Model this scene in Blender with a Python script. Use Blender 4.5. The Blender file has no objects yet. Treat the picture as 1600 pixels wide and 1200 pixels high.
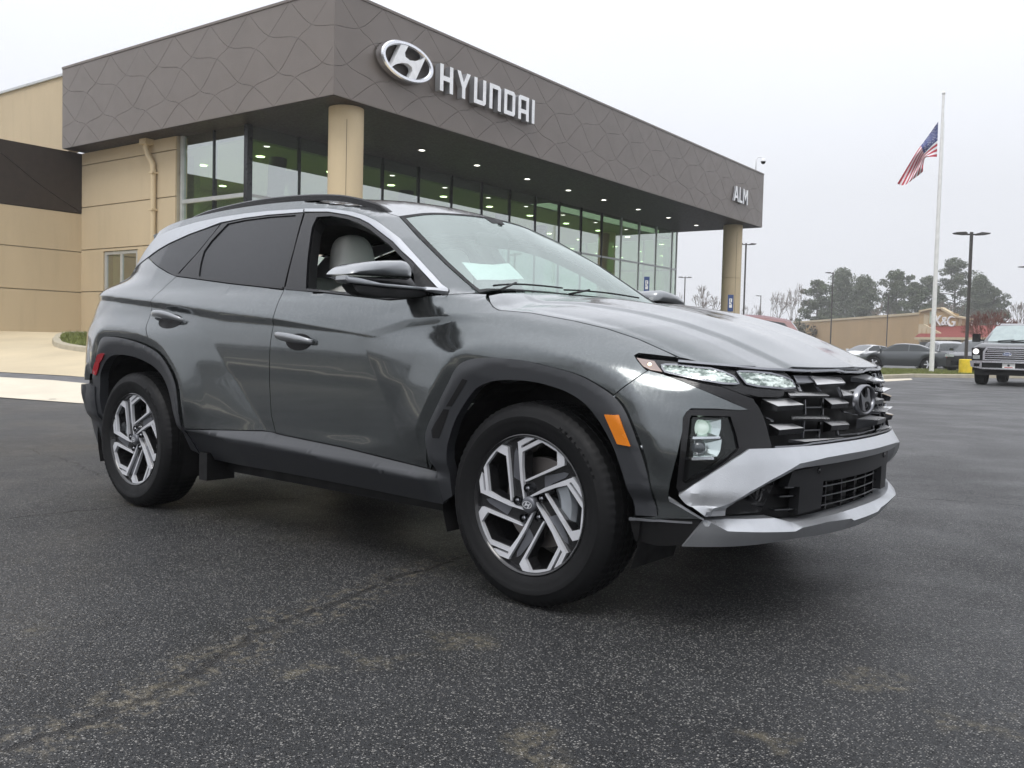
import bpy, math, random
import numpy as np
from mathutils import Vector, Matrix
from mathutils.geometry import delaunay_2d_cdt
random.seed(7); RNG = np.random.default_rng(7)
sc = bpy.context.scene
COL = sc.collection

# ------------------------------------------------------------------ camera
CAM = np.array([2.0305, -3.4744, 0.9466])
YAW, PITCH, ROLL, FPX = 2.26014191, -0.0445410, 0.0241598, 1441.24   # focal length in pixels of a 1600 px wide frame
def cam_axes():
    f = np.array([math.cos(PITCH)*math.cos(YAW), math.cos(PITCH)*math.sin(YAW), math.sin(PITCH)])
    r = np.cross(f, [0, 0, 1.0]); r /= np.linalg.norm(r); u = np.cross(r, f)
    c, s = math.cos(ROLL), math.sin(ROLL)
    return c*r+s*u, -s*r+c*u, f
CR, CU, CF = cam_axes()
cd = bpy.data.cameras.new('camera'); cam = bpy.data.objects.new('camera', cd); COL.objects.link(cam)
cd.sensor_width = 36.0; cd.lens = FPX/1600*36.0; cd.clip_end = 2000; cd.clip_start = 0.05
M = Matrix(((CR[0], CU[0], -CF[0], CAM[0]), (CR[1], CU[1], -CF[1], CAM[1]), (CR[2], CU[2], -CF[2], CAM[2]), (0, 0, 0, 1)))
cam.matrix_world = M
sc.camera = cam

# ------------------------------------------------------------------ sky, sun, exposure
world = bpy.data.worlds.new('World'); sc.world = world; world.use_nodes = True
def build_world():
    nt = world.node_tree; nt.nodes.clear(); N = nt.nodes.new; L = nt.links.new
    out = N('ShaderNodeOutputWorld'); bg = N('ShaderNodeBackground'); L(bg.outputs[0], out.inputs[0])
    sky = N('ShaderNodeTexSky'); sky.sky_type = 'NISHITA'; sky.sun_disc = False
    sky.sun_elevation = math.radians(58); sky.sun_rotation = math.radians(205)
    sky.dust_density = 4; sky.air_density = 1.5
    hs = N('ShaderNodeHueSaturation'); hs.inputs['Saturation'].default_value = 0.22
    L(sky.outputs[0], hs.inputs['Color'])
    # overcast deck: luminance rises towards the zenith (CIE overcast sky)
    tc = N('ShaderNodeTexCoord'); sep = N('ShaderNodeSeparateXYZ'); L(tc.outputs['Generated'], sep.inputs[0])
    ramp = N('ShaderNodeValToRGB'); L(sep.outputs[2], ramp.inputs[0])
    e = ramp.color_ramp.elements
    e[0].position = 0.0; e[0].color = (7.1, 7.3, 7.85, 1)
    e[1].position = 1.0; e[1].color = (15, 15.3, 16.2, 1)
    m = ramp.color_ramp.elements.new(0.16); m.color = (7.15, 7.35, 7.85, 1)
    m = ramp.color_ramp.elements.new(0.45); m.color = (9.8, 10.1, 10.9, 1)
    noi = N('ShaderNodeTexNoise'); noi.inputs['Scale'].default_value = 2.2; noi.inputs['Detail'].default_value = 4
    L(tc.outputs['Generated'], noi.inputs['Vector'])
    mr = N('ShaderNodeMapRange'); mr.inputs['To Min'].default_value = 0.93; mr.inputs['To Max'].default_value = 1.07
    L(noi.outputs['Fac'], mr.inputs['Value'])
    vm = N('ShaderNodeVectorMath'); vm.operation = 'SCALE'; L(ramp.outputs[0], vm.inputs[0]); L(mr.outputs[0], vm.inputs['Scale'])
    mx = N('ShaderNodeMix'); mx.data_type = 'RGBA'; mx.inputs['Factor'].default_value = 0.93
    L(hs.outputs[0], mx.inputs[6]); L(vm.outputs[0], mx.inputs[7])
    L(mx.outputs[2], bg.inputs['Color']); bg.inputs['Strength'].default_value = 0.1
build_world()
sd = bpy.data.lights.new('sun', 'SUN'); sd.energy = 1.35; sd.angle = math.radians(28); sd.color = (1.0, 0.97, 0.93)
sun = bpy.data.objects.new('sun', sd); COL.objects.link(sun)
sun.rotation_euler = (math.radians(32), 0, math.radians(205-180+0))
sc.view_settings.view_transform = 'Standard'; sc.view_settings.look = 'None'
sc.view_settings.exposure = 0.34; sc.view_settings.gamma = 1.0; sc.view_settings.use_curve_mapping = False
sc.render.engine = 'CYCLES'
sc.cycles.max_bounces = 8; sc.cycles.transparent_max_bounces = 16

# ------------------------------------------------------------------ helpers
def proj(P):
    d = np.atleast_2d(P)-CAM; z = d@CF
    return np.stack([800+FPX*(d@CR)/z, 600-FPX*(d@CU)/z], 1), z
def ray(x, y):
    return CF*FPX+CR*(x-800)-CU*(y-600)
def on_plane(x, y, axis, val):
    d = ray(x, y); return CAM+d*((val-CAM[axis])/d[axis])
def at_depth(x, y, D):
    return CAM+ray(x, y)/FPX*D
def crop(ox, oy, s):
    return lambda pts: [(ox+a/s, oy+b/s) for a, b in pts]
c1 = crop(120, 280, 2.6667); c3 = crop(560, 280, 2.963); c4 = crop(640, 580, 3.158); c5 = crop(120, 500, 4.0)
c2 = crop(920, 440, 2.728); c8 = crop(0, 620, 2.069); g3 = crop(1150, 550, 6.316); g4 = crop(1050, 630, 4.5714)
g2 = crop(980, 530, 8.0); gm = crop(470, 320, 6.4); gq = crop(130, 340, 6.0); gw = crop(735, 670, 5.0)

def tag(o, label=None, cat=None, group=None, kind=None):
    if label: o['label'] = label
    if cat: o['category'] = cat
    if group: o['group'] = group
    if kind: o['kind'] = kind
    return o
def empty(name, loc=(0, 0, 0), rz=0, parent=None):
    o = bpy.data.objects.new(name, None); COL.objects.link(o)
    o.location = loc; o.rotation_euler = (0, 0, rz); o.empty_display_size = .1
    if parent: o.parent = parent
    return o
def mesh_obj(name, V, F, mat, parent=None, smooth=False, mats=None, fmat=None, angle=None):
    me = bpy.data.meshes.new(name)
    me.from_pydata([tuple(map(float, v)) for v in V], [], [tuple(map(int, f)) for f in F])
    o = bpy.data.objects.new(name, me); COL.objects.link(o)
    for m in (mats or [mat]):
        me.materials.append(m)
    if fmat is not None:
        me.polygons.foreach_set('material_index', fmat)
    if smooth:
        me.polygons.foreach_set('use_smooth', [True]*len(me.polygons))
        if angle: me.set_sharp_from_angle(angle=math.radians(angle))
    if parent: o.parent = parent
    me.update()
    return o
def copy_tree(o, parent=None):
    c = o.copy(); COL.objects.link(c); c.parent = parent
    for ch in [q for q in o.children]: copy_tree(ch, c)
    return c

class MB:
    """collects simple solids into one mesh"""
    def __init__(s): s.V = []; s.F = []; s.m = []
    def add(s, V, F, mi=0):
        b = len(s.V); s.V += [tuple(v) for v in V]; s.F += [tuple(b+i for i in f) for f in F]; s.m += [mi]*len(F); return s
    def box(s, c, d, rz=0, mi=0, ax=None):
        x, y, z = [k/2 for k in d]
        P = [(-x,-y,-z),(x,-y,-z),(x,y,-z),(-x,y,-z),(-x,-y,z),(x,-y,z),(x,y,z),(-x,y,z)]
        if ax is not None: P = [np.array(c)+p[0]*np.array(ax[0])+p[1]*np.array(ax[1])+p[2]*np.array(ax[2]) for p in P]
        else:
            cs, sn = math.cos(rz), math.sin(rz)
            P = [(c[0]+p[0]*cs-p[1]*sn, c[1]+p[0]*sn+p[1]*cs, c[2]+p[2]) for p in P]
        return s.add(P, [(0,3,2,1),(4,5,6,7),(0,1,5,4),(1,2,6,5),(2,3,7,6),(3,0,4,7)], mi)
    def tube(s, pts, rad, n=10, mi=0, caps=True):
        pts = [np.array(p, float) for p in pts]
        if not hasattr(rad, '__len__'): rad = [rad]*len(pts)
        rings = []; up = None
        for i, p in enumerate(pts):
            t = (pts[min(i+1, len(pts)-1)]-pts[max(i-1, 0)]); t = t/(np.linalg.norm(t)+1e-12)
            if up is None:
                a = np.array([0, 0, 1.0]) if abs(t[2]) < .9 else np.array([1.0, 0, 0])
            else: a = up
            u = a-t*(a@t); u /= np.linalg.norm(u); up = u; w = np.cross(t, u)
            rings.append([p+rad[i]*(math.cos(k*2*math.pi/n)*u+math.sin(k*2*math.pi/n)*w) for k in range(n)])
        V = [v for r in rings for v in r]; F = []
        for i in range(len(pts)-1):
            for k in range(n):
                F.append((i*n+k, i*n+(k+1) % n, (i+1)*n+(k+1) % n, (i+1)*n+k))
        if caps: F += [tuple(range(n))[::-1], tuple((len(pts)-1)*n+k for k in range(n))]
        return s.add(V, F, mi)
    def lathe(s, prof, n=32, c=(0, 0, 0), axis='z', mi=0, closed=False):
        V = []; F = []
        for r, h in prof:
            for k in range(n):
                a = 2*math.pi*k/n; x, y = r*math.cos(a), r*math.sin(a)
                V.append({'z': (x, y, h), 'y': (x, h, y), 'x': (h, x, y)}[axis])
        V = [(v[0]+c[0], v[1]+c[1], v[2]+c[2]) for v in V]
        m = len(prof)
        for i in range(m-1 if not closed else m):
            j = (i+1) % m
            for k in range(n): F.append((i*n+k, i*n+(k+1) % n, j*n+(k+1) % n, j*n+k))
        return s.add(V, F, mi)
    def prism(s, poly, o, ex, ey, ez, depth, mi=0):
        """poly in (ex,ey) plane at origin o, extruded depth along ez"""
        o, ex, ey, ez = [np.array(q, float) for q in (o, ex, ey, ez)]
        n = len(poly); A = [o+p[0]*ex+p[1]*ey for p in poly]; B = [a+ez*depth for a in A]
        return s.add(A+B, [tuple(range(n))[::-1], tuple(range(n, 2*n))]+[(i, (i+1) % n, n+(i+1) % n, n+i) for i in range(n)], mi)
    def obj(s, name, mat, parent=None, smooth=False, mats=None, angle=None):
        return mesh_obj(name, s.V, s.F, mat, parent, smooth, mats, s.m if mats else None, angle)

def smooth_interp(x, xp, fp, r):
    x = np.asarray(x, float)
    return (np.interp(x-r, xp, fp)+np.interp(x-r/2, xp, fp)+np.interp(x, xp, fp)*2+np.interp(x+r/2, xp, fp)+np.interp(x+r, xp, fp))/6
def catmull(P, n=8, closed=False):
    P = np.array(P, float)
    if closed: Q = np.vstack([P[-1], P, P[0], P[1]])
    else: Q = np.vstack([2*P[0]-P[1], P, 2*P[-1]-P[-2]])
    out = []
    for i in range(1, len(Q)-2):
        p0, p1, p2, p3 = Q[i-1:i+3]
        for t in np.arange(n)/n:
            out.append(.5*((2*p1)+(-p0+p2)*t+(2*p0-5*p1+4*p2-p3)*t*t+(-p0+3*p1-3*p2+p3)*t**3))
    if not closed: out.append(P[-1])
    return np.array(out)
def resample(P, n):
    P = np.asarray(P, float); d = np.r_[0, np.cumsum(np.linalg.norm(np.diff(P, axis=0), axis=1))]
    t = np.linspace(0, d[-1], n); return np.stack([np.interp(t, d, P[:, k]) for k in range(P.shape[1])], 1)
def densify(P, h, closed=True):
    P = np.asarray(P, float); out = []; n = len(P)
    for i in range(n if closed else n-1):
        a, b = P[i], P[(i+1) % n]; k = max(1, int(np.ceil(np.linalg.norm(b-a)/h)))
        for t in range(k): out.append(a+(b-a)*t/k)
    if not closed: out.append(P[-1])
    return np.array(out)
def inside(pts, loops):
    r = np.zeros(len(pts), bool); x, y = pts[:, 0], pts[:, 1]
    for L in loops:
        a = L; b = np.roll(L, -1, 0)
        for (x1, y1), (x2, y2) in zip(a, b):
            if y1 == y2: continue
            c = ((y1 > y) != (y2 > y)) & (x < (x2-x1)*(y-y1)/(y2-y1)+x1)
            r ^= c
    return r
def area2(L):
    x, y = L[:, 0], L[:, 1]; return .5*np.sum(x*np.roll(y, -1)-np.roll(x, -1)*y)
def shrink(L, g):
    """move a closed loop inward by g"""
    a = L-np.roll(L, 1, 0); b = np.roll(L, -1, 0)-L
    def nn(t): t = t/(np.linalg.norm(t, axis=1)[:, None]+1e-12); return np.stack([-t[:, 1], t[:, 0]], 1)
    n = nn(a)+nn(b); l = np.linalg.norm(n, axis=1)[:, None]; n = n/np.maximum(l, .7)
    return L+n*g*(1 if area2(L) > 0 else -1)
def mind(G, B):
    D = np.full(len(G), 9.0)
    for k in range(0, len(B), 200): D = np.minimum(D, np.sqrt(((G[:, None]-B[None, k:k+200])**2).sum(2)).min(1))
    return D
def cdt(loops, cell, feats=()):
    loops = [np.asarray(L, float) for L in loops]
    B = np.vstack(loops); lo, hi = B.min(0), B.max(0)
    FP = []; FE = []
    for ft in feats:
        P = densify(ft, cell*.75, False); ok = (P[:, 0] > lo[0]) & (P[:, 0] < hi[0]) & (P[:, 1] > lo[1]) & (P[:, 1] < hi[1])
        if not ok.any(): continue
        idx = np.where(ok)[0]; ok[idx] = inside(P[idx], loops); idx = np.where(ok)[0]
        if not len(idx): continue
        ok[idx] = mind(P[idx], B) > .35*cell; last = None
        for i in range(len(P)):
            if ok[i]:
                FP.append(P[i]); 
                if last == i-1: FE.append((len(FP)-2, len(FP)-1))
                last = i
    xs = np.arange(lo[0]+cell/2, hi[0], cell); ys = np.arange(lo[1]+cell/2, hi[1], cell)
    G = np.array([(x+(cell/2 if j % 2 else 0), y) for j, y in enumerate(ys) for x in xs]) if len(xs) and len(ys) else np.zeros((0, 2))
    if len(G):
        G = G[inside(G, loops)]
        if len(G):
            G = G[mind(G, np.vstack([B]+([np.array(FP)] if FP else []))) > .5*cell]
    E = []; b = 0
    for L in loops:
        n = len(L); E += [(b+i, b+(i+1) % n) for i in range(n)]; b += n
    E += [(b+i, b+j) for i, j in FE]
    r = delaunay_2d_cdt([Vector(p) for p in np.vstack([B]+([np.array(FP)] if FP else [])+[G])], E, [], 0, 1e-7)
    V = np.array([tuple(v) for v in r[0]]); F = np.array([f for f in r[2] if len(f) == 3])
    cen = V[F].mean(1); F = F[inside(cen, loops)]
    return V, F

# ------------------------------------------------------------------ materials
def new_mat(name):
    m = bpy.data.materials.new(name); m.use_nodes = True; nt = m.node_tree
    return m, nt, nt.nodes['Principled BSDF']
def sset(b, **k):
    names = {'color': 'Base Color', 'metal': 'Metallic', 'rough': 'Roughness', 'coat': 'Coat Weight', 'coatr': 'Coat Roughness', 'ior': 'IOR', 'spec': 'Specular IOR Level', 'trans': 'Transmission Weight', 'emit': 'Emission Color', 'emits': 'Emission Strength', 'alpha': 'Alpha', 'sheen': 'Sheen Weight'}
    for a, v in k.items():
        b.inputs[names[a]].default_value = (*v, 1) if isinstance(v, tuple) and len(v) == 3 else v
def nodes(nt): return nt.nodes.new, nt.links.new
def noise(nt, scale, detail=4, vec=None, rough=.5, dist=0):
    n = nt.nodes.new('ShaderNodeTexNoise'); n.inputs['Scale'].default_value = scale; n.inputs['Detail'].default_value = detail
    n.inputs['Roughness'].default_value = rough; n.inputs['Distortion'].default_value = dist
    if vec is not None: nt.links.new(vec, n.inputs['Vector'])
    return n.outputs['Fac']
def objco(nt, scale=(1, 1, 1), loc=(0, 0, 0)):
    t = nt.nodes.new('ShaderNodeTexCoord'); m = nt.nodes.new('ShaderNodeMapping'); m.inputs['Scale'].default_value = scale
    m.inputs['Location'].default_value = loc
    nt.links.new(t.outputs['Object'], m.inputs['Vector']); return m.outputs[0]
def mrange(nt, v, a, b, c, d, smooth=False):
    m = nt.nodes.new('ShaderNodeMapRange'); m.inputs['From Min'].default_value = a; m.inputs['From Max'].default_value = b
    m.inputs['To Min'].default_value = c; m.inputs['To Max'].default_value = d
    if smooth: m.interpolation_type = 'SMOOTHSTEP'
    nt.links.new(v, m.inputs['Value']); return m.outputs[0]
def mixc(nt, f, a, b):
    m = nt.nodes.new('ShaderNodeMix'); m.data_type = 'RGBA'
    for i, v in ((0, f), (6, a), (7, b)):
        if isinstance(v, (tuple, float, int)): m.inputs[i].default_value = (*v, 1) if isinstance(v, tuple) else v
        else: nt.links.new(v, m.inputs[i])
    return m.outputs[2]
def mth(nt, op, a, b=None, c=None, clamp=False):
    m = nt.nodes.new('ShaderNodeMath'); m.operation = op; m.use_clamp = clamp
    for i, v in enumerate((a, b, c)):
        if v is None: continue
        if isinstance(v, (int, float)): m.inputs[i].default_value = v
        else: nt.links.new(v, m.inputs[i])
    return m.outputs[0]
def bump(nt, h, strength, dist, nrm=None):
    b = nt.nodes.new('ShaderNodeBump'); b.inputs['Strength'].default_value = strength; b.inputs['Distance'].default_value = dist
    nt.links.new(h, b.inputs['Height'])
    if nrm is not None: nt.links.new(nrm, b.inputs['Normal'])
    return b.outputs[0]
def simple(name, color, rough=.5, metal=0, var=.08, nscale=6, bumps=None, coat=0, spec=.5):
    """plain material with a little tonal and gloss variation"""
    m, nt, b = new_mat(name); sset(b, rough=rough, metal=metal, coat=coat, coatr=.05, spec=spec)
    v = objco(nt); n = noise(nt, nscale, 5, v)
    lo = tuple(max(0, c*(1-var)) for c in color); hi = tuple(c*(1+var) for c in color)
    nt.links.new(mixc(nt, mrange(nt, n, .3, .7, 0, 1), lo, hi), b.inputs['Base Color'])
    nt.links.new(mrange(nt, noise(nt, nscale*2.7, 3, v), .3, .7, max(.02, rough*.85), min(1, rough*1.15)), b.inputs['Roughness'])
    if bumps: nt.links.new(bump(nt, noise(nt, bumps[0], 4, v), bumps[1], bumps[2]), b.inputs['Normal'])
    return m
def droplets(nt, scale, dens, size):
    """rain beads: height 0..1"""
    v = nt.nodes.new('ShaderNodeTexVoronoi'); v.inputs['Scale'].default_value = scale
    nt.links.new(objco(nt), v.inputs['Vector'])
    h = mrange(nt, v.outputs['Distance'], size*.45, size, 1, 0, True)
    sp = nt.nodes.new('ShaderNodeSeparateColor'); nt.links.new(v.outputs['Color'], sp.inputs[0])
    return mth(nt, 'MULTIPLY', h, mth(nt, 'LESS_THAN', sp.outputs[0], dens))
def paint(name, color, metal, rough, streak=0., drops=.5):
    m, nt, b = new_mat(name); sset(b, color=color, metal=metal, rough=rough, coat=1.0, coatr=.03)
    fl = noise(nt, 900, 2, objco(nt))
    base = mixc(nt, mrange(nt, fl, .3, .7, 0, 1), tuple(c*.8 for c in color), tuple(c*1.25 for c in color))
    d = mth(nt, 'MAXIMUM', droplets(nt, 150, drops*.8, .33), droplets(nt, 290, drops*.8, .36))
    geo = nt.nodes.new('ShaderNodeNewGeometry'); sp = nt.nodes.new('ShaderNodeSeparateXYZ'); nt.links.new(geo.outputs['Normal'], sp.inputs[0])
    up = mrange(nt, sp.outputs[2], .05, .35, 0, 1, True)      # water only sits and runs on faces that look up
    # run-off tracks: long and thin down the face
    tv = objco(nt, (110, 40, 4.0)); tr = noise(nt, 1.0, 5, tv, .62)
    br = noise(nt, 9, 3, objco(nt))
    tk = mth(nt, 'MULTIPLY', mrange(nt, tr, .42, .72, 0, 1, True), mrange(nt, br, .30, .75, 0, 1, True))
    tk = mth(nt, 'MULTIPLY', tk, up)
    film = mth(nt, 'MULTIPLY', tk, streak)
    nt.links.new(mixc(nt, film, base, (.22, .225, .235)), b.inputs['Base Color'])
    nt.links.new(mth(nt, 'ADD', mth(nt, 'MULTIPLY', film, .30), rough), b.inputs['Roughness'])
    nt.links.new(mth(nt, 'ADD', mth(nt, 'MULTIPLY', tk, .22*min(1, streak*2)), .03), b.inputs['Coat Roughness'])
    hh = mth(nt, 'ADD', mth(nt, 'MULTIPLY', d, mth(nt, 'ADD', mth(nt, 'MULTIPLY', up, .75), .25)), mth(nt, 'MULTIPLY', tk, .25))
    nb = bump(nt, hh, .6, .0014)
    nt.links.new(nb, b.inputs['Coat Normal'])
    return m
def wet(name, color, metal, rough, drops=.5, spec=.5, coat=0):
    m, nt, b = new_mat(name); sset(b, metal=metal, rough=rough, spec=spec, coat=coat)
    v = objco(nt); n = noise(nt, 25, 4, v)
    nt.links.new(mixc(nt, mrange(nt, n, .3, .7, 0, 1), tuple(c*.97 for c in color), tuple(c*1.03 for c in color)), b.inputs['Base Color'])
    d = mth(nt, 'MAXIMUM', droplets(nt, 170, drops, .33), droplets(nt, 300, drops*.7, .36))
    g = noise(nt, 700, 2, v)
    nt.links.new(bump(nt, mth(nt, 'ADD', d, mth(nt, 'MULTIPLY', g, .12)), .4, .0007), b.inputs['Normal'])
    return m
def glass(name, tint, refl_rough=.0, ior=1.5, haze=0, coated=None):
    """pane: fresnel mirror over a tinted see-through body"""
    m, nt, b = new_mat(name); N, L = nodes(nt); nt.nodes.remove(b)
    out = nt.nodes['Material Output']; tr = N('ShaderNodeBsdfTransparent'); tr.inputs[0].default_value = (*tint, 1)
    gl = N('ShaderNodeBsdfGlossy'); gl.inputs['Roughness'].default_value = refl_rough; gl.inputs[0].default_value = (.95, 1, .98, 1)
    lw = N('ShaderNodeLayerWeight'); lw.inputs[0].default_value = .5; f0 = ((ior-1)/(ior+1))**2+(coated or 0)
    fc = mth(nt, 'ADD', mth(nt, 'MULTIPLY', mth(nt, 'POWER', lw.outputs['Facing'], 5), 1-f0), f0, clamp=True)
    ge = N('ShaderNodeNewGeometry'); fc = mth(nt, 'MULTIPLY', fc, mth(nt, 'SUBTRACT', 1, ge.outputs['Backfacing']))   # one mirror layer per pane
    mx = N('ShaderNodeMixShader'); L(fc, mx.inputs[0]); L(tr.outputs[0], mx.inputs[1]); L(gl.outputs[0], mx.inputs[2])
    if haze:      # rain film; its pale diffuse colour also stands in for sky sheen
        df = N('ShaderNodeBsdfDiffuse'); df.inputs[0].default_value = (.72, .86, .82, 1); m2 = N('ShaderNodeMixShader')
        L(mrange(nt, noise(nt, 5, 3, objco(nt, (1, 2, 1))), .3, .7, haze*.85, haze*1.15), m2.inputs[0]); L(mx.outputs[0], m2.inputs[1]); L(df.outputs[0], m2.inputs[2]); mx = m2
    L(mx.outputs[0], out.inputs[0]); return m

GREY = (.085, .096, .098)
MT = {}
MT['paint'] = paint('suv_paint', (.112, .124, .127), .88, .15, streak=.26)
MT['silver'] = wet('satin_silver', (.46, .475, .495), .7, .34)
MT['silverd'] = wet('satin_silver_dark', (.20, .205, .22), .6, .40)
MT['clad'] = wet('cladding', (.027, .029, .033), .0, .45, drops=.35, coat=.4, spec=.35)
MT['clad'].node_tree.nodes['Principled BSDF'].inputs['Coat Roughness'].default_value = .28
MT['gblack'] = wet('gloss_black', (.007, .007, .008), .0, .08, drops=.4, spec=.4)
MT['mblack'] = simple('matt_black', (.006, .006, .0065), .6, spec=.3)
MT['chrome'] = wet('satin_chrome', (.78, .79, .82), 1.0, .20, drops=.4)
MT['dchrome'] = wet('dark_chrome', (.24, .245, .26), 1.0, .16, drops=.7)
MT['jewel'] = wet('grille_chrome_sky_lit', (.86, .865, .88), .15, .26, drops=.9, coat=1.0)  # top facets: sky shine painted in; the other faces take a darkened copy
MT['jewel_shaded'] = wet('grille_chrome_shaded', (.07, .072, .078), .9, .18, drops=.6)
MT['tint'] = wet('privacy_glass', (.010, .011, .013), .0, .06, drops=.7, spec=.38)
MT['ws'] = glass('windshield_glass', (.62, .74, .70), ior=2.1, haze=.17)
MT['lens'] = glass('lamp_lens', (.85, .87, .88), ior=1.5)
MT['dark'] = simple('dark_interior', (.012, .012, .013), .8)
MT['head'] = simple('headliner', (.05, .05, .052), .9)
MT['leather'] = simple('grey_leather', (.78, .785, .74), .5, bumps=(220, .25, .002))
MT['rubber'] = simple('tyre_rubber', (.0065, .0067, .0073), .6, spec=.22, bumps=(60, .25, .003))
MT['amber'] = simple('amber_reflector', (.75, .22, .01), .25, bumps=(300, .5, .002), coat=.6)
MT['redr'] = simple('red_reflector', (.33, .012, .02), .22, coat=.6)
MT['mach'] = simple('machined_alloy', (.66, .67, .70), .42, .45, bumps=(400, .08, .0006))
MT['wblack'] = simple('wheel_black', (.010, .010, .011), .16, coat=.5)
MT['wgrey'] = simple('wheel_dark_grey', (.13, .135, .15), .42, .6)
MT['iron'] = simple('brake_iron', (.22, .20, .19), .45, .8)
MT['calip'] = simple('brake_caliper', (.42, .45, .48), .4, .7)

MT['lampc'] = simple('lamp_reflector', (.62, .68, .66), .22, .9)
def emitm(name, color, strength, base=(.6, .6, .6)):
    m, nt, b = new_mat(name); sset(b, color=base, rough=.2, emit=color, emits=strength); return m
MT['lampe'] = emitm('lamp_lit', (.75, 1.0, .82), .35)
MT['lampd'] = simple('lamp_dark_lens', (.03, .035, .04), .05, coat=1)
MT['bulb'] = emitm('marker_bulb', (1.0, .78, .5), 1.6)
MT['markl'] = simple('marker_lens', (.27, .21, .19), .2, .4, coat=.6)
MT['badge'] = wet('badge_metal', (.24, .245, .26), .9, .28, drops=.3)
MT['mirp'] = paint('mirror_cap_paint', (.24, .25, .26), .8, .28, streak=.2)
def drlm():
    m, nt, b = new_mat('light_guide'); v = objco(nt, (22, 22, 70)); n = noise(nt, 1, 4, v, .6)
    f = mrange(nt, n, .40, .60, 0, 1); nt.links.new(mixc(nt, f, (.10, .14, .12), (.70, .78, .74)), b.inputs['Base Color'])
    sset(b, rough=.12, metal=.3, coat=1); nt.links.new(mixc(nt, f, (0., 0., 0.), (.80, .95, .88)), b.inputs['Emission Color']); b.inputs['Emission Strength'].default_value = .16
    nt.links.new(bump(nt, n, .8, .004), b.inputs['Normal']); return m
MT['drl'] = drlm()
def paperm():
    m, nt, b = new_mat('printed_paper'); t = objco(nt); 
    w = nt.nodes.new('ShaderNodeTexWave'); w.inputs['Scale'].default_value = 42; w.bands_direction = 'Y'; w.inputs['Distortion'].default_value = 0; nt.links.new(t, w.inputs['Vector'])
    n = noise(nt, 70, 3, t); f = mth(nt, 'MULTIPLY', mrange(nt, w.outputs['Fac'], .55, .7, 0, 1), mrange(nt, n, .45, .55, 0, 1))
    nt.links.new(mixc(nt, mth(nt, 'MULTIPLY', f, .35), (.86, .90, .88), (.25, .27, .27)), b.inputs['Base Color']); sset(b, rough=.6); return m
MT['paper'] = paperm()

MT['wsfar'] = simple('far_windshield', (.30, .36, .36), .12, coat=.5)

MT['intake'] = wet('intake_plastic', (.013, .0135, .015), .0, .5, drops=.2, spec=.25)
# ================================================================== THE SUV
# plan outline of the body (x forward, y to the left), rear centre -> near side -> front centre
_B = [(-3.70, 0), (-3.69, -.25), (-3.655, -.5), (-3.58, -.69), (-3.47, -.80), (-3.33, -.872), (-3.1, -.912), (-2.755, -.928), (-2.0, -.932), (-1.0, -.932), (-.3, -.932), (.1, -.930),
      (.30, -.918), (.45, -.893), (.57, -.855), (.66, -.795), (.725, -.72), (.775, -.62), (.815, -.50), (.848, -.33), (.866, -.16), (.872, 0)]
_B = np.array(_B); _Bf = catmull(np.vstack([_B, [[.866, .16]]]), 24)
_Bf = _Bf[:24*(len(_B)-1)+1]
_sl = np.r_[0, np.cumsum(np.linalg.norm(np.diff(_Bf, axis=0), axis=1))]; SL = _sl[-1]
_sg = np.linspace(0, SL, 1600); _bx = np.interp(_sg, _sl, _Bf[:, 0]); _by = np.interp(_sg, _sl, _Bf[:, 1])
_tx = np.gradient(_bx, _sg); _ty = np.gradient(_by, _sg)
_k = np.ones(31)/31
_tx = np.convolve(np.r_[np.full(15, 0.), _tx, np.full(15, 0.)], _k, 'valid'); _ty = np.convolve(np.r_[np.full(15, _ty[0]), _ty, np.full(15, _ty[-1])], _k, 'valid')
_tl = np.hypot(_tx, _ty); _nx = _ty/_tl; _ny = -_tx/_tl
_nx[0] = -1; _ny[0] = 0; _nx[-1] = 1; _ny[-1] = 0
_zb = ([-4, -3.3, -2.4, -1.5, -.45, -.3, -.1, .1, .23, .36, .45, .52, .62, .9], [1.20, 1.19, 1.18, 1.155, 1.125, 1.10, 1.062, 1.035, 1.008, .972, .942, .918, .905, .885])
_t = ([-2, -.95, -.85, -.75, -.62, -.5, -.35, -.25, -.17, -.10, -.05, 0], )
ARCH_F = np.array([(-.38, .20), (-.38, .486), (-.36, .58), (-.32, .668), (-.25, .756), (-.2, .79), (-.12, .81), (.02, .812), (.15, .791), (.24, .755), (.3, .704), (.35, .634), (.385, .563), (.42, .467), (.44, .391), (.44, .20)])
ARCH_R = np.array([(-3.08, .20), (-3.10, .50), (-3.09, .658), (-3.08, .722), (-3.01, .79), (-2.93, .823), (-2.82, .83), (-2.68, .822), (-2.55, .797), (-2.47, .771), (-2.39, .724), (-2.33, .64), (-2.29, .52), (-2.27, .40), (-2.26, .20)])
CL_F = np.array([(-.42, .20), (-.43, .43), (-.455, .50), (-.47, .59), (-.41, .694), (-.35, .79), (-.315, .845), (-.27, .873), (-.18, .886), (-.03, .882), (.11, .862), (.21, .842), (.28, .816), (.36, .772), (.405, .721), (.445, .635), (.475, .552), (.50, .445), (.51, .397), (.51, .2)])
CL_R = np.array([(-3.3, .20), (-3.25, .67), (-3.16, .70), (-3.11, .756), (-3.08, .857), (-3.03, .915), (-2.9, .922), (-2.73, .91), (-2.56, .884), (-2.42, .845), (-2.33, .784), (-2.26, .704), (-2.23, .60), (-2.22, .46), (-2.22, .2)])
ARCH_F, ARCH_R, CL_F, CL_R = [catmull(q_, 4) for q_ in (ARCH_F, ARCH_R, CL_F, CL_R)]
def part_of(P, a, b):
    """the stretch of a polyline between the points nearest to a and b"""
    i = ((P-np.array(a))**2).sum(1).argmin(); j = ((P-np.array(b))**2).sum(1).argmin(); return P[i:j+1] if i < j else P[j:i+1][::-1]
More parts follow.
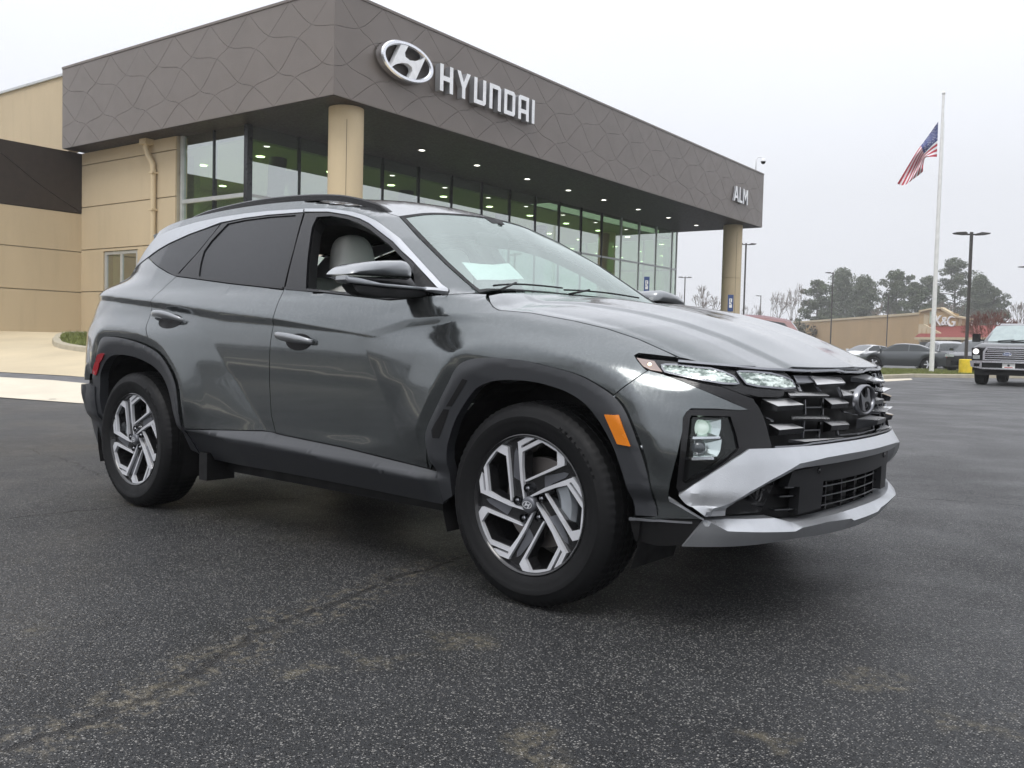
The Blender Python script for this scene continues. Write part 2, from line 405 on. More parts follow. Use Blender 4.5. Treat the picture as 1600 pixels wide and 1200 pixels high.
def pdist(x, z, P):
    """distance from points to a polyline, and whether inside the closed polygon"""
    pts = np.stack([x, z], 1); D = np.full(len(pts), 9.)
    for a, b in zip(P[:-1], P[1:]):
        ab = b-a; t = np.clip(((pts-a)@ab)/(ab@ab), 0, 1); D = np.minimum(D, np.linalg.norm(pts-a-t[:, None]*ab, axis=1))
    return D, inside(pts, [P])
def sst(t): t = np.clip(t, 0, 1); return t*t*(3-2*t)
def hull(U):
    U = np.atleast_2d(U); s0 = U[:, 0]; z = U[:, 1]
    fl = s0 > SL; s = np.where(fl, 2*SL-s0, s0)
    x = np.interp(s, _sg, _bx); y = np.interp(s, _sg, _by); nx = np.interp(s, _sg, _nx); ny = np.interp(s, _sg, _ny)
    zb = smooth_interp(x, *_zb, .05)
    t = zb-z; w = sst((x+.50)/.25)                     # w: 0 = greenhouse zone, 1 = fender zone
    below_g = smooth_interp(t, [0, .04, .1, .17, .25, .35, .62, .72, .85, 1.0], [.088, .060, .036, .018, .006, 0, .004, .022, .055, .09], .02)
    below_f = smooth_interp(t, [-.06, 0, .02, .05, .10, .18, .26, .55, .68, .8, 1.0], [.26, .165, .128, .088, .050, .022, .006, .0, .02, .04, .07], .012)
    h = np.maximum(z-zb, 0)
    gh = .088+.42*h+.22*h*h
    # the A-pillar turns in towards the windshield
    xa = np.interp(z, [1.10, 1.15, 1.23, 1.38, 1.50, 1.56, 1.62], [-.56, -.60, -.70, -.90, -1.12, -1.32, -1.7])
    dx = np.maximum(x-xa, 0); gh = gh+sst(h/.03)*(.50*dx+1.3*dx*dx)
    dr = np.maximum(-2.75-x, 0); gh = gh+sst(h/.1)*(.10*dr+.12*dr*dr)
    side = np.where(z > zb, gh, below_g)*(1-w)+np.where(z > zb, below_f, below_f)*w
    # creases and flares
    rel = np.zeros_like(z)
    zs = np.interp(x, [-3.6, -3.11, -2.54, -1.98, -1.49, -1.02, -.7], [1.178, 1.160, 1.118, 1.072, 1.032, .982, .95])
    A = np.interp(x, [-3.5, -3.1, -2.3, -1.6, -1.0, -.7], [.030, .030, .026, .018, .004, 0])
    q = z-zs; rel += A*np.where(q > 0, np.clip(1-q/.13, 0, 1)**1.5, np.clip(1+q/np.interp(x, [-3.3, -2.3, -1.9, -1.4, -1.], [.03, .036, .05, .03, .01]), 0, 1))
    zf = np.interp(x, [-.95, -.80, -.64, -.43, -.36, -.23, -.13, .02, .16, .3, .43, .53], [.965, .99, 1.030, 1.050, 1.055, 1.053, 1.045, 1.022, 1.003, .975, .940, .915])
    A = np.interp(x, [-.95, -.6, -.3, .0, .3, .5], [0, .010, .016, .014, .008, 0])
    q = z-zf; rel += A*np.where(q > 0, np.clip(1-q/.06, 0, 1), np.clip(1+q/.035, 0, 1))
    # door facets: surface swells towards each wheel across a diagonal edge
    d1 = (-2.12-x)*.666+(1.037-z)*-.746; d1 = -((x+2.12)*.666+(z-1.037)*.746)      # > 0 rear-below of the line
    d2 = ((x+.90)*.840+(z-.963)*.543)                                            # > 0 front-above of the line
    m1 = sst((1.06-z)/.12)*sst((z-.44)/.05)
    rel += .022*(1-np.exp(-np.clip(d1, 0, 2)*.125/.026))*m1*1.18+.022*(1-np.exp(-np.clip(d2, 0, 2)*.125/.026))*sst((.99-z)/.10)*m1
    rel -= .012*sst((x+2.2)/.3)*sst((-.6-x)/.3)*sst((.98-z)/.25)*sst((z-.45)/.1)
    # flare lips over the wheels
    for CLP, x0, x1 in ((CL_F, -.55, .6), (CL_R, -3.35, -2.1)):
        mk = (x > x0-.15) & (x < x1+.15) & (z > .25) & (z < 1.15)
        if mk.any():
            D, ins = pdist(x[mk], z[mk], CLP); zz = z[mk]
            D = np.where(ins, 0, D); f = sst((zz-.5)/.12)
            lip = np.where(D < .055, .018*(D/.055), .018*np.clip(1-(D-.055)/.16, 0, 1)**1.4)
            r = np.zeros_like(z); r[mk] = f*np.where(ins, .0, lip); rel += r
            dI, insI = pdist(x[mk], z[mk], ARCH_F if CLP is CL_F else ARCH_R)
            r = np.zeros_like(z); r[mk] = np.where(ins, -.012+.020*np.clip(dI/.07, 0, 1), 0); rel += r
    # rocker ledge
    zT = np.interp(x, [-2.23, -1.52, -1.45, -1.0, -.5, -.4], [.467, .513, .504, .485, .449, .44])
    zB = np.interp(x, [-2.23, -1.74, -1.47, -.98, -.48, -.4], [.467, .456, .457, .436, .417, .41])
    mr_ = sst((x+2.30)/.08)*sst((-.38-x)/.14)
    q = np.clip((zT-z)/np.maximum(zT-zB, .004), 0, 1)
    rel += mr_*(.046*q*sst((x+2.3)/.6)-.38*np.clip(zB-z, 0, 1))
    side = side-rel
    # front face profile by height
    fr = smooth_interp(z, [.15, .22, .27, .36, .40, .45, .53, .58, .62, .66, .74, .80, .86, .89, .93, 1.1], [.10, .06, .02, .004, .002, .0, .0, .0, .006, .014, .022, .030, .045, .055, .11, .6], .012)
    rr = smooth_interp(z, [.15, .25, .35, .5, .62, .68, .9, 1.05, 1.15, 1.2, 1.45, 1.56, 1.7], [.12, .06, .01, 0, .0, .03, .03, .03, .05, .09, .40, .53, .7], .02)
    ns, nf = ny*ny, nx*nx
    inset = side*ns+np.where(nx > 0, fr, rr)*nf
    X = x-nx*inset; Y = y-ny*inset
    return np.stack([X, np.where(fl, -Y, Y), z], 1)

class Surf:
    def __init__(s, f, lo, hi, n=(240, 120), e=(.002, .002), flip=False):
        s.f = f; s.lo = np.array(lo, float); s.hi = np.array(hi, float); s.e = e; s.sg = -1 if flip else 1; s.n = n; s.tab = None
    def nrm(s, U):
        U = np.atleast_2d(U); a, b = s.e
        du = s.f(U+[a, 0])-s.f(U-[a, 0]); dv = s.f(U+[0, b])-s.f(U-[0, b])
        n = np.cross(du, dv); n /= (np.linalg.norm(n, axis=1)[:, None]+1e-12); return n*s.sg
    def inv(s, px, off=0.0):
        """surface parameters under the given picture points"""
        if s.tab is None:
            us = np.linspace(s.lo[0], s.hi[0], s.n[0]); vs = np.linspace(s.lo[1], s.hi[1], s.n[1])
            G = np.array([(u, v) for u in us for v in vs]); P = s.f(G); N = s.nrm(G)
            vis = ((CAM-P)*N).sum(1) > 0
            if s.f is hull: vis &= ~((P[:, 2] > np.interp(P[:, 0], [-.7, -.35, .3, .9], [1.7, 1.20, 1.06, 1.0])) | (G[:, 0] > SL+1.1))
            q, z = proj(P); s.tab = (G[vis], q[vis])
        G, q = s.tab; out = []
        for p in np.atleast_2d(px):
            p = np.array(p, float); i = ((q-p)**2).sum(1).argmin(); u = G[i].copy(); best = u.copy(); be = 1e9
            for it in range(14):
                F = lambda w: proj(s.f(w[None])+(s.nrm(w[None])*off if off else 0))[0][0]-p
                r = F(u); e = r@r
                if e < be: be = e; best = u.copy()
                if e < 1e-3: break
                J = np.stack([(F(u+[.002, 0])-r)/.002, (F(u+[0, .002])-r)/.002], 1)
                du = np.linalg.lstsq(J.T@J+np.eye(2)*20, -J.T@r, rcond=None)[0]
                du *= min(1, .05/(np.linalg.norm(du)+1e-9)); u = np.clip(u+du, s.lo, s.hi)
            out.append(best)
        return np.array(out)
HS = Surf(hull, (0.0, .15), (SL*2-.01, 1.66), (420, 110))
HS.sg = 1 if HS.nrm(np.array([[SL*.5, .7]]))[0][1] < 0 else -1
def hx(x, z):
    """parameters on the near side from x and z"""
    x = np.atleast_1d(x).astype(float); i0 = _bx.argmax() if False else 0
    return np.stack([np.interp(x, _bx, _sg), np.broadcast_to(z, x.shape).astype(float)], 1)
def hy(y, z):
    """parameters on the front face from y (near side negative) and z"""
    m = _sg > SL*.80; yy = _by[m]; ss = _sg[m]; y = np.atleast_1d(y).astype(float)
    s = np.interp(-np.abs(y), yy, ss); s = np.where(y > 0, 2*SL-s, s); return np.stack([s, np.broadcast_to(z, y.shape).astype(float)], 1)

_xx = np.linspace(-3.3, -.75, 60); _zs = np.interp(_xx, [-3.6, -3.11, -2.54, -1.98, -1.49, -1.02, -.7], [1.178, 1.160, 1.118, 1.072, 1.032, .982, .95])
_bw = np.interp(_xx, [-3.3, -2.3, -1.9, -1.4, -1.], [.03, .036, .05, .03, .01])
_xf = np.linspace(-.9, .50, 40); _zf = np.interp(_xf, [-.95, -.80, -.64, -.43, -.36, -.23, -.13, .02, .16, .3, .43, .53], [.965, .99, 1.030, 1.050, 1.055, 1.053, 1.045, 1.022, 1.003, .975, .940, .915])
CREASES = []
def _crz(xs_, zs_, w=.005):
    for d in (w, -w): CREASES.append(hx(xs_, 0)+np.stack([0*xs_, zs_+d], 1))
_crz(_xx, _zs); _crz(_xx, _zs-_bw); _crz(_xf, _zf); _crz(_xf, _zf-.035)
_xr = np.linspace(-2.2, -.42, 40); CREASES.append(hx(_xr, 0)+np.stack([0*_xr, np.interp(_xr, [-2.23, -1.74, -1.47, -.98, -.48, -.4], [.467, .456, .457, .436, .417, .41])], 1))
for P_ in (CL_F, CL_R):
    for d in (.049, .061):
        q_ = shrink(P_, -d)[1:-1]; q_ = q_[(q_[:, 1] > .5) & (q_[:, 0] < .5)]; CREASES.append(hx(q_[:, 0], 0)+np.stack([0*q_[:, 0], q_[:, 1]], 1))
_xl = np.linspace(-2.15, -1.57, 20); _zl = 1.037-(_xl+2.12)*.666/.746; _crz(_xl, _zl, .006)
_xl = np.linspace(-.91, -.56, 20); _zl = .963-(_xl+.90)*.840/.543; _crz(_xl, _zl, .008)
def panel(name, surf, loops, mat, parent, off=0., depth=.02, cell=.02, gap=.0, mirror=False, bulge=None, rim=True, mats=None, pick=None, feats=None, sharp=None, mn=False):
    """a curved sheet cut to an outline on a surface, with edges turned inwards"""
    L2 = []
    for i, L in enumerate(loops):
        L = densify(np.asarray(L, float), cell*.75)
        if gap: L = shrink(L, gap if i == 0 else -gap)
        L2.append(L)
    fe = list(feats or [])
    if surf.f is hull and cell < .022: fe += CREASES
    V2, F = cdt(L2, cell, fe)
    P = surf.f(V2); N = surf.nrm(V2)
    o = np.full(len(P), off) if not callable(off) else off(V2)
    if bulge: o = o+bulge(V2)
    nb = sum(len(L) for L in L2)
    P = P+N*o[:, None]
    fn = np.cross(P[F[:, 1]]-P[F[:, 0]], P[F[:, 2]]-P[F[:, 0]])
    if (fn*N[F[:, 0]]).sum() < 0: F = F[:, ::-1]
    if bulge or callable(off) or mn:
        fn = np.cross(P[F[:, 1]]-P[F[:, 0]], P[F[:, 2]]-P[F[:, 0]]); N2 = np.zeros_like(P)
        for k in range(3): np.add.at(N2, F[:, k], fn)
        Ns = N2/(np.linalg.norm(N2, axis=1)[:, None]+1e-12)
    else: Ns = N
    VV = list(P); FF = [tuple(f) for f in F]; nt_ = len(FF); b = 0
    if rim:
        for L in L2:
            n = len(L); base = len(VV); pb = P[b:b+n]
            VV += list(pb); VV += list(pb-N[b:b+n]*depth)
            ccw = (area2(L) > 0)
            for i in range(n):
                j = (i+1) % n; FF.append((base+i, base+n+i, base+n+j, base+j))
            b += n
    def build(sgn):
        V = np.array(VV)*[1, sgn, 1]; fs = FF if sgn > 0 else [f[::-1] for f in FF]
        ob = mesh_obj(name, V, fs, mat, parent, mats=mats); me = ob.data
        if pick is not None:
            cen = V2[F].mean(1); mi = pick(cen).astype(int)
            me.polygons.foreach_set('material_index', list(mi)+[int(mi[0])]*(len(fs)-nt_))
        sm = [True]*nt_+[False]*(len(fs)-nt_); me.polygons.foreach_set('use_smooth', sm)
        if sharp:
            me.set_sharp_from_angle(angle=math.radians(sharp)); return ob
        nl = np.zeros((len(me.loops), 3)); vi = np.zeros(len(me.loops), int); me.loops.foreach_get('vertex_index', vi)
        k = nt_*3; nl[:k] = Ns[vi[:k]]*[1, sgn, 1]
        me.normals_split_custom_set([tuple(q) for q in nl]); return ob
    r = build(1)
    if mirror: return r, build(-1)
    return r
def hp(px): return HS.inv(px)

suv = empty('suv', (-1.38, 0, 0)); tag(suv, 'dark grey five-door SUV wet with rain in the foreground, front passenger window open', 'car')
suv.location = (0, 0, 0)

# ---- shared seams (picture traces, solved onto the body surface)
s_dr = hp(c1([(600, 185), (520, 285), (415, 405), (370, 445), (330, 482), (312, 540), (293, 600), (288, 622), (297, 660), (303, 690)]))   # rear shut line of the rear door
s_b = hp(c1([(947, 130), (905, 290), (865, 455), (845, 500), (820, 570), (805, 700), (803, 850), (810, 980), (825, 1065)]))            # between the doors
s_f = hp(c1([(1545, 480), (1542, 530), (1520, 575), (1500, 620), (1480, 740), (1467, 900), (1461, 1100), (1459, 1190)]))                # front shut line
belt = hp(c1([(415, 405), (640, 436), (860, 460), (1010, 472), (1160, 486), (1300, 502), (1400, 493), (1545, 480)]))
hoodcut = hp(c3([(605, 540), (612, 570), (625, 590), (650, 605), (800, 618), (1000, 655), (1150, 690), (1300, 740), (1400, 785), (1490, 825)]))
nosecut = hp([(1063, 559.4), (1105, 562.8), (1142.5, 565.8), (1180, 568.8), (1197, 570.6), (1261, 573.5), (1308, 574)])
sillT = lambda x: np.interp(x, [-2.23, -1.52, -1.45, -1.0, -.5, -.4], [.467, .513, .504, .485, .449, .44])
sxs = lambda s: np.interp(s, _sg, _bx)
def arr(*a): return np.vstack([np.atleast_2d(q) for q in a])
def hxl(P): P = np.array(P); return hx(P[:, 0], P[:, 1])

# ---- doors, fenders, quarter panels
xb = float(sxs(s_b[-1, 0])); xf = float(sxs(s_f[-1, 0]))
s_b[-1, 1] = sillT(xb)+.001
door_f = arr(s_b[2:], hxl([(xx, sillT(xx)+.002) for xx in np.linspace(xb, xf, 10)]), s_f[::-1][1:], belt[2:][::-1][1:-1])
carch = CL_R[::-1]
rd_low = [(xx, sillT(xx)+.002) for xx in np.linspace(xb, -2.21, 9)]
rd_arch = part_of(CL_R, (-2.222, .49), (-2.545, .88))
door_r = arr(s_b[2:], hxl(rd_low[1:]), hxl(rd_arch), s_dr[2:-1][::-1], belt[:3])
doorF, doorF2 = panel('door', HS, [door_f], MT['paint'], suv, cell=.016, gap=.0022, mirror=True)
doorR, doorR2 = panel('door', HS, [door_r], MT['paint'], suv, mn=True, cell=.016, gap=.0022, mirror=True)
lampcut = hp(g2([(95, 200), (130, 260), (200, 345), (270, 385)]))
gapFB = hp([(997+18, 558+20)]+[(953, 621)])   # seam between fender and bumper side
gapFB = hp(c2([(250, 380), (170, 435), (90, 495)]))
f_arch = hxl(part_of(CL_F, (-.45, .49), (.352, .777)))
lamptop = hp([(991.5, 555), (998, 552.2), (1020, 554.5), (1040, 557), (1061, 559.2)])
abase = hp(c3([(415, 535), (470, 531), (530, 528), (600, 532)]))
fend = arr(s_f[::-1][1:], hxl([(xf+.01, .44)]), f_arch, gapFB[::-1], lampcut[::-1][1:], lamptop, hoodcut[::-1][1:-1], abase[::-1])
fender = panel('fender', HS, [fend], MT['paint'], suv, mn=True, cell=.014, gap=.002, mirror=True)
# quarter panel: behind the rear door up to the silver roof trim
trim_lo = hp(c1([(165, 416), (205, 385), (262, 345), (298, 325)]))
qtip = hp(c1([(298, 325), (380, 390), (415, 405)]))
lampR = hp(gq([(155, 712), (250, 740), (222, 790), (215, 830), (205, 900)]))
qrear = hxl([(-3.30, .70)])
quarter = arr(trim_lo, qtip[1:], s_dr[3:], hxl(part_of(CL_R, (-2.557, .884), (-3.25, .67))),
              [[.62, .66], [.62, 1.0], [.55, 1.03], [.42, 1.16], [.40, 1.20]])
panel('quarter_panel', HS, [quarter], MT['paint'], suv, mn=True, cell=.018, gap=.0022, mirror=True)
# tailgate, rear window, tail lamps
tg = arr([[.38, .68]], [[.38, 1.0]], [[.40, 1.20]], [[2*0, 1.20]], [[0, .68]])
def symrear(P): P = np.array(P); return P
panel('tailgate', HS, [[(.0, .70), (.58, .70), (.58, .99), (.42, 1.05), (.36, 1.17), (.0, 1.17)]], MT['paint'], suv, cell=.04, gap=.002, mirror=True)
panel('rear_window', HS, [[(.0, 1.19), (.40, 1.21), (.44, 1.3), (.44, 1.50), (.0, 1.52)]], MT['tint'], suv, cell=.04, mirror=True)
tl = [(.0, 1.02), (.58, 1.0), (.66, 1.10), (.74, 1.155), (.60, 1.168), (.0, 1.15)]
panel('tail_light', HS, [tl], MT['redr'], suv, off=.008, cell=.03, mirror=True)
rb = arr([[0, .25]], [[.62, .27]], hxl([(-3.14, .30), (-3.135, .5), (-3.13, .64), (-3.19, .655), (-3.27, .645)]), [[.62, .63]], [[0, .68]])
panel('rear_bumper', HS, [rb], MT['clad'], suv, off=.014, cell=.03, mirror=True)

# ---- wheel-arch and sill cladding
def ring(outer, inner): return arr(outer, inner[::-1])
rcl_a = np.vstack([hxl([(-3.14, .45), (-3.15, .64)]), hxl(part_of(CL_R, (-3.16, .70), (-2.56, .884)))])
rin_a = hxl(part_of(ARCH_R, (-3.10, .45), (-2.555, .80)))
rcl_b = hxl(part_of(CL_R, (-2.556, .884), (-2.222, .34)))
rin_b = hxl(part_of(ARCH_R, (-2.55, .797), (-2.262, .34)))
for a_, b_ in ((rcl_a, rin_a), (rcl_b, rin_b)):
    panel('wheel_arch_trim', HS, [ring(a_, b_)], MT['clad'], suv, mn=True, off=.006, cell=.015, gap=.0008, depth=.05, mirror=True)
fcl = hxl(part_of(CL_F, (-.42, .335), (.51, .397)))
fin = hxl(part_of(ARCH_F, (-.38, .335), (.44, .391)))
ft_, ft2 = panel('wheel_arch_trim', HS, [ring(fcl, fin)], MT['clad'], suv, mn=True, off=.006, cell=.013, gap=.0008, depth=.05, mirror=True)
for f_ in ([(175, 330), (262, 178), (212, 172), (290, 35)],):
    pass
ins = HS.inv(c4([(120, 325), (112, 300), (168, 195), (205, 178), (290, 40), (262, 30), (185, 165), (108, 290), (105, 330), (150, 335), (165, 300), (195, 190)]))
panel('trim_insert', HS, [HS.inv(c4([(118, 328), (150, 330), (200, 188), (172, 185), (114, 290)]))], MT['mblack'], ft_, off=.0075, cell=.012, depth=.01)
panel('trim_insert', HS, [HS.inv(c4([(184, 172), (212, 172), (290, 42), (265, 35)]))], MT['mblack'], ft_, off=.0075, cell=.012, depth=.01)
sx = np.linspace(-2.222, -.43, 26)
sill = arr(hxl([(x_, sillT(x_)-.001) for x_ in sx]), hxl([(x_, .318+.008*math.sin((x_+2.2)*2)) for x_ in sx[::-1]]))
panel('sill_trim', HS, [sill], MT['clad'], suv, off=.001, cell=.016, depth=.25, mirror=True)
refl = HS.inv(c2([(75, 565), (132, 570), (182, 700), (130, 690)]))
panel('side_reflector', HS, [refl], MT['amber'], suv, off=.013, cell=.012, depth=.012, mirror=True)
refl = HS.inv(c5([(165, 205), (182, 212), (166, 250), (150, 268), (148, 292), (130, 345), (108, 330), (125, 262), (140, 215)]))
panel('side_reflector', HS, [refl], MT['redr'], suv, off=.013, cell=.012, depth=.012, mirror=True)

# ---- greenhouse: silver roof trim, black frames, glass
tr_up = hp(c1([(165, 415), (205, 370), (262, 300), (330, 245), (400, 212), (500, 181), (600, 160), (700, 145), (800, 134), (947, 125)]))
tr_dn = hp(c1([(175, 410), (230, 372), (300, 325), (340, 295), (400, 262), (470, 230), (540, 205), (600, 182), (700, 163), (800, 150), (905, 142), (945, 139)]))
panel('roof_trim', HS, [ring(tr_up, tr_dn)], MT['silver'], suv, off=.004, cell=.014, depth=.02, gap=.0005, mirror=True)
tf_up = hp(c1([(951, 124), (1050, 124), (1150, 137), (1205, 153), (1250, 174), (1350, 250), (1420, 328), (1480, 393), (1522, 440), (1545, 478)]))
tf_dn = hp(c1([(950, 137), (1050, 137), (1130, 150), (1180, 165), (1220, 185), (1320, 262), (1400, 343), (1460, 408), (1500, 452), (1520, 476)]))
panel('roof_trim', HS, [ring(tf_up, tf_dn)], MT['silver'], suv, off=.004, cell=.012, depth=.02, gap=.0005, mirror=True)
qg = hp(c1([(298, 325), (340, 297), (400, 264), (470, 232), (540, 207), (597, 187), (560, 235), (500, 308), (410, 405), (385, 392)]))
panel('quarter_window', HS, [qg], MT['tint'], suv, off=-.001, cell=.02, gap=.002, mirror=True)
fr_r = hp(c1([(604, 184), (700, 164), (800, 151), (905, 143), (945, 140), (905, 290), (862, 457), (640, 434), (418, 403), (510, 300)]))
rw = hp(c1([(628, 186), (700, 171), (800, 158), (912, 150), (885, 310), (860, 448), (640, 424), (508, 408), (515, 355), (530, 300), (560, 258)]))
panel('window_frame', HS, [fr_r, rw], MT['gblack'], doorR, off=.000, cell=.02, gap=.0015)
panel('window', HS, [rw], MT['tint'], doorR, off=-.006, cell=.02, depth=.002)
fr_f = hp(c1([(951, 140), (1050, 139), (1130, 152), (1180, 167), (1220, 187), (1320, 264), (1400, 345), (1460, 410), (1500, 454), (1515, 470), (1410, 482), (1300, 496), (1160, 484), (1010, 470), (868, 457), (905, 300)]))
fw = hp(c1([(1000, 158), (1060, 154), (1125, 166), (1170, 182), (1215, 206), (1300, 272), (1370, 345), (1405, 400), (1410, 470), (1300, 482), (1160, 473), (1010, 462), (955, 455), (962, 330), (980, 200)]))
panel('window_frame', HS, [fr_f, fw], MT['gblack'], doorF, off=.000, cell=.016, gap=.0012, depth=.05)
bl = hp(c1([(415, 404), (640, 435), (860, 459), (860, 450), (640, 425), (418, 394)]))
panel('belt_moulding', HS, [bl], MT['gblack'], doorR, off=.006, cell=.012, depth=.02)
bl = hp(c1([(868, 460), (1010, 472), (1160, 487), (1300, 503), (1400, 495), (1398, 483), (1300, 491), (1160, 476), (1010, 462), (870, 450)]))
panel('belt_moulding', HS, [bl], MT['gblack'], doorF, off=.006, cell=.012, depth=.02)
sail = hp(c1([(1408, 350), (1455, 410), (1500, 455), (1508, 466), (1412, 452)]))
panel('window_frame', HS, [sail], MT['mblack'], doorF, off=.004, cell=.012, depth=.01)
cb = hp(c1([(1330, 441), (1545, 468), (1547, 479), (1330, 452)]))
panel('chrome_strip', HS, [cb], MT['silver'], doorF, off=.012, cell=.012, depth=.015)
# far side: plain glass and frames
def mir(P): P = np.array(P); P[:, 0] = 2*SL-P[:, 0]; return P
for lp, dd in ((rw, doorR2), (fw, doorF2)):
    panel('window', HS, [mir(lp)], MT['ws'] if dd is doorF2 else MT['tint'], dd, off=-.006, cell=.03, depth=.002)
panel('window_frame', HS, [mir(fr_r), mir(rw)], MT['gblack'], doorR2, cell=.025); panel('window_frame', HS, [mir(fr_f), mir(fw)], MT['gblack'], doorF2, cell=.025)

inn = arr(hp(c1([(420, 262), (540, 212), (700, 170), (800, 157), (947, 146), (1130, 158), (1220, 192), (1320, 270), (1400, 352), (1450, 405), (1480, 455), (1300, 500), (1160, 492), (860, 470), (640, 446), (415, 420), (370, 400), (300, 340), (310, 325)])))
panel('pillar', HS, [inn, densify(rw, .02), densify(fw, .02)], MT['mblack'], suv, off=-.016, cell=.03, depth=.05, mirror=True)
# ---- body side above the trim, A-pillar
ur = np.vstack([HS.inv(c1([(330, 240), (345, 216)])), hxl(catmull([(-2.90, 1.580), (-2.62, 1.605), (-2.31, 1.624), (-2.0, 1.630), (-1.69, 1.622), (-1.45, 1.602), (-1.32, 1.58)], 3)), HS.inv(c1([(1230, 118), (1300, 142)]))])
ap = hp(c3([(190, 172), (230, 215), (300, 290), (400, 390), (500, 480), (560, 527)]))
top_side = arr(tr_up[3:], tf_up[1:], abase[:3][:, :], ap[::-1], ur[::-1])
panel('side_frame', HS, [top_side], MT['paint'], suv, cell=.016, gap=.0015, mirror=True)

# ---- hood, windshield, roof: Coons patches between solved edges
def coons(Lc, Bc, Fc, crown):
    """Lc near-side edge (back->front), Bc back edge and Fc front edge (near->centre); mirrored across the middle"""
    Lc, Bc, Fc = [resample(np.asarray(q), 60) for q in (Lc, Bc, Fc)]
    uu = np.linspace(0, 1, 60)
    Bf = np.vstack([Bc, (Bc*[1, -1, 1])[::-1][1:]]); Ff = np.vstack([Fc, (Fc*[1, -1, 1])[::-1][1:]]); vv = np.linspace(-1, 1, len(Bf))
    def I(t, a, A): return np.stack([np.interp(t, a, A[:, k]) for k in range(3)], 1)
    def f(U):
        U = np.atleast_2d(U); u = np.clip(U[:, 0], 0, 1); v = np.clip(U[:, 1], -1, 1); w = ((v+1)/2)[:, None]; u_ = u[:, None]
        L_ = I(u, uu, Lc); R_ = L_*[1, -1, 1]; B_ = I(v, vv, Bf); F_ = I(v, vv, Ff)
        P = (1-w)*L_+w*R_+(1-u_)*B_+u_*F_-((1-u_)*(1-w)*Bf[0]+(1-u_)*w*Bf[-1]+u_*(1-w)*Ff[0]+u_*w*Ff[-1])
        P[:, 2] += crown(u, v); return P
    return f
def patch(name, f, mat, parent, loops=None, cell=.04, off=0., depth=.015, **k):
    S_ = Surf(f, (0, -1), (1, 1), (60, 60), (.01, .01)); n = S_.nrm(np.array([[.5, .0]]))[0]
    if n[2] < 0: S_.sg = -1
    lp = loops or [[(0, -1), (1, -1), (1, 1), (0, 1)]]
    return panel(name, S_, lp, mat, parent, off=off, cell=cell, depth=depth, **k), S_
def cen(P, x, z): return np.vstack([P, [[x, 0, z]]])
Eh = hull(hoodcut); nose = hull(nosecut)
hood_f = np.array([Eh[-1], nose[1], nose[2], nose[3], nose[4], nose[5], nose[6], [.822, 0, .889]])
hood_f = catmull(hood_f, 6)
hood_b = catmull(np.array([Eh[0], [-.37, -.62, 1.146], [-.43, -.40, 1.160], [-.47, -.2, 1.166], [-.48, 0, 1.168]]), 6)
def hcrown(u, v):
    a = np.abs(v)
    c = .058*np.sin(np.pi*np.clip(u, 0, 1)**.85)**.8*(1-a**2.6)
    vr = .66-.16*u; r = -.010*sst((a-vr)/.05)*sst((1-a)/.10)*sst(u/.15)   # crisp ridge each side
    r2 = .012*np.exp(-((a-(.34-.05*u))/.12)**2)*sst(u/.2)*sst((1-u)/.25)
    return c+r+r2
hood, HD = patch('hood', coons(Eh, hood_b, hood_f, hcrown), MT['paint'], suv, cell=.018)
Wa = hull(ap); 
ws_t = catmull(np.array([Wa[0], [-1.03, -.40, 1.540], [-1.0, -.2, 1.556], [-.99, 0, 1.562]]), 6)
ws_b = catmull(np.array([Wa[-1], [-.44, -.62, 1.158], [-.50, -.40, 1.172], [-.54, -.2, 1.178], [-.55, 0, 1.18]]), 6)
wsf = coons(Wa, ws_t, ws_b, lambda u, v: .025*np.sin(np.pi*np.clip(u, 0, 1))*(1-v*v))
ws, WS = patch('windshield', wsf, MT['ws'], suv, cell=.05, depth=.003)
fr_in = [(.035, -.955), (.97, -.965), (.985, -.8), (.992, 0), (.985, .8), (.97, .965), (.035, .955), (.03, .5), (.03, .1), (.10, .08), (.12, -.08), (.03, -.1), (.03, -.5)]
patch('windshield_border', wsf, MT['mblack'], ws, loops=[[(0, -1), (1, -1), (1, 1), (0, 1)], fr_in], cell=.04, off=.002, depth=.004)
Er = hull(np.vstack([ap[:1], ur[::-1][:-1]]))
print('windshield corner', Er[0], 'rear', Er[-1]); rf_r = catmull(np.array([Er[-1], [Er[-1][0]-.10, -.35, Er[-1][2]+.012], [Er[-1][0]-.15, 0, Er[-1][2]+.015]]), 6)
roof, RF = patch('roof', coons(Er, ws_t, rf_r, lambda u, v: .018*np.sin(np.pi*np.clip(u, 0, 1))**.7*(1-v*v)), MT['paint'], suv, cell=.05)
# cowl below the windshield and wipers
mb = MB(); Bk = resample(hood_b, 12); Wb = resample(ws_b, 12)
A = [tuple(p+[0, 0, -.025]) for p in Bk]+[tuple((p*[1, -1, 1])+[0, 0, -.025]) for p in Bk[::-1][1:]]; Bq = [tuple(p+[-.02, 0, -.03]) for p in Wb]+[tuple((p*[1, -1, 1])+[-.02, 0, -.03]) for p in Wb[::-1][1:]]
n = len(A); mb.add(A+Bq, [(i, i+1, n+i+1, n+i) for i in range(n-1)]); mb.obj('cowl', MT['mblack'], suv)
for (y0, y1) in ((-.60, .02), (.02, .55)):
    w_ = MB(); P = []
    for t in np.linspace(0, 1, 9):
        v = (y0+(y1-y0)*t)/.72; p = wsf(np.array([[.985-.05*t*(1-t)-.02*t, v]]))[0]; P.append(p+[.008, 0, .014])
    w_.tube(P, .004, 6); w_.tube([P[0]+[.03, 0, -.02], P[3]+[0, 0, .006]], .005, 6); w_.obj('wiper', MT['mblack'], suv, True)
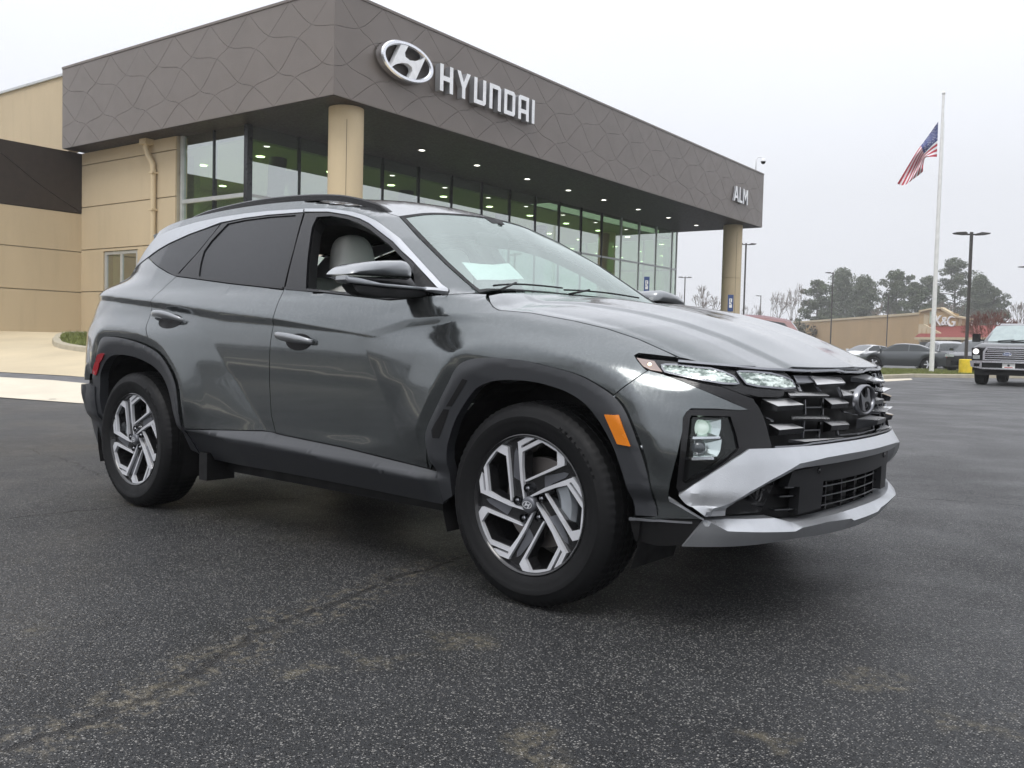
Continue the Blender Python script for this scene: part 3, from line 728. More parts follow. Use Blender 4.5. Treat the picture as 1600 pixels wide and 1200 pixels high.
# roof rails
for sg in (-1, 1):
    rp = np.array([(-2.88, -.565, 1.582), (-2.62, -.578, 1.612), (-2.31, -.583, 1.634), (-2.0, -.585, 1.642), (-1.69, -.583, 1.634), (-1.45, -.58, 1.614), (-1.30, -.575, 1.585), (-1.17, -.568, 1.548), (-1.08, -.560, 1.512)])
    rp = catmull(rp*[1, 1 if sg < 0 else -1, 1], 6); n = len(rp); m_ = MB(); rings = []
    for i, p in enumerate(rp):
        t = i/(n-1); hgt = .020*min(1, t*6+.12, (1-t)*7+.12); w = .016
        rings.append([p+[0, -w, -.012], p+[0, -w, hgt-.006], p+[0, -w+.006, hgt], p+[0, w-.006, hgt], p+[0, w, hgt-.006], p+[0, w, -.012]])
    V = [q for r in rings for q in r]; m_.add(V, [(i*6+k, i*6+(k+1) % 6, (i+1)*6+(k+1) % 6, (i+1)*6+k) for i in range(n-1) for k in range(6)]+[(0, 1, 2, 3, 4, 5), tuple((n-1)*6+k for k in range(6))])
    m_.obj('roof_rail', MT['gblack'], suv, True, angle=40)
# spoiler lip over the rear window
sp = MB(); e0 = Er[-1]; pts = [(e0+[0, 0, -.002])]+[p for p in rf_r[3:]]
P = resample(rf_r, 9); P = np.vstack([P, (P*[1, -1, 1])[::-1][1:]]); n = len(P)
V = [tuple(p+[.05, 0, .002]) for p in P]+[tuple(p+[-.07, 0, -.02]) for p in P]+[tuple(p+[-.06, 0, -.045]) for p in P]+[tuple(p+[.06, 0, -.04]) for p in P]
sp.add(V, [(k*n+i, k*n+i+1, ((k+1) % 4)*n+i+1, ((k+1) % 4)*n+i) for i in range(n-1) for k in range(4)]+[(0, n, 2*n, 3*n), (n-1, 3*n-1+n, 3*n-1, 2*n-1)])
sp.obj('spoiler', MT['paint'], suv, True, angle=35)

# ---- dark inner body behind the gaps, wheel wells, floor
up_in = [(.02, .30), (.02, 1.12)]
shell = arr([[.30, .30]], [[.30, 1.10]], hxl([(-3.2, 1.13), (-2.4, 1.12), (-1.5, 1.11), (-.5, 1.07), (-.3, 1.02), (0, .97), (.3, .90), (.5, .86)]), hxl([(.50, .30), (.47, .40), (.42, .58), (.34, .70), (.2, .79), (0, .82), (-.2, .80), (-.34, .68), (-.41, .50), (-.42, .30)]),
            hxl([(-2.2, .30), (-2.21, .55), (-2.3, .72), (-2.45, .82), (-2.75, .87), (-3.0, .84), (-3.12, .70), (-3.15, .5), (-3.16, .30)]))
panel('inner_body', HS, [shell], MT['mblack'], suv, off=-.030, cell=.05, rim=False, mirror=True)
for wx in (0, -2.755):
    for sg in (-1, 1):
        m_ = MB(); ns = 22; R0 = .455
        a0, a1 = math.radians(-22), math.radians(202); V = []
        for k in range(ns+1):
            a = a0+(a1-a0)*k/ns; rr_ = R0+(.0 if wx == 0 else .01)
            for yy in (.885, .60): V.append((wx+rr_*math.cos(a)*(1.0 if math.cos(a) > 0 else .98), sg*yy, .375+rr_*math.sin(a)*.98))
        F = [(2*k, 2*k+1, 2*k+3, 2*k+2) for k in range(ns)]+[tuple(2*k+1 for k in range(ns+1))]
        m_.add(V, F); m_.obj('wheel_well', MT['mblack'], suv)
m_ = MB(); m_.box((-1.38, 0, .285), (1.80, 1.52, .06)); m_.box((-.0, 0, .33), (1.1, 1.16, .06)); m_.box((-2.9, 0, .34), (1.2, 1.16, .06)); m_.obj('floor_pan', MT['mblack'], suv)
for sg in (-1, 1):
    m_ = MB(); m_.box((-2.12, sg*.80, .285), (.07, .16, .14)); m_.obj('air_deflector', MT['mblack'], suv)
m_ = MB()
for wx in (0, -2.755): m_.tube([(wx, -.62, .34), (wx, .62, .34)], .035, 10)
m_.obj('axle', MT['iron'], suv, True)
# ================================================================== SUV: nose, lamps, grille, wheels, mirror, handles, cabin
L_ = SL
def symloop(near):
    """near side outline from the middle line at the top round to the middle line at the bottom; closed by its mirror image"""
    near = np.array(near, float); near[0, 0] = L_; near[-1, 0] = L_
    o = near[1:-1].copy()[::-1]; o[:, 0] = 2*L_-o[:, 0]; return np.vstack([near, o])
# bumper side panel in body colour
bs = arr(gapFB[::-1][:1], gapFB[::-1][1:], HS.inv(g2([(270, 388), (460, 440), (700, 530), (1000, 655), (1300, 785), (1535, 885)])),
         HS.inv(g2([(1400, 890), (1100, 872), (800, 868), (740, 915), (700, 985)])), HS.inv(c2([(400, 640), (378, 740), (345, 868), (340, 915), (345, 930), (490, 1014), (380, 1012), (172, 1008)])),
         hxl(part_of(CL_F, (.51, .40), (.358, .774))))
panel('bumper_side', HS, [bs], MT['paint'], suv, mn=True, cell=.013, gap=.0015, mirror=True)
# lower corner under it
lc = arr(HS.inv(c2([(172, 1010), (380, 1014), (488, 1016), (400, 1125), (300, 1128), (195, 1105)])))
panel('bumper_corner', HS, [lc], MT['mblack'], suv, off=-.004, cell=.02, mirror=True)
ed = HS.inv(c2([(340, 918), (488, 1010), (488, 1018), (345, 934)]))
panel('edge_strip', HS, [ed], MT['silver'], suv, off=.006, cell=.01, depth=.01, mirror=True)
ed = HS.inv(c2([(172, 1006), (300, 1014), (440, 1024), (440, 1031), (300, 1022), (172, 1016)]))
panel('edge_strip', HS, [ed], MT['silverd'], suv, off=.006, cell=.01, depth=.01, mirror=True)
# gloss black nose mask around the lamp pocket (with the pocket left open)
pocket = HS.inv(g4([(140, 85), (425, 92), (470, 230), (487, 320), (470, 345), (300, 480), (100, 580), (75, 560), (130, 110)]))
mask_o = HS.inv(g2([(460, 443), (700, 480), (900, 535), (1200, 590), (1450, 690), (1595, 745)])+g4([(600, -10), (625, 20), (660, 90), (690, 180), (725, 320), (550, 327), (45, 640), (30, 600), (60, 350), (78, 110), (110, 50), (160, 40), (400, 45), (556, 45)])+g2([(1300, 775), (1000, 645), (700, 520)]))
# split: upper wedge + pocket surround as one sheet with a hole
panel('nose_mask', HS, [mask_o, pocket], MT['gblack'], suv, off=-.006, cell=.012, depth=.05, mirror=True)
# lamp module inside the pocket
def lampoff(d): return lambda U: np.full(len(U), d)
hl, hl2 = panel('headlight', HS, [shrink(densify(pocket, .01), -.004)], MT['mblack'], suv, off=-.085, cell=.012, depth=.0, mirror=True, rim=False)
for lampo, sg in ((hl, 1), (hl2, -1)):
    def LP(px, off): 
        P = HS.f(HS.inv(px, off))+HS.nrm(HS.inv(px, off))*off; return P*[1, sg, 1]
    lens = HS.inv(g4([(150, 95), (420, 98), (465, 235), (480, 320), (300, 470), (110, 560), (135, 300)]))
    if sg < 0: lens = mir(lens)
    panel('lens', HS, [lens], MT['lens'], lampo, off=-.016, cell=.012, depth=.001)
    # reflector cups and projector lenses
    for k, (a, col) in enumerate((([(190, 128), (340, 120), (340, 180), (325, 235), (180, 235)], 'a'), ([(165, 262), (345, 262), (335, 340), (315, 375), (155, 378)], 'b'))):
        pts = LP(g4(a), -.040); cenp = pts.mean(0); back = cenp+np.array([-.045, 0, 0])
        m_ = MB(); n = len(pts); inn = [cenp+(p-cenp)*.55+[-.03, 0, 0] for p in pts]
        m_.add(list(pts)+inn, [(i, (i+1) % n, n+(i+1) % n, n+i) for i in range(n)]+[tuple(n+i for i in range(n))])
        out_ = [cenp+(p-cenp)*1.08+[.002, 0, 0] for p in pts]; b0 = len(m_.V)
        m_.add(list(pts)+out_, [(i, (i+1) % n, n+(i+1) % n, n+i) for i in range(n)])
        m_.obj('reflector', MT['lampc'], lampo)
        cc = LP(g4([(235, 178) if k == 0 else (215, 322)]), -.045)[0]
        s_ = MB(); prof = [(.0001, .016), (.010, .014), (.018, .008), (.022, 0), (.025, -.004), (.025, -.02)]; s_.lathe(prof, 20, (0, 0, 0), 'x')
        s_.V = [(cc[0]+v[0]-.004, cc[1]+v[1], cc[2]+v[2]*1.05) for v in s_.V]; s_.obj('projector_lens', MT['lampe'] if k == 0 else MT['lampd'], lampo, True)
    for a in ([(148, 240), (345, 238), (345, 252), (148, 256)], [(140, 388), (300, 385), (300, 404), (140, 408)]):
        pts = LP(g4(a), -.030); m_ = MB(); m_.add(list(pts)+[p+[-.03, 0, 0] for p in pts], [(0, 1, 2, 3), (4, 7, 6, 5), (0, 4, 5, 1), (1, 5, 6, 2), (2, 6, 7, 3), (3, 7, 4, 0)]); m_.obj('lamp_trim', MT['chrome'], lampo)
    m_ = MB(); pts = LP(g4([(350, 150), (400, 130), (440, 230), (450, 320), (400, 330), (370, 240)]), -.045)
    m_.add(list(pts)+[p+[-.03, 0, 0] for p in pts], [tuple(range(6))]+[(i, (i+1) % 6, 6+(i+1) % 6, 6+i) for i in range(6)]); m_.obj('lamp_bezel', MT['gblack'], lampo)
# upper lamp strip: dark housing with daytime lights
strip_o = HS.inv(g2([(100, 205), (200, 215), (640, 250), (1000, 285), (1300, 310), (1600, 345)])+g3([(350, 172), (500, 190), (560, 235), (600, 330), (640, 385), (500, 385), (490, 440), (250, 440), (100, 400)])+g2([(1600, 720), (1450, 672), (1200, 575), (900, 520), (700, 470), (450, 405), (275, 380), (190, 320), (130, 250)]))
drl, drl2 = panel('running_light', HS, [strip_o], MT['gblack'], suv, off=-.010, cell=.010, depth=.03, mirror=True)
mark = HS.inv(g2([(118, 222), (340, 262), (440, 400), (290, 375), (200, 330)]))
panel('marker_lens', HS, [mark], MT['markl'], drl, off=-.003, cell=.008, depth=.008)
bulb = HS.inv(g2([(275, 315)]))[0]; bp = HS.f(bulb[None])[0]; m_ = MB(); m_.lathe([(.0001, .005), (.004, .004), (.006, 0), (.006, -.004)], 12, (0, 0, 0), 'y'); m_.V = [(bp[0]+v[0]*1.1, bp[1]-v[1]+.001, bp[2]+v[2]*1.0) for v in m_.V]; m_.obj('marker_bulb', MT['bulb'], drl, True)
D1 = g2([(438, 318), (620, 322), (830, 350), (1040, 368), (1200, 410), (1330, 468), (1392, 542), (1200, 535), (1000, 500), (850, 470), (650, 430), (480, 388)])
D2 = g3([(22, 195), (150, 198), (350, 215), (480, 250), (560, 285), (588, 340), (480, 350), (330, 335), (220, 325), (110, 300)])
for ii, D_ in enumerate((D1, D2)):
    u_ = HS.inv(D_); uc = u_.mean(0)
    for sg, dd in ((1, drl), (-1, drl2)):
        q = u_ if sg > 0 else mir(u_)
        big = shrink(densify(q, .01), -.006)
        panel('light_bezel', HS, [big, densify(q, .01)], MT['dchrome'], dd, off=-.002, cell=.01, depth=.01)
        panel('light_guide', HS, [q], MT['drl'], dd, off=-.004, cell=.009, depth=.01, bulge=lambda U: .004*np.sin(U[:, 0]*260)*np.sin(U[:, 1]*300))
# thin bright line under the hood edge
ln = HS.inv(g2([(640, 268), (1000, 300), (1600, 345)])+g3([(0, 140), (300, 160), (700, 178), (1000, 172)]))
lnc = np.vstack([ln, hy(np.array([-.1, 0]), .872)]); off_ = np.array([[0, .006]])
lo = np.vstack([lnc-[0, .008]])
panel('hood_edge_moulding', HS, [symloop(np.vstack([lnc[::-1], lnc-[0, .007]]))], MT['dchrome'], suv, off=.004, cell=.012, depth=.012)
# ---- silver bumper bar with the two claws
def YZ(l): return np.vstack([hy(a, b) for a, b in l])
claw_up = HS.inv(g4([(48, 655), (150, 585), (300, 490), (430, 405), (550, 327), (725, 322), (950, 307)]))
n0 = YZ([(-.36, .621), (-.2, .622), (0, .622)])
n1 = YZ([(0, .557), (-.2, .556), (-.38, .554)]); dn = HS.inv(g4([(930, 455), (860, 470), (650, 580), (450, 690), (378, 745), (372, 800), (235, 806), (140, 730)]))
fold = np.vstack([HS.inv(g4([(140, 731), (232, 803), (280, 740), (450, 655), (650, 545), (860, 425), (1050, 385)])), YZ([(-.2, .583), (0, .583)])])
clawl = symloop(np.vstack([n0[::-1], claw_up[::-1], dn[::-1], n1[::-1]]))
def tri_off(top, mid, low, o, o2=None):
    """piecewise offset between an upper edge, a fold and a lower edge (all as (s,z) chains)"""
    def f(U):
        s = np.where(U[:, 0] > L_, 2*L_-U[:, 0], U[:, 0]); g = lambda C: np.interp(s, C[:, 0], C[:, 1])
        T, M_, B_ = g(top), g(mid), g(low); z = U[:, 1]
        return np.where(z > M_, o[1]+(o[0]-o[1])*np.clip((z-M_)/np.maximum(T-M_, .004), 0, 1.2), o[1]+(o[2]-o[1])*np.clip((M_-z)/np.maximum(M_-B_, .004), 0, 1.2))
    return f
def srt(C): C = np.array(C); return C[np.argsort(C[:, 0])]
def both(C): r = C[::-1].copy(); r[:, 0] = 2*L_-r[:, 0]; return [C, r]
foldm = srt(fold)
silver = panel('bumper_bar', HS, [clawl], MT['silver'], suv, off=tri_off(srt(np.vstack([claw_up, n0])), foldm, srt(np.vstack([dn[:5], dn[8:], n1])), (.004, .030, .012)), cell=.012, depth=.05, feats=both(fold[2:]), sharp=14)
# ---- lower silver lip
lip_up = HS.inv(g4([(222, 832), (400, 828), (740, 822), (850, 850), (1000, 835)]))
lip_dn = HS.inv(g4([(850, 965), (600, 1005), (300, 1022), (70, 1018)]))
lup2 = YZ([(-.25, .366), (0, .369)]); ldn2 = YZ([(0, .300), (-.26, .303)])
lipl = symloop(np.vstack([lup2[::-1], lip_up[::-1], lip_dn[::-1], ldn2[::-1]]))
lf = np.vstack([HS.inv(g4([(265, 840), (370, 898), (600, 902), (830, 895), (880, 870), (1060, 830)])), YZ([(-.16, .352), (-.13, .342), (0, .342)])])
panel('bumper_lip', HS, [lipl], MT['silver'], suv, off=tri_off(srt(np.vstack([lip_up, lup2])), srt(lf), srt(np.vstack([lip_dn, ldn2])), (-.004, .030, .006)), cell=.012, depth=.05, feats=both(lf), sharp=14)
# ---- lower intake: dark panel with sensors, two mesh openings, fog lamp pocket
ip = HS.inv(g4([(885, 490), (1000, 470)]))
inner = arr(YZ([(0, .552), (-.2, .552)]), ip[::-1], HS.inv(g4([(845, 600), (935, 600), (920, 800), (1085, 752), (1105, 560)])), YZ([(-.2, .488), (0, .488)]))
panel('intake_panel', HS, [symloop(inner)], MT['intake'], suv, off=-.012, cell=.015, depth=.04)
for q_ in HS.inv(g4([(1075, 482)])):
    for sg in (-1, 1):
        uu_ = q_ if sg < 0 else np.array([2*L_-q_[0], q_[1]]); P = HS.f(uu_[None])[0]; m_ = MB(); m_.lathe([(.0001, .004), (.010, .003), (.011, 0), (.011, -.01)], 14, (0, 0, 0), 'x'); m_.V = [(P[0]+v[0]-.010, P[1]+v[1], P[2]+v[2]) for v in m_.V]; m_.obj('parking_sensor', MT['gblack'], suv, True)
q_ = HS.inv(c2([(221, 710)]))[0]
for sg in (-1, 1):
    P = HS.f(q_[None])[0]*[1, -sg, 1]; nn_ = HS.nrm(q_[None])[0]*[1, -sg, 1]; m_ = MB(); m_.tube([P, P+nn_*.0012], .010, 16); m_.obj('parking_sensor', MT['paint'], suv, True)
# backing of the whole lower mouth and the grille
bk = symloop(np.vstack([YZ([(0, .875)]), YZ([(-.3, .875), (-.5, .87), (-.60, .82), (-.70, .74), (-.74, .60), (-.70, .44), (-.62, .34)]), YZ([(0, .30)])]))
panel('grille_backing', HS, [bk], MT['mblack'], suv, off=-.070, cell=.05, rim=False)
gl_ = HS.inv(g4([(375, 802), (378, 748), (470, 690), (650, 590), (880, 485), (840, 620), (790, 720), (745, 808)]))
panel('fog_pocket', HS, [gl_], MT['gblack'], suv, off=lambda U: -.020-.05*np.clip((U[:, 0]-gl_[:, 0].min())/.2, 0, 1), cell=.012, depth=.05, mirror=True)
for sg in (-1, 1):
    P = HS.f(HS.inv(g4([(680, 640)])))[0]*[1, -sg, 1]+[-.035, 0, 0]; m_ = MB(); m_.lathe([(.030, .0), (.034, .006), (.036, -.006), (.036, -.03)], 18, (0, 0, 0), 'x'); m_.lathe([(.0001, -.004), (.03, -.002)], 18, (0, 0, 0), 'x'); m_.V = [(P[0]+v[0], P[1]+v[1], P[2]+v[2]) for v in m_.V]; m_.obj('fog_lamp', MT['gblack'], suv, True)
def slat(name, chain, h, mat, off, dep_=.03, mirror=False, parent=suv, sy=False):
    ch = np.array(chain, float); lo = ch[::-1]-[0, h]
    if sy:
        r = ch.copy()[::-1]; r[:, 0] = 2*L_-r[:, 0]; ch = np.vstack([ch, r[1:]]); lo = ch[::-1]-[0, h]
    return panel(name, HS, [np.vstack([ch, lo])], mat, parent, off=off, cell=.012, depth=dep_, mirror=mirror)
for yl in ([(938, 665), (812, 672)], [(925, 760), (775, 768)], [(935, 602), (850, 606)]):
    slat('intake_slat', HS.inv(g4(yl)), .005, MT['dchrome'], -.024, .03, True)
for zz in (.470, .435, .402):
    slat('intake_slat', np.vstack([hy(-.31, zz), hy(np.array([-.2, -.1, 0]), zz)]), .005, MT['dchrome'], -.028, .03, False, sy=True)
for yy in (-.25, -.125, 0, .125, .25):
    m_ = MB(); P = HS.f(hy(yy, .43))[0]; m_.box((P[0]-.045, P[1], .435), (.03, .008, .10)); m_.obj('intake_divider', MT['gblack'], suv)
m_ = panel('intake_panel', HS, [arr(HS.inv(g4([(938, 600), (1100, 560), (1085, 755), (922, 800)])))], MT['intake'], suv, off=-.012, cell=.02, depth=.04, mirror=True)
# ---- the grille: jewel blocks on thin bars
def jewel(u0, u1, z0, z1, proud=.012, back=-.05, hexa=.25, topf=.45, mat=None, name='grille_jewel', mirr=True, sk=0.):
    """block with a lit upper facet between the grille plane and a ridge that stands proud"""
    w = u1-u0; zr = z1-(z1-z0)*topf; e = w*hexa*.5; h = z1-z0
    A = [(u0, z1), (u1, z1), (u1-e*.6, z0), (u0+e*.6, z0)]; R = [(u0+e*.5, zr), (u1-e, zr)]; Q = [(u0+e*.9, zr-.28*h), (u1-e*1.1, zr-.28*h)]
    def P(l, o): l = np.array(l); return HS.f(l)+HS.nrm(l)*o
    V = np.vstack([P(A, back), P(R, proud), P(Q, proud-.006)])
    F = [(0, 1, 5, 4), (4, 5, 7, 6), (6, 7, 2, 3), (0, 4, 6, 3), (1, 2, 7, 5)]
    r = [mesh_obj(name, V, F, mat or MT['jewel'], grille)]
    if mirr: r.append(mesh_obj(name, V*[1, -1, 1], [f[::-1] for f in F], mat or MT['jewel'], grille))
    return r
grille_frame_pts = np.vstack([YZ([(0, .634)]), YZ([(-.2, .634), (-.4, .632)]), HS.inv(g3([(640, 915), (375, 930)]))])
grille = slat('grille', grille_frame_pts[::-1], .006, MT['dchrome'], .004, .04, sy=True)
def HP(px, off):
    u = HS.inv(g3(px), off); return HS.f(u)+HS.nrm(u)*off
def both_sides(name, V, F, mat):
    V = np.array(V); mesh_obj(name, V, F, mat, grille); mesh_obj(name, V*[1, -1, 1], [f[::-1] for f in F], mat, grille)
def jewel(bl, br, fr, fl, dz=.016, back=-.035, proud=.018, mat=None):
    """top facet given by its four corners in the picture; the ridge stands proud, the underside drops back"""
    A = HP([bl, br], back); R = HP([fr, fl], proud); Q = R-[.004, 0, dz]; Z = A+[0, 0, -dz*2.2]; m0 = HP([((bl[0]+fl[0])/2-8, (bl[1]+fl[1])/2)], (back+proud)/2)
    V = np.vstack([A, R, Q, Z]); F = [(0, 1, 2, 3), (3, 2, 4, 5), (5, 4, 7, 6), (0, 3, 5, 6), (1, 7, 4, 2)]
    for sg in (1, -1): mesh_obj('grille_jewel', V*[1, sg, 1], F if sg > 0 else [f[::-1] for f in F], None, grille, mats=[mat or MT['jewel'], MT['jewel_shaded']], fmat=[0, 1, 1, 1, 1])
def bar(a, b, w=.005, off=-.006, dep=.010, vert=False, mat=None, name='grille_bar'):
    P = HP([a, b], off); e = np.array([0, 0, w]) if not vert else np.array([0, w, 0]); X = np.array([-dep, 0, 0])
    V = np.array([P[0]-e/2, P[1]-e/2, P[1]+e/2, P[0]+e/2]); V = np.vstack([V, V+X]); both_sides(name, V, [(0, 1, 2, 3), (4, 7, 6, 5), (0, 4, 5, 1), (1, 5, 6, 2), (2, 6, 7, 3), (3, 7, 4, 0)], mat or MT['dchrome'])
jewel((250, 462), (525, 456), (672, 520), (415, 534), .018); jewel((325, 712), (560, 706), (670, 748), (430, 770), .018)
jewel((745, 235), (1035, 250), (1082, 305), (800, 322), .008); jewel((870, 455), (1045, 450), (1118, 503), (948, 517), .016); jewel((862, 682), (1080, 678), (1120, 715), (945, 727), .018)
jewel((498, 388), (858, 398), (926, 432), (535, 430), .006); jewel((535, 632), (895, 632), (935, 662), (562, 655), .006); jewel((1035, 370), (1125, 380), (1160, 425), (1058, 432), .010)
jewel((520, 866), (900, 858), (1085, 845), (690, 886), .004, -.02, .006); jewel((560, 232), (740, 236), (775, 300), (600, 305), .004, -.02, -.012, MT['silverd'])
bar((590, 308), (775, 310)); bar((680, 548), (858, 545)); bar((672, 774), (832, 768)); bar((300, 648), (372, 680)); bar((1065, 590), (1200, 620)); bar((1030, 820), (1260, 800))
for l in (((570, 235), (655, 388)), ((740, 240), (845, 388)), ((1015, 345), (1055, 445)), ((685, 470), (690, 620)), ((860, 450), (862, 630)), ((680, 680), (665, 850)), ((838, 690), (822, 850)), ((1052, 560), (1047, 670)), ((1005, 770), (1012, 828))): bar(*l, w=.006, off=-.010, vert=True, name='grille_post')
# emblem
EX = 0.866; ez0 = .768
em = MB(); n = 40; ring_o = [(math.cos(2*math.pi*k/n)*.098, math.sin(2*math.pi*k/n)*.056) for k in range(n)]; ring_i = [(a*.86, b*.84) for a, b in ring_o]
V = []; 
for rr_, xx in ((ring_o, -.012), (ring_o, .004), ([(a*.93, b*.92) for a, b in ring_o], .010), (ring_i, .004), (ring_i, -.006)):
    V += [(EX+xx+.0, a, ez0+b) for a, b in rr_]
em.add(V, [(i*n+k, i*n+(k+1) % n, (i+1)*n+(k+1) % n, (i+1)*n+k) for i in range(4) for k in range(n)])
badge = em.obj('emblem', MT['badge'], suv, True)
def hlogo(sx_, sz_):
    """slanted H as a closed outline in emblem coordinates, x to the viewer's right"""
    half = [(-.78, -.60), (-.30, .88), (.02, .97), (-.12, .60), (-.16, .28), (.02, .12), (.24, .10)]
    a = [(-.74, -.62), (-.34, .82), (-.10, .95), (-.02, .92), (-.17, .45), (-.14, .22), (.05, .12), (.30, .20), (.55, .42), (.72, .66)]
    a = [(x*sx_, y*sz_) for x, y in a]; return a+[(-x, -y) for x, y in a]
hl_ = hlogo(.084, .047); m_ = MB(); m_.prism([(-y_, z_) for y_, z_ in hl_], (EX-.004, 0, ez0), (0, 1, 0), (0, 0, 1), (1, 0, 0), .010); m_.obj('emblem_letter', MT['badge'], badge)
m_ = MB(); m_.lathe([(.0001, 0), (.09, 0)], 32, (0, 0, 0), 'x'); m_.V = [(EX-.008, v[1], ez0+v[2]*.58) for v in m_.V]; m_.obj('emblem_plate', MT['gblack'], badge)

# ---- wheels
FR_Y = -.905
def wxy(px): 
    out = []
    for x, y in gw(px):
        P = on_plane(x, y, 1, FR_Y+.004); out.append((P[0], P[2]-.37))
    return out
U_out = wxy([(412, 618), (385, 400), (375, 110), (372, 104), (470, 50), (522, 66), (398, 132), (400, 152), (545, 78), (592, 86), (740, 212), (740, 285), (440, 410), (420, 414), (418, 404), (680, 285), (682, 180), (562, 104), (408, 180), (402, 300), (416, 612)])
U_hole = wxy([(410, 190), (560, 108), (678, 183), (676, 280), (470, 375), (428, 398), (408, 380), (405, 300)])
def rot(p, a): c, s = math.cos(a), math.sin(a); return (p[0]*c-p[1]*s, p[0]*s+p[1]*c)
def make_wheel(x, sg, spin=0.):
    """sg -1: near side"""
    w_ = empty('wheel', (x, 0, .37), 0, suv)
    def place(m): m.V = [(v[0]*(1), (v[1]) if sg < 0 else -v[1], v[2]) for v in m.V]; m.F = [f if sg < 0 else f[::-1] for f in m.F]; return m
    yo = -.905
    # tyre: lathe with ribs and cross grooves
    prof = [(.246, -.890), (.252, -.908), (.262, -.916), (.285, -.9225), (.300, -.9255), (.303, -.9270), (.318, -.9275), (.3205, -.9255), (.335, -.922), (.350, -.912), (.359, -.903), (.365, -.893)]
    w0, w1 = -.893, -.720; ribs = []
    for k, (a, b) in enumerate([(0, .20), (.24, .38), (.42, .58), (.62, .76), (.80, 1.0)]):
        ya, yb = w0+(w1-w0)*a, w0+(w1-w0)*b; cr = lambda y: .3705-.006*((y-(w0+w1)/2)/.0865)**2
        if k: ribs += [(cr(ya)-.007, ya-.001)]
        ribs += [(cr(ya), ya), (cr((ya+yb)/2), (ya+yb)/2), (cr(yb), yb)]
        if k < 4: ribs += [(cr(yb)-.007, yb+.001)]
    prof += ribs+[(.359, -.708), (.335, -.695), (.30, -.690), (.26, -.70), (.246, -.72)]
    n = 216; V = []; m_ = len(prof)
    for i, (r, y) in enumerate(prof):
        for k in range(n):
            a = 2*math.pi*(k+spin)/n; rr_ = r
            if r > .357 and (k % 3 == 0): rr_ -= .0032
            if .345 < r < .360 and y < -.89 and (k % 3 == 0): rr_ -= .001
            V.append((rr_*math.cos(a), y, rr_*math.sin(a)))
    F = [(i*n+k, i*n+(k+1) % n, (i+1)*n+(k+1) % n, (i+1)*n+k) for i in range(m_-1) for k in range(n)]
    t_ = MB(); t_.add(V, F); place(t_).obj('tyre', MT['rubber'], w_, True, angle=32)
    # raised bands of small characters on the sidewall (worn, unreadable blocks)
    b_ = MB()
    for a0 in (62, 238):
        for k in range(9):
            a = math.radians(a0-k*4.6); r0 = .318
            u = np.array([math.cos(a), 0, math.sin(a)]); t = np.array([-math.sin(a), 0, math.cos(a)])
            for q, (dr_, dt_, hh, ww) in enumerate([(0, -.005, .018, .0035), (0, .004, .018, .0035), (.007*(k % 2), 0, .0035, .010)]):
                if RNG.random() < .78: b_.box(u*(r0+dr_*RNG.uniform(.4, 1.2))+t*dt_*RNG.uniform(.5, 1.1)+np.array([0, -.9268, 0]), (hh, .003, ww), ax=(u, (0, 1, 0), t))
    o_ = place(b_).obj('sidewall_lettering', MT['rubber'], w_); o_['kind'] = 'stuff'
    # barrel and outer flange
    r_ = MB(); r_.lathe([(.252, -.9085), (.2535, -.912), (.250, -.914), (.245, -.911), (.240, -.903), (.236, -.890), (.228, -.86), (.215, -.80), (.215, -.70), (.24, -.69)], 72, (0, 0, 0), 'y')
    rim = place(r_).obj('rim', MT['wblack'], w_, True, angle=40)
    # gloss black spoke face with five windows
    loops = [np.array([(.239*math.cos(2*math.pi*k/80), .239*math.sin(2*math.pi*k/80)) for k in range(80)])]
    gaps = wxy([(430, 505), (480, 440), (560, 385), (730, 300), (800, 345), (800, 370), (640, 415), (560, 445)])
    for k in range(5): loops.append(densify(np.array([rot(p, 2*math.pi/5*k+spin*.0) for p in U_hole]), .012))
    V2, F2 = cdt(loops, .022); rad = np.hypot(V2[:, 0], V2[:, 1])
    dish = lambda r: .013*np.clip(1-r/.24, 0, 1)+.004
    VV = [(p[0], yo+.010+dish(r), p[1]) for p, r in zip(V2, rad)]; FF = [tuple(f) for f in F2]; b = 80
    for L in loops[1:]:
        n2 = len(L); base = len(VV)
        VV += [VV[b+i] for i in range(n2)]
        cx_ = L.mean(0)
        VV += [(p[0]+(p[0]-cx_[0])*-.10, yo+.055, p[1]+(p[1]-cx_[1])*-.10) for p in L]
        FF += [(base+i, base+(i+1) % n2, base+n2+(i+1) % n2, base+n2+i) for i in range(n2)]; b += n2
    d_ = MB(); d_.add(VV, FF); place(d_).obj('spoke_face', MT['wblack'], w_)
    # machined outlines, one per spoke pair
    for k in range(5):
        L = np.array([rot(p, 2*math.pi/5*k) for p in U_out]); V2, F2 = cdt([densify(L, .02)], .03); nb = len(V2); rd = np.hypot(V2[:, 0], V2[:, 1])
        Ld = densify(L, .02); n2 = len(Ld); rd2 = np.hypot(Ld[:, 0], Ld[:, 1])
        VV = [(p[0], yo-.004+dish(r), p[1]) for p, r in zip(V2, rd)]; FF = [tuple(f) for f in F2]
        VV += [(p[0], yo-.004+dish(r), p[1]) for p, r in zip(Ld, rd2)]+[(p[0], yo+.014+dish(r), p[1]) for p, r in zip(Ld, rd2)]
        FF += [(nb+i, nb+(i+1) % n2, nb+n2+(i+1) % n2, nb+n2+i) for i in range(n2)]
        s_ = MB(); s_.add(VV, FF); place(s_).obj('spoke', MT['mach'], w_)
        # dark pocket plate between neighbouring pairs
        L = [rot(p, 2*math.pi/5*k) for p in wxy([(392, 420), (340, 395), (318, 380), (330, 190), (345, 150), (362, 190), (372, 330)])]
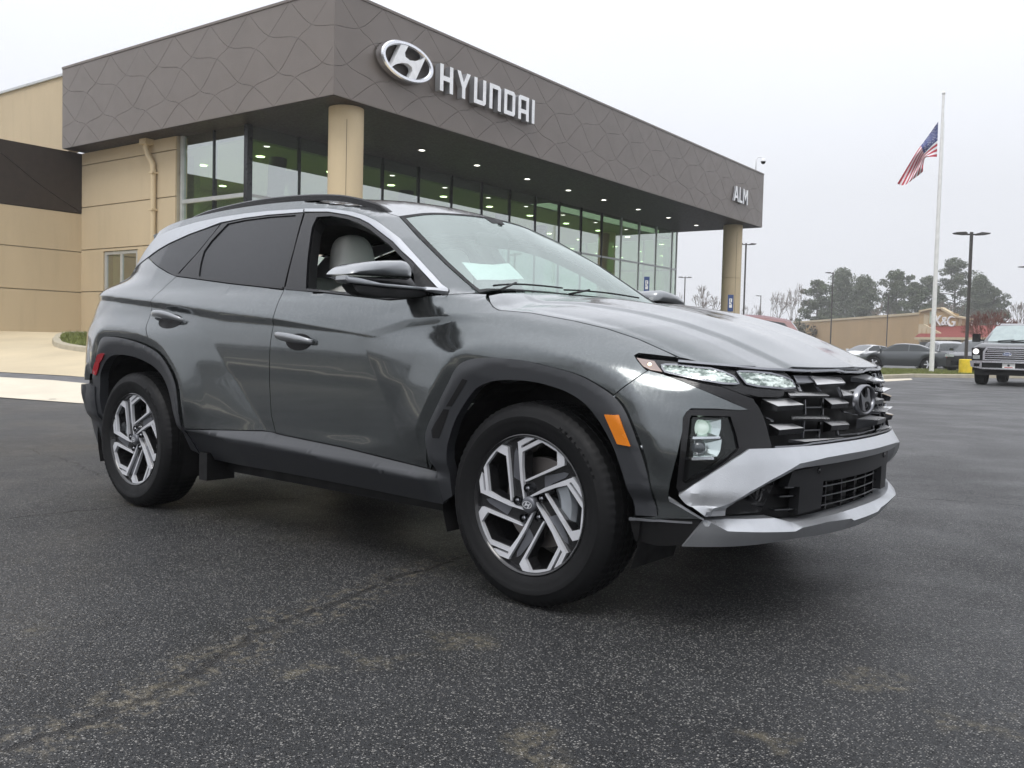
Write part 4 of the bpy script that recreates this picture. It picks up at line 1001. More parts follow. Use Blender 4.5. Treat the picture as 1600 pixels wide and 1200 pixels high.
        s_ = MB(); s_.prism(L, (0, yo+.0125, 0), (1, 0, 0), (0, 0, 1), (0, 1, 0), .006); s_.V = [(v[0], v[1]-.004+dish(math.hypot(v[0], v[2])), v[2]) for v in s_.V]; place(s_).obj('spoke_pocket', MT['wgrey'], w_)
        a = math.radians(100)+2*math.pi/5*k; s_ = MB(); cx_, cz_ = .058*math.cos(a), .058*math.sin(a)
        s_.lathe([(.0165, yo+.006), (.0165, yo+.022)], 14, (cx_, 0, cz_), 'y'); s_.lathe([(.0001, yo+.004), (.006, yo+.005), (.0095, yo+.009), (.0105, yo+.020)], 6, (cx_, 0, cz_), 'y'); place(s_).obj('lug_nut', MT['dchrome'], w_, angle=30)
    # centre cap
    s_ = MB(); s_.lathe([(.0001, yo-.004), (.020, yo-.0035), (.027, yo-.001), (.030, yo+.004), (.031, yo+.03)], 32, (0, 0, 0), 'y'); cap = place(s_).obj('hub_cap', MT['wgrey'], w_, True, angle=50)
    s_ = MB(); s_.prism(hlogo(.018, .0115), (0, yo-.0055, 0), (1, 0, 0), (0, 0, 1), (0, 1, 0), .003); n3 = 24
    ro = [(.021*math.cos(2*math.pi*k/n3), yo-.0055, .0135*math.sin(2*math.pi*k/n3)) for k in range(n3)]; ri = [(a*.86, b, c*.84) for a, b, c in ro]
    s_.add(ro+ri, [(k, (k+1) % n3, n3+(k+1) % n3, n3+k) for k in range(n3)]); place(s_).obj('cap_emblem', MT['mach'], w_)
    # brake
    s_ = MB(); s_.lathe([(.06, -.835), (.085, -.84), (.09, -.822), (.165, -.822), (.166, -.80), (.09, -.80)], 48, (0, 0, 0), 'y'); place(s_).obj('brake_disc', MT['iron'], w_, True, angle=30)
    a0, a1 = (-32, 40) if x == 0 else (150, 205); P = []
    for k in range(13):
        a = math.radians(a0+(a1-a0)*k/12); P.append(a)
    s_ = MB(); V = []
    for a in P:
        for r, y in ((.105, -.80), (.105, -.858), (.125, -.872), (.165, -.868), (.178, -.85), (.178, -.80)): V.append((r*math.cos(a), y, r*math.sin(a)))
    s_.add(V, [(i*6+k, i*6+(k+1) % 6, (i+1)*6+(k+1) % 6, (i+1)*6+k) for i in range(12) for k in range(6)]+[(0, 1, 2, 3, 4, 5), tuple(72+k for k in range(6))]); place(s_).obj('brake_caliper', MT['calip'], w_, True, angle=35)
    return w_
for x in (0, -2.755):
    for sg in (-1, 1): make_wheel(x, sg)

# ---- door mirror
def mirror_unit(sg):
    MX = -.60
    def mp(px, dx): 
        out = []
        for a, b in gm(px): P = on_plane(a, b, 0, MX+dx); out.append(np.array(P))
        return out
    upper = [(445, 690), (470, 660), (520, 620), (600, 585), (700, 566), (850, 556), (1000, 556), (1050, 570), (1085, 605), (1105, 650), (1100, 722)]
    lowr = [(1100, 722), (900, 715), (700, 706), (560, 700), (445, 692)]
    mir_ = empty('door_mirror', (0, 0, 0), 0, suv)
    def loft(name, outl, mat, d0=.0, d1=-.15, bul=.030, shr=.86):
        base = np.array(mp(outl, d0)); c = base.mean(0); n = len(base); rings = []
        for t, sc_, dx in ((0, .35, bul), (1, .70, bul*.85), (2, .92, bul*.4), (3, 1.0, 0), (4, .99, d1*.5), (5, shr, d1)):
            rings.append(c+(base-c)*sc_+[dx, 0, 0])
        V = np.vstack([[c+[bul*1.08, 0, 0]]]+rings); F = [(0, 1+k, 1+(k+1) % n) for k in range(n)]
        for r in range(5): F += [(1+r*n+k, 1+(r+1)*n+k, 1+(r+1)*n+(k+1) % n, 1+r*n+(k+1) % n) for k in range(n)]
        F.append(tuple(1+5*n+k for k in range(n)))
        V = V*[1, -sg, 1]; return mesh_obj(name, V, F, mat, mir_, True, angle=60)
    full_u = upper+lowr[1:-1]
    loft('mirror_cap', full_u, MT['mirp'], 0, -.13, .035, .9)
    loft('mirror_band', [(450, 712), (560, 716), (700, 722), (920, 728), (1098, 730), (1150, 800), (1160, 818), (930, 792), (700, 772), (560, 760), (520, 735)], MT['gblack'], -.004, -.12, .012, .9)
    loft('chrome_strip', [(446, 704), (500, 712), (530, 740), (575, 766), (700, 778), (920, 795), (1170, 818), (1300, 830), (1300, 858), (1170, 845), (920, 826), (700, 803), (590, 790), (480, 775), (445, 745)], MT['silver'], .002, -.06, .006, .97)
    loft('mirror_base', [(500, 790), (590, 797), (700, 810), (920, 832), (1170, 850), (1440, 880), (1400, 905), (1150, 925), (950, 935), (800, 930), (620, 905), (560, 870)], MT['mblack'], -.008, -.10, .004, .8)
    g_ = MB(); base = np.array(mp(upper, -.131)); c = base.mean(0); base = c+(base-c)*.84; g_.add([tuple(p*[1, -sg, 1]) for p in base], [tuple(range(len(base)))]); g_.obj('mirror_glass', MT['chrome'], mir_)
    return mir_
mirror_unit(-1); mirror_unit(1)

# ---- door handles
def handle(q, door, sg):
    """q: four picture points left tip, right tip; built on the door surface"""
    u = HS.inv(q); a, b = u[0], u[1]
    n = 17; V = []
    for i in range(n):
        t = i/(n-1); p = a+(b-a)*t; P = HS.f(p[None])[0]; N_ = HS.nrm(p[None])[0]; env = math.sin(math.pi*min(max(t, .02), .98))**.45
        o = .014+.034*math.sin(math.pi*t)**.6; h = .007+.0135*env; d = .010*env+.002; up = np.array([0, 0, 1.0])
        for k in range(8):
            an = 2*math.pi*k/8; V.append((P+N_*(o+d*math.cos(an))+up*(h*math.sin(an)))*[1, -sg, 1])
    F = [(i*8+k, i*8+(k+1) % 8, (i+1)*8+(k+1) % 8, (i+1)*8+k) for i in range(n-1) for k in range(8)]+[tuple(range(8)), tuple((n-1)*8+k for k in range(8))]
    mesh_obj('handle', V, F, MT['mirp'], door, True)  # paler than the body paint: sky reflection put into the handle colour
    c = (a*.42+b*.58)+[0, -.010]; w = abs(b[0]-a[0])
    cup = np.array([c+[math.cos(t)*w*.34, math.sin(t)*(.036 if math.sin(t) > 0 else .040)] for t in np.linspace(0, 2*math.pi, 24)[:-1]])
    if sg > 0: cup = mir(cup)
    panel('handle_recess_shade', HS, [cup], MT['mblack'], door, off=.0012, cell=.008, depth=.001, rim=False, bulge=lambda U: -.0*U[:, 0])  # flat black patch paints the shade of the hollow behind the handle
handle(c1([(322, 570), (450, 592)]), doorR, -1); handle(c1([(838, 650), (992, 680)]), doorF, -1)
handle(c1([(322, 570), (450, 592)]), doorR2, 1); handle(c1([(838, 650), (992, 680)]), doorF2, 1)

# ---- cabin
m_ = MB(); m_.box((-1.6, 0, .60), (2.6, 1.5, .04)); m_.obj('cabin_floor', MT['dark'], suv)
m_ = MB(); P = RF; hh = []
us = np.linspace(.06, .97, 8); vs = np.linspace(-.93, .93, 8); V = [tuple(RF.f(np.array([[u, v]]))[0]-[0, 0, .05]) for u in us for v in vs]
m_.add(V, [(i*8+k, i*8+k+1, (i+1)*8+k+1, (i+1)*8+k) for i in range(7) for k in range(7)]); m_.obj('headliner', MT['head'], suv, True)
def rblock(m, c, d, r, tilt=0., taper=1., n=6):
    """rounded cushion: superellipsoid"""
    V = []; F = []; nu, nv = 20, 12; ct, st = math.cos(tilt), math.sin(tilt)
    f = lambda w, e: math.copysign(abs(w)**e, w)
    for i in range(nv+1):
        la = -math.pi/2+math.pi*i/nv
        for k in range(nu):
            lo = 2*math.pi*k/nu; e = r
            x = d[0]/2*f(math.cos(la), e)*f(math.cos(lo), e); y = d[1]/2*f(math.cos(la), e)*f(math.sin(lo), e); z = d[2]/2*f(math.sin(la), e)
            y *= 1+(taper-1)*(z/d[2]+.5)
            V.append((c[0]+x*ct-z*st, c[1]+y, c[2]+x*st+z*ct))
    F = [(i*nu+k, i*nu+(k+1) % nu, (i+1)*nu+(k+1) % nu, (i+1)*nu+k) for i in range(nv) for k in range(nu)]
    m.add(V, F)
def seat(x, y):
    s_ = MB(); rblock(s_, (x-.14, y, .90), (.17, .52, .64), .5, .20, .70); st = s_.obj('seat', MT['leather'], suv, True)
    s_ = MB(); rblock(s_, (x+.18, y, .66), (.55, .52, .20), .4); s_.obj('seat_cushion', MT['leather'], st, True)
    s_ = MB(); rblock(s_, (x-.215, y, 1.345), (.14, .29, .25), .6, .12, .66); s_.obj('headrest', MT['leather'], st, True)
    for dy in (-.06, .06):
        s_ = MB(); s_.tube([(x-.205, y+dy, 1.18), (x-.215, y+dy, 1.33)], .007, 8); s_.obj('headrest_post', MT['dchrome'], st, True)
seat(-1.38, -.37); seat(-1.38, .37)
s_ = MB(); rblock(s_, (-2.15, 0, .98), (.18, 1.25, .62), .35, .3, .95); st = s_.obj('rear_seat', MT['leather'], suv, True)
for yy in (-.42, .42):
    s_ = MB(); rblock(s_, (-2.27, yy, 1.33), (.10, .26, .18), .5, .12, .85); s_.obj('headrest', MT['leather'], st, True)
s_ = MB(); V = []
for y in np.linspace(-.74, .74, 9):
    for x, z in ((-.45, 1.10), (-.62, 1.105), (-.80, 1.08), (-.86, 1.02), (-.84, .92), (-.70, .75), (-.45, .70)): V.append((x, y, z))
s_.add(V, [(i*7+k, i*7+k+1, (i+1)*7+k+1, (i+1)*7+k) for i in range(8) for k in range(6)]); s_.obj('dashboard', MT['dark'], suv, True, angle=40)
s_ = MB(); an = np.linspace(0, 2*math.pi, 25); s_.tube([(-.93-.045*math.sin(a), .37+.18*math.cos(a), 1.00+.175*math.sin(a)) for a in an], .014, 8, caps=False); s_.box((-.93, .37, .99), (.05, .14, .12)); s_.tube([(-.93, .37, .99), (-.75, .37, .93)], .03, 8); sw = s_.obj('steering_wheel', MT['dark'], suv, True, angle=40)
# rear-view mirror, paper sheet lying on the dash behind the windshield
s_ = MB(); rblock(s_, (-.98, 0, 1.45), (.04, .23, .07), .4); s_.tube([(-.98, 0, 1.47), (-.93, 0, 1.53)], .012, 8); s_.obj('rear_view_mirror', MT['dark'], suv, True)
WI = Surf(wsf, (0, -1), (1, 1), (60, 60), (.01, .01)); WI.sg = WS.sg
pq = WI.inv(c3([(475, 392), (560, 400), (620, 402), (690, 395), (730, 432), (762, 468), (660, 474), (545, 474)]), -.02)
pm = panel('window_sticker', WI, [pq], MT['paper'], suv, off=-.012, cell=.03, depth=.001)
# ================================================================== GROUND
LD = np.array([math.cos(math.radians(13.2)), math.sin(math.radians(13.2))]); LN = np.array([-LD[1], LD[0]]); LO = np.array([-11.715, 1.923])
def qd(x, y): return (x-LO[0])*LN[0]+(y-LO[1])*LN[1]
def gz(x, y):
    q = qd(x, y); return .92*sst((np.clip((q-.2)/8.0, 0, 1)*.8+.1)/.8-.125)*sst((-8.6-x)/4.5) if False else .92*np.clip((q-.2)/7.9, 0, 1)*sst((-8.6-x)/4.5)*sst((29-y)/7)
def gnd(px, py, dz=0.):
    d = ray(px, py); lo, hi = 0, None; t = np.linspace(2/FPX, 200/FPX, 6000)
    P = CAM+d*t[:, None]; h = P[:, 2]-(gz(P[:, 0], P[:, 1])+dz); i = np.argmax(h < 0); return P[i]
def seg_mask(nt, co, segs, width, soft):
    """distance to a set of polylines, as a 0..1 mask"""
    N, L = nodes(nt); best = None
    sp = N('ShaderNodeSeparateXYZ'); L(co, sp.inputs[0])
    for (ax, ay), (bx, by) in segs:
        dx, dy = bx-ax, by-ay; l2 = dx*dx+dy*dy+1e-9
        px_ = mth(nt, 'SUBTRACT', sp.outputs[0], ax); py_ = mth(nt, 'SUBTRACT', sp.outputs[1], ay)
        t = mth(nt, 'ADD', mth(nt, 'MULTIPLY', px_, dx/l2), mth(nt, 'MULTIPLY', py_, dy/l2), clamp=True)
        ex = mth(nt, 'SUBTRACT', px_, mth(nt, 'MULTIPLY', t, dx)); ey = mth(nt, 'SUBTRACT', py_, mth(nt, 'MULTIPLY', t, dy))
        d = mth(nt, 'ADD', mth(nt, 'MULTIPLY', ex, ex), mth(nt, 'MULTIPLY', ey, ey)); best = d if best is None else mth(nt, 'MINIMUM', best, d)
    return mrange(nt, mth(nt, 'SQRT', best), width, width+soft, 1, 0, True)
def warp(nt, amp, scale):
    N, L = nodes(nt); t = N('ShaderNodeTexCoord'); n = N('ShaderNodeTexNoise'); n.inputs['Scale'].default_value = scale; n.inputs['Detail'].default_value = 5; L(t.outputs['Object'], n.inputs['Vector'])
    s = N('ShaderNodeVectorMath'); s.operation = 'SUBTRACT'; L(n.outputs['Color'], s.inputs[0]); s.inputs[1].default_value = (.5, .5, .5)
    m = N('ShaderNodeVectorMath'); m.operation = 'MULTIPLY'; L(s.outputs[0], m.inputs[0]); m.inputs[1].default_value = (amp, amp, 0)
    a = N('ShaderNodeVectorMath'); a.operation = 'ADD'; L(t.outputs['Object'], a.inputs[0]); L(m.outputs[0], a.inputs[1]); return a.outputs[0]
def asphalt():
    m, nt, b = new_mat('wet_asphalt'); co = objco(nt); N, L = nodes(nt)
    v = N('ShaderNodeTexVoronoi'); v.inputs['Scale'].default_value = 165; L(co, v.inputs['Vector'])
    v2 = N('ShaderNodeTexVoronoi'); v2.inputs['Scale'].default_value = 95; L(co, v2.inputs['Vector'])
    sp = N('ShaderNodeSeparateColor'); L(v.outputs['Color'], sp.inputs[0]); sp2 = N('ShaderNodeSeparateColor'); L(v2.outputs['Color'], sp2.inputs[0])
    big = noise(nt, .55, 5, co, .55); mid = noise(nt, 3.2, 4, co, .6); fine = noise(nt, 40, 3, co)
    base = mixc(nt, mrange(nt, big, .35, .65, 0, 1), (.014, .0148, .016), (.027, .028, .0295))
    base = mixc(nt, mth(nt, 'MULTIPLY', mrange(nt, mid, .35, .7, 0, 1), .5), base, (.036, .037, .039))
    # paler with distance: wet grazing sheen of the far lot painted into the colour
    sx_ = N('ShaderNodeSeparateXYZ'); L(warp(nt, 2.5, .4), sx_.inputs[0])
    far_sheen = mrange(nt, mth(nt, 'ADD', mth(nt, 'MULTIPLY', sx_.outputs[1], .9), mth(nt, 'MULTIPLY', sx_.outputs[0], -.40)), 1.6, 6.5, 0, 1, True)
    base = mixc(nt, far_sheen, base, mixc(nt, mrange(nt, noise(nt, .35, 5, co, .6), .35, .65, 0, 1), (.056, .057, .060), (.080, .081, .084)))
    # stones: most tarred over, some worn bare and pale
    st = mth(nt, 'MULTIPLY', mth(nt, 'GREATER_THAN', sp.outputs[0], .50), mrange(nt, v.outputs['Distance'], .25, .5, 1, 0))
    st2 = mth(nt, 'MULTIPLY', mth(nt, 'GREATER_THAN', sp2.outputs[0], .90), mrange(nt, v2.outputs['Distance'], .2, .40, 1, 0))
    base = mixc(nt, mth(nt, 'MULTIPLY', st, .8), base, mixc(nt, sp.outputs[1], (.05, .05, .052), (.40, .39, .37)))
    base = mixc(nt, mth(nt, 'MULTIPLY', st2, .8), base, (.27, .26, .24))
    # sandy worn spots
    sn = noise(nt, 1.3, 3, objco(nt, loc=(3.1, 1.7, 0)), .55); sn2 = noise(nt, 9, 4, co, .7)
    sand = mth(nt, 'MULTIPLY', mrange(nt, sn, .66, .76, 0, .6, True), mrange(nt, sn2, .46, .66, 0, 1, True))
    spots = [(590, 1035), (700, 1010), (1500, 1130), (1560, 1125), (1375, 1070), (1190, 1160), (1240, 1150), (845, 1180), (870, 1160), (255, 1080), (330, 1020), (25, 1000), (210, 1100), (460, 1050)]
    spw = [gnd(*s_)[:2] for s_ in spots]; wv = warp(nt, .55, 5)
    sm = seg_mask(nt, wv, [((a, b_), (a+.001, b_)) for a, b_ in spw], .0, .11)
    sand = mth(nt, 'MAXIMUM', sand, mth(nt, 'MULTIPLY', sm, mrange(nt, noise(nt, 26, 4, co, .7), .40, .62, 0, 1, True)))
    base = mixc(nt, mth(nt, 'MULTIPLY', sand, .32), base, (.25, .215, .14))
    # seams and cracks
    def chain(pts): W = [gnd(*p)[:2] for p in pts]; return list(zip(W[:-1], W[1:]))
    seam = chain([(20, 1178), (150, 1130), (240, 1085), (320, 1048), (430, 976), (520, 945), (620, 905), (740, 868)])
    crk = chain([(-60, 694), (50, 703), (110, 722), (170, 748)])+chain([(-60, 818), (100, 803), (215, 790), (330, 787), (460, 780)])+chain([(1395, 776), (1500, 784), (1660, 797)])+chain([(1600, 690), (1480, 668), (1400, 662)])
    w2 = warp(nt, .10, 7); k1 = seg_mask(nt, w2, seam, .004, .020); k2 = seg_mask(nt, warp(nt, .16, 6), crk, .002, .016)
    k1 = mth(nt, 'MULTIPLY', k1, mrange(nt, noise(nt, 18, 3, co), .35, .5, .25, 1)); k2 = mth(nt, 'MULTIPLY', k2, mrange(nt, noise(nt, 5, 3, co), .35, .5, .3, 1))
    edge = mth(nt, 'SUBTRACT', seg_mask(nt, warp(nt, .30, 4), seam, .01, .16), k1, clamp=True)
    base = mixc(nt, mth(nt, 'MULTIPLY', mth(nt, 'MULTIPLY', edge, mrange(nt, noise(nt, 22, 4, co, .7), .50, .66, 0, 1)), .45), base, (.25, .215, .15))
    k = mth(nt, 'MAXIMUM', mth(nt, 'MULTIPLY', k1, .72), mth(nt, 'MULTIPLY', k2, .7))
    base = mixc(nt, k, base, (.016, .015, .0145))
    L(base, b.inputs['Base Color'])
    # damp film: smoother in patches
    damp = mrange(nt, noise(nt, .8, 4, objco(nt, loc=(7, 2, 0)), .6), .35, .65, .36, .62)
    L(damp, b.inputs['Roughness']); sset(b, spec=.24)
    h = mth(nt, 'SUBTRACT', mth(nt, 'MULTIPLY', mrange(nt, v.outputs['Distance'], .0, .6, 1, 0), mth(nt, 'ADD', mth(nt, 'MULTIPLY', sp.outputs[2], .8), .3)), mth(nt, 'MULTIPLY', k, 1.6))
    h = mth(nt, 'ADD', h, mth(nt, 'MULTIPLY', fine, .5))
    L(bump(nt, h, 1.0, .008), b.inputs['Normal']); return m
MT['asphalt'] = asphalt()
def concrete(name, col, stain=.8, scale=1.2):
    m, nt, b = new_mat(name); co = objco(nt)
    n = mrange(nt, noise(nt, scale, 6, co, .62), .32, .68, 0, 1); n2 = mrange(nt, noise(nt, 38, 4, co, .7), .3, .7, 0, 1)
    c = mixc(nt, n, tuple(k*stain for k in col), tuple(min(1, k*1.06) for k in col)); c = mixc(nt, mth(nt, 'MULTIPLY', n2, .18), c, tuple(k*.72 for k in col))
    nt.links.new(c, b.inputs['Base Color']); sset(b, rough=.72); nt.links.new(bump(nt, n2, .3, .003), b.inputs['Normal']); return m
MT['apron'] = concrete('tan_concrete', (.54, .455, .31), .86, .7); MT['strip'] = concrete('pale_concrete', (.60, .545, .44), .88)
MT['kerb'] = concrete('kerb_concrete', (.42, .38, .29), .8, 3); MT['conc'] = concrete('grey_concrete', (.40, .37, .32), .8, 2)
def sheet(name, xs, ys, zf, mat, kind='structure', parent=None, fmap=None):
    V = []; 
    for y in ys:
        for x in xs:
            X, Y = (x, y) if fmap is None else fmap(x, y); V.append((X, Y, zf(X, Y)))
    n = len(xs); F = [(j*n+i, j*n+i+1, (j+1)*n+i+1, (j+1)*n+i) for j in range(len(ys)-1) for i in range(n-1)]
    o = mesh_obj(name, V, F, mat, parent); 
    if kind: o['kind'] = kind
    return o
gx = np.r_[np.linspace(-600, -60, 8), np.linspace(-55, -8, 48), np.linspace(-7, 60, 8), np.linspace(90, 600, 6)]
gy = np.r_[np.linspace(-600, -30, 8), np.linspace(-25, 30, 56), np.linspace(35, 160, 12), np.linspace(200, 700, 6)]
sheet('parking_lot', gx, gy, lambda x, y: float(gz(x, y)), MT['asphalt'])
def band(name, t0, t1, q0, q1, mat, dz, nt_=40, nq=10):
    return sheet(name, np.linspace(t0, t1, nt_), np.linspace(q0, q1, nq), lambda x, y: float(gz(x, y))+dz, mat, fmap=lambda t, q: tuple(LO+LD*t+LN*q))
q1 = np.mean([qd(*gnd(p, 596-.02*p)[:2]) for p in (20, 120)]); q2 = np.mean([qd(*gnd(p, 586.3)[:2]) for p in (20, 120)])
band('pavement', -45, 5.5, 0, q1, MT['strip'], .012)
band('pavement', -45, 5.5, q2, 14, MT['apron'], .012, 46, 24)
band('drain', -45, 5.5, q1, q2, simple('drain_asphalt', (.12, .12, .125), .8, var=.2, nscale=3), .004)
o_ = sheet('pavement', np.linspace(-40, 25, 20), np.linspace(-8.6, -7.3, 3), lambda x, y: .012, MT['strip']); o_ = sheet('pavement', np.linspace(-40, 25, 20), np.linspace(-13.5, -12.4, 3), lambda x, y: .012, MT['strip'])
# ================================================================== DEALERSHIP
BC = np.array([-14.116, 9.728, 0]); ba = math.radians(93.4); eR = np.array([math.cos(ba), math.sin(ba), 0]); eL = np.array([-math.sin(ba), math.cos(ba), 0]); eZ = np.array([0, 0, 1.0])
FZ, SZ, TZ = .92, 6.287, 8.60
def B(r, l, z): return BC+eR*r+eL*l+eZ*z
bld = empty('car_showroom', tuple(B(0, 0, FZ))); bld.rotation_euler = (0, 0, 0)
tag(bld, 'low beige and brown glass-fronted car showroom behind the grey SUV', 'building'); BLM = Matrix.Translation(-Vector(B(0, 0, FZ)))
def bpart(o, parent=None):
    o.parent = parent or bld
    if parent is None: o.matrix_parent_inverse = BLM
    return o
def bbox(name, r0, r1, l0, l1, z0, z1, mat, parent=None):
    m_ = MB(); c = B((r0+r1)/2, (l0+l1)/2, (z0+z1)/2); m_.box(c, (abs(r1-r0), abs(l1-l0), abs(z1-z0)), ax=(eR, eL, eZ)); return bpart(m_.obj(name, mat), parent)
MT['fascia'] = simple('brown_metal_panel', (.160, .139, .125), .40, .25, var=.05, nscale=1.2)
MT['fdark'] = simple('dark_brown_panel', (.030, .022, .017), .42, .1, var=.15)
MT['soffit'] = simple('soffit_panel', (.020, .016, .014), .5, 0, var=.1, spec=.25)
def stucco(name, col):
    m, nt, b = new_mat(name); co = objco(nt); n = mrange(nt, noise(nt, .5, 6, objco(nt, (1, 1, .35)), .6), .3, .7, 0, 1)
    c = mixc(nt, n, tuple(k*.90 for k in col), tuple(k*1.04 for k in col)); st = mth(nt, 'MULTIPLY', mrange(nt, noise(nt, 2.2, 5, objco(nt, (1.5, 1.5, .18)), .65), .52, .72, 0, 1), .16)
    c = mixc(nt, st, c, tuple(k*.6 for k in col)); nt.links.new(c, b.inputs['Base Color']); sset(b, rough=.85, spec=.3)
    nt.links.new(bump(nt, noise(nt, 55, 5, co, .7), .45, .008), b.inputs['Normal']); return m
MT['stucco'] = stucco('beige_stucco', (.51, .42, .285)); MT['stucco2'] = stucco('column_stucco', (.56, .46, .305))
MT['frame'] = simple('aluminium_frame', (.50, .52, .52), .4, .4); MT['frdark'] = simple('dark_mullion', (.03, .033, .035), .3, .4)
MT['bglass'] = glass('showroom_glass', (.58, .72, .54), ior=1.6, coated=.42)
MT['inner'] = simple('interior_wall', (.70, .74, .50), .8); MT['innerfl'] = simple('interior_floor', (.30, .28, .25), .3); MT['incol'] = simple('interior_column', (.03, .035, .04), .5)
def emit_mat(name, col, s): m, nt, b = new_mat(name); sset(b, color=(0, 0, 0), emit=col, emits=s); return m
MT['dl'] = emit_mat('downlight_glow', (1.0, .97, .88), 4)
# fascia core + cap
SH = .06
bbox('fascia', SH, .8, SH, 11.35, SZ+.02, TZ-.05, MT['mblack']); bbox('fascia', .8, 25.2, SH, .8, SZ+.02, TZ-.05, MT['mblack'])
bbox('coping', -.02, .35, .33, 11.42, TZ-.03, TZ+.03, MT['fascia']); bbox('coping', -.02, 25.3, -.02, .33, TZ-.03, TZ+.03, MT['fascia'])
bbox('fascia_end', 25.22, 25.30, 0, 5.0, SZ, TZ-.03, MT['fascia'])
# curved-seam panels
UU = [0, .5, .8, 1.25, 1.85, 2.35]; VV_ = [1, .72, .62, .33, .24, 0]
def lattice_panels(length, pitch, to3d, off0=0.):
    """diamond lattice with S-shaped seams; yields clipped outlines in metres (u along, v up)"""
    def node(k, m_): j = k-m_; return np.array([(m_+UU[j])*pitch, VV_[j]*(TZ-.03-SZ)])
    cacheA = {}; cacheB = {}
    def lineA(k): # through nodes (k, k-j)
        if k not in cacheA: cacheA[k] = catmull([node(k, k-j) for j in range(6)], 5)
        return cacheA[k]
    def lineB(m_):
        if m_ not in cacheB: cacheB[m_] = catmull([node(m_+j, m_) for j in range(6)], 5)
        return cacheB[m_]
    def segA(k, j0, j1): L = lineA(k); s = L[min(j0, j1)*5:max(j0, j1)*5+1]; return s if j0 < j1 else s[::-1]
    def segB(m_, j0, j1): L = lineB(m_); s = L[min(j0, j1)*5:max(j0, j1)*5+1]; return s if j0 < j1 else s[::-1]
    out = []
    for m_ in range(-4, int(length/pitch)+3):
        for j in range(0, 6):
            k = m_+j
            if j == 0: P = np.vstack([segB(m_, 0, 1)[:-1], segA(m_+1, 1, 0)])
            elif j == 5: P = None
            else:
                # node(k,m) -> node(k+1,m) along B_m -> node(k+1,m+1) along A_{k+1} -> node(k,m+1) along B_{m+1} -> back along A_k
                if j+1 > 5: P = None
                else: P = np.vstack([segB(m_, j, j+1)[:-1], segA(k+1, j+1, j)[:-1], segB(m_+1, j, j-1)[:-1], segA(k, j-1, j)[:-1]])
            if P is None: continue
            out.append(P)
        # cell under node (j=4): corners B_m(5), node(m+4,m), A_{m+4}... lower right
        kk = m_+4; P = np.vstack([segA(kk, 4, 5), segB(m_, 5, 4)[:-1]])
        out.append(P)
    return out
def clipx(P, x0, x1):
    for s, lim in ((1, x0), (-1, -x1)):
        Q = []; n = len(P)
        for i in range(n):
            a, b_ = P[i], P[(i+1) % n]; da, db = s*a[0]-lim, s*b_[0]-lim
            if da >= 0: Q.append(a)
            if (da > 0) != (db > 0) and da != db: t = da/(da-db); Q.append(a+(b_-a)*t)
        P = np.array(Q)
        if len(P) < 3: return None
    return P
npan = 0
for side, length, pitch in (('L', 11.42, 1.48), ('R', 25.3, 1.50)):
    for P in lattice_panels(length, pitch, None):
        P = clipx(np.array(P), 0.0, length)
        if P is None or abs(area2(P)) < .01: continue
        P[:, 1] = np.clip(P[:, 1], 0, TZ-.03-SZ)
        keep = np.linalg.norm(P-np.roll(P, 1, 0), axis=1) > .004; P = P[keep]
        if len(P) < 3: continue
        if area2(P) < 0: P = P[::-1]
        P = shrink(P, .0045)
        m_ = MB(); d = RNG.uniform(-.002, .002)
        if side == 'L': m_.prism([tuple(p) for p in P], B(d, 0, SZ), eL, eZ, eR, .05)
        else: m_.prism([tuple(p) for p in P], B(0, d, SZ), eR, eZ, eL, .05)
        bpart(m_.obj('fascia_panel', MT['fascia'])); npan += 1
print('fascia panels', npan)
# soffit (with reveal) and downlights
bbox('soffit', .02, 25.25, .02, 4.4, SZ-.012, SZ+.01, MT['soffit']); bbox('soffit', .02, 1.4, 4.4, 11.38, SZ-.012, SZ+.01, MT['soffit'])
for r_ in (2.8, 5.36, 7.85, 10.48, 12.95, 15.36, 18.0, 20.6, 23.3):
    m_ = MB(); c = B(r_, 2.2, SZ-.020); m_.lathe([(.0001, 0), (.085, 0), (.085, .006)], 16, tuple(c)); bpart(m_.obj('downlight', MT['dl']))
    m_ = MB(); m_.lathe([(.087, -.002), (.12, -.004), (.12, .008)], 16, tuple(c)); bpart(m_.obj('downlight_ring', MT['frame']), None)
# walls: panels with recessed joints
def jointed(name, r0, r1, l0, l1, zs_, mat, axis, skin=.03):
    core = .02
    if axis == 'r': bbox(name, r0+.05, r1, l0, l1, FZ-.3, zs_[-1], MT['kerb'])
    else: bbox(name, r0, r1, l0+.05, l1, FZ-.3, zs_[-1], MT['kerb'])
    for a, b_ in zip(zs_[:-1], zs_[1:]):
        if axis == 'r': bbox('wall_panel', r0, r0+.049, l0, l1, a+.014, b_-.014, mat)
        else: bbox('wall_panel', r0, r1, l0, l0+.049, a+.014, b_-.014, mat)
zj = [FZ-.25, FZ+1.24, FZ+2.48, FZ+3.74, FZ+4.98, SZ-.015]
# left wall right of the door, above the door, left of it
W_L = .62
jointed('wall', W_L, W_L+.3, 6.75, 8.52, zj, MT['stucco'], 'r'); jointed('wall', W_L, W_L+.3, 10.27, 11.7, zj, MT['stucco'], 'r')
bbox('wall', W_L+.05, W_L+.3, 8.52, 10.27, FZ+2.46, SZ-.02, MT['kerb'])
for a, b_ in zip(zj[2:-1], zj[3:]): bbox('wall_panel', W_L, W_L+.049, 8.52, 10.27, a+.014, b_-.014, MT['stucco'])
bbox('wall_panel', W_L, W_L+.049, 8.52, 10.27, FZ+2.40, FZ+2.466, MT['stucco'])
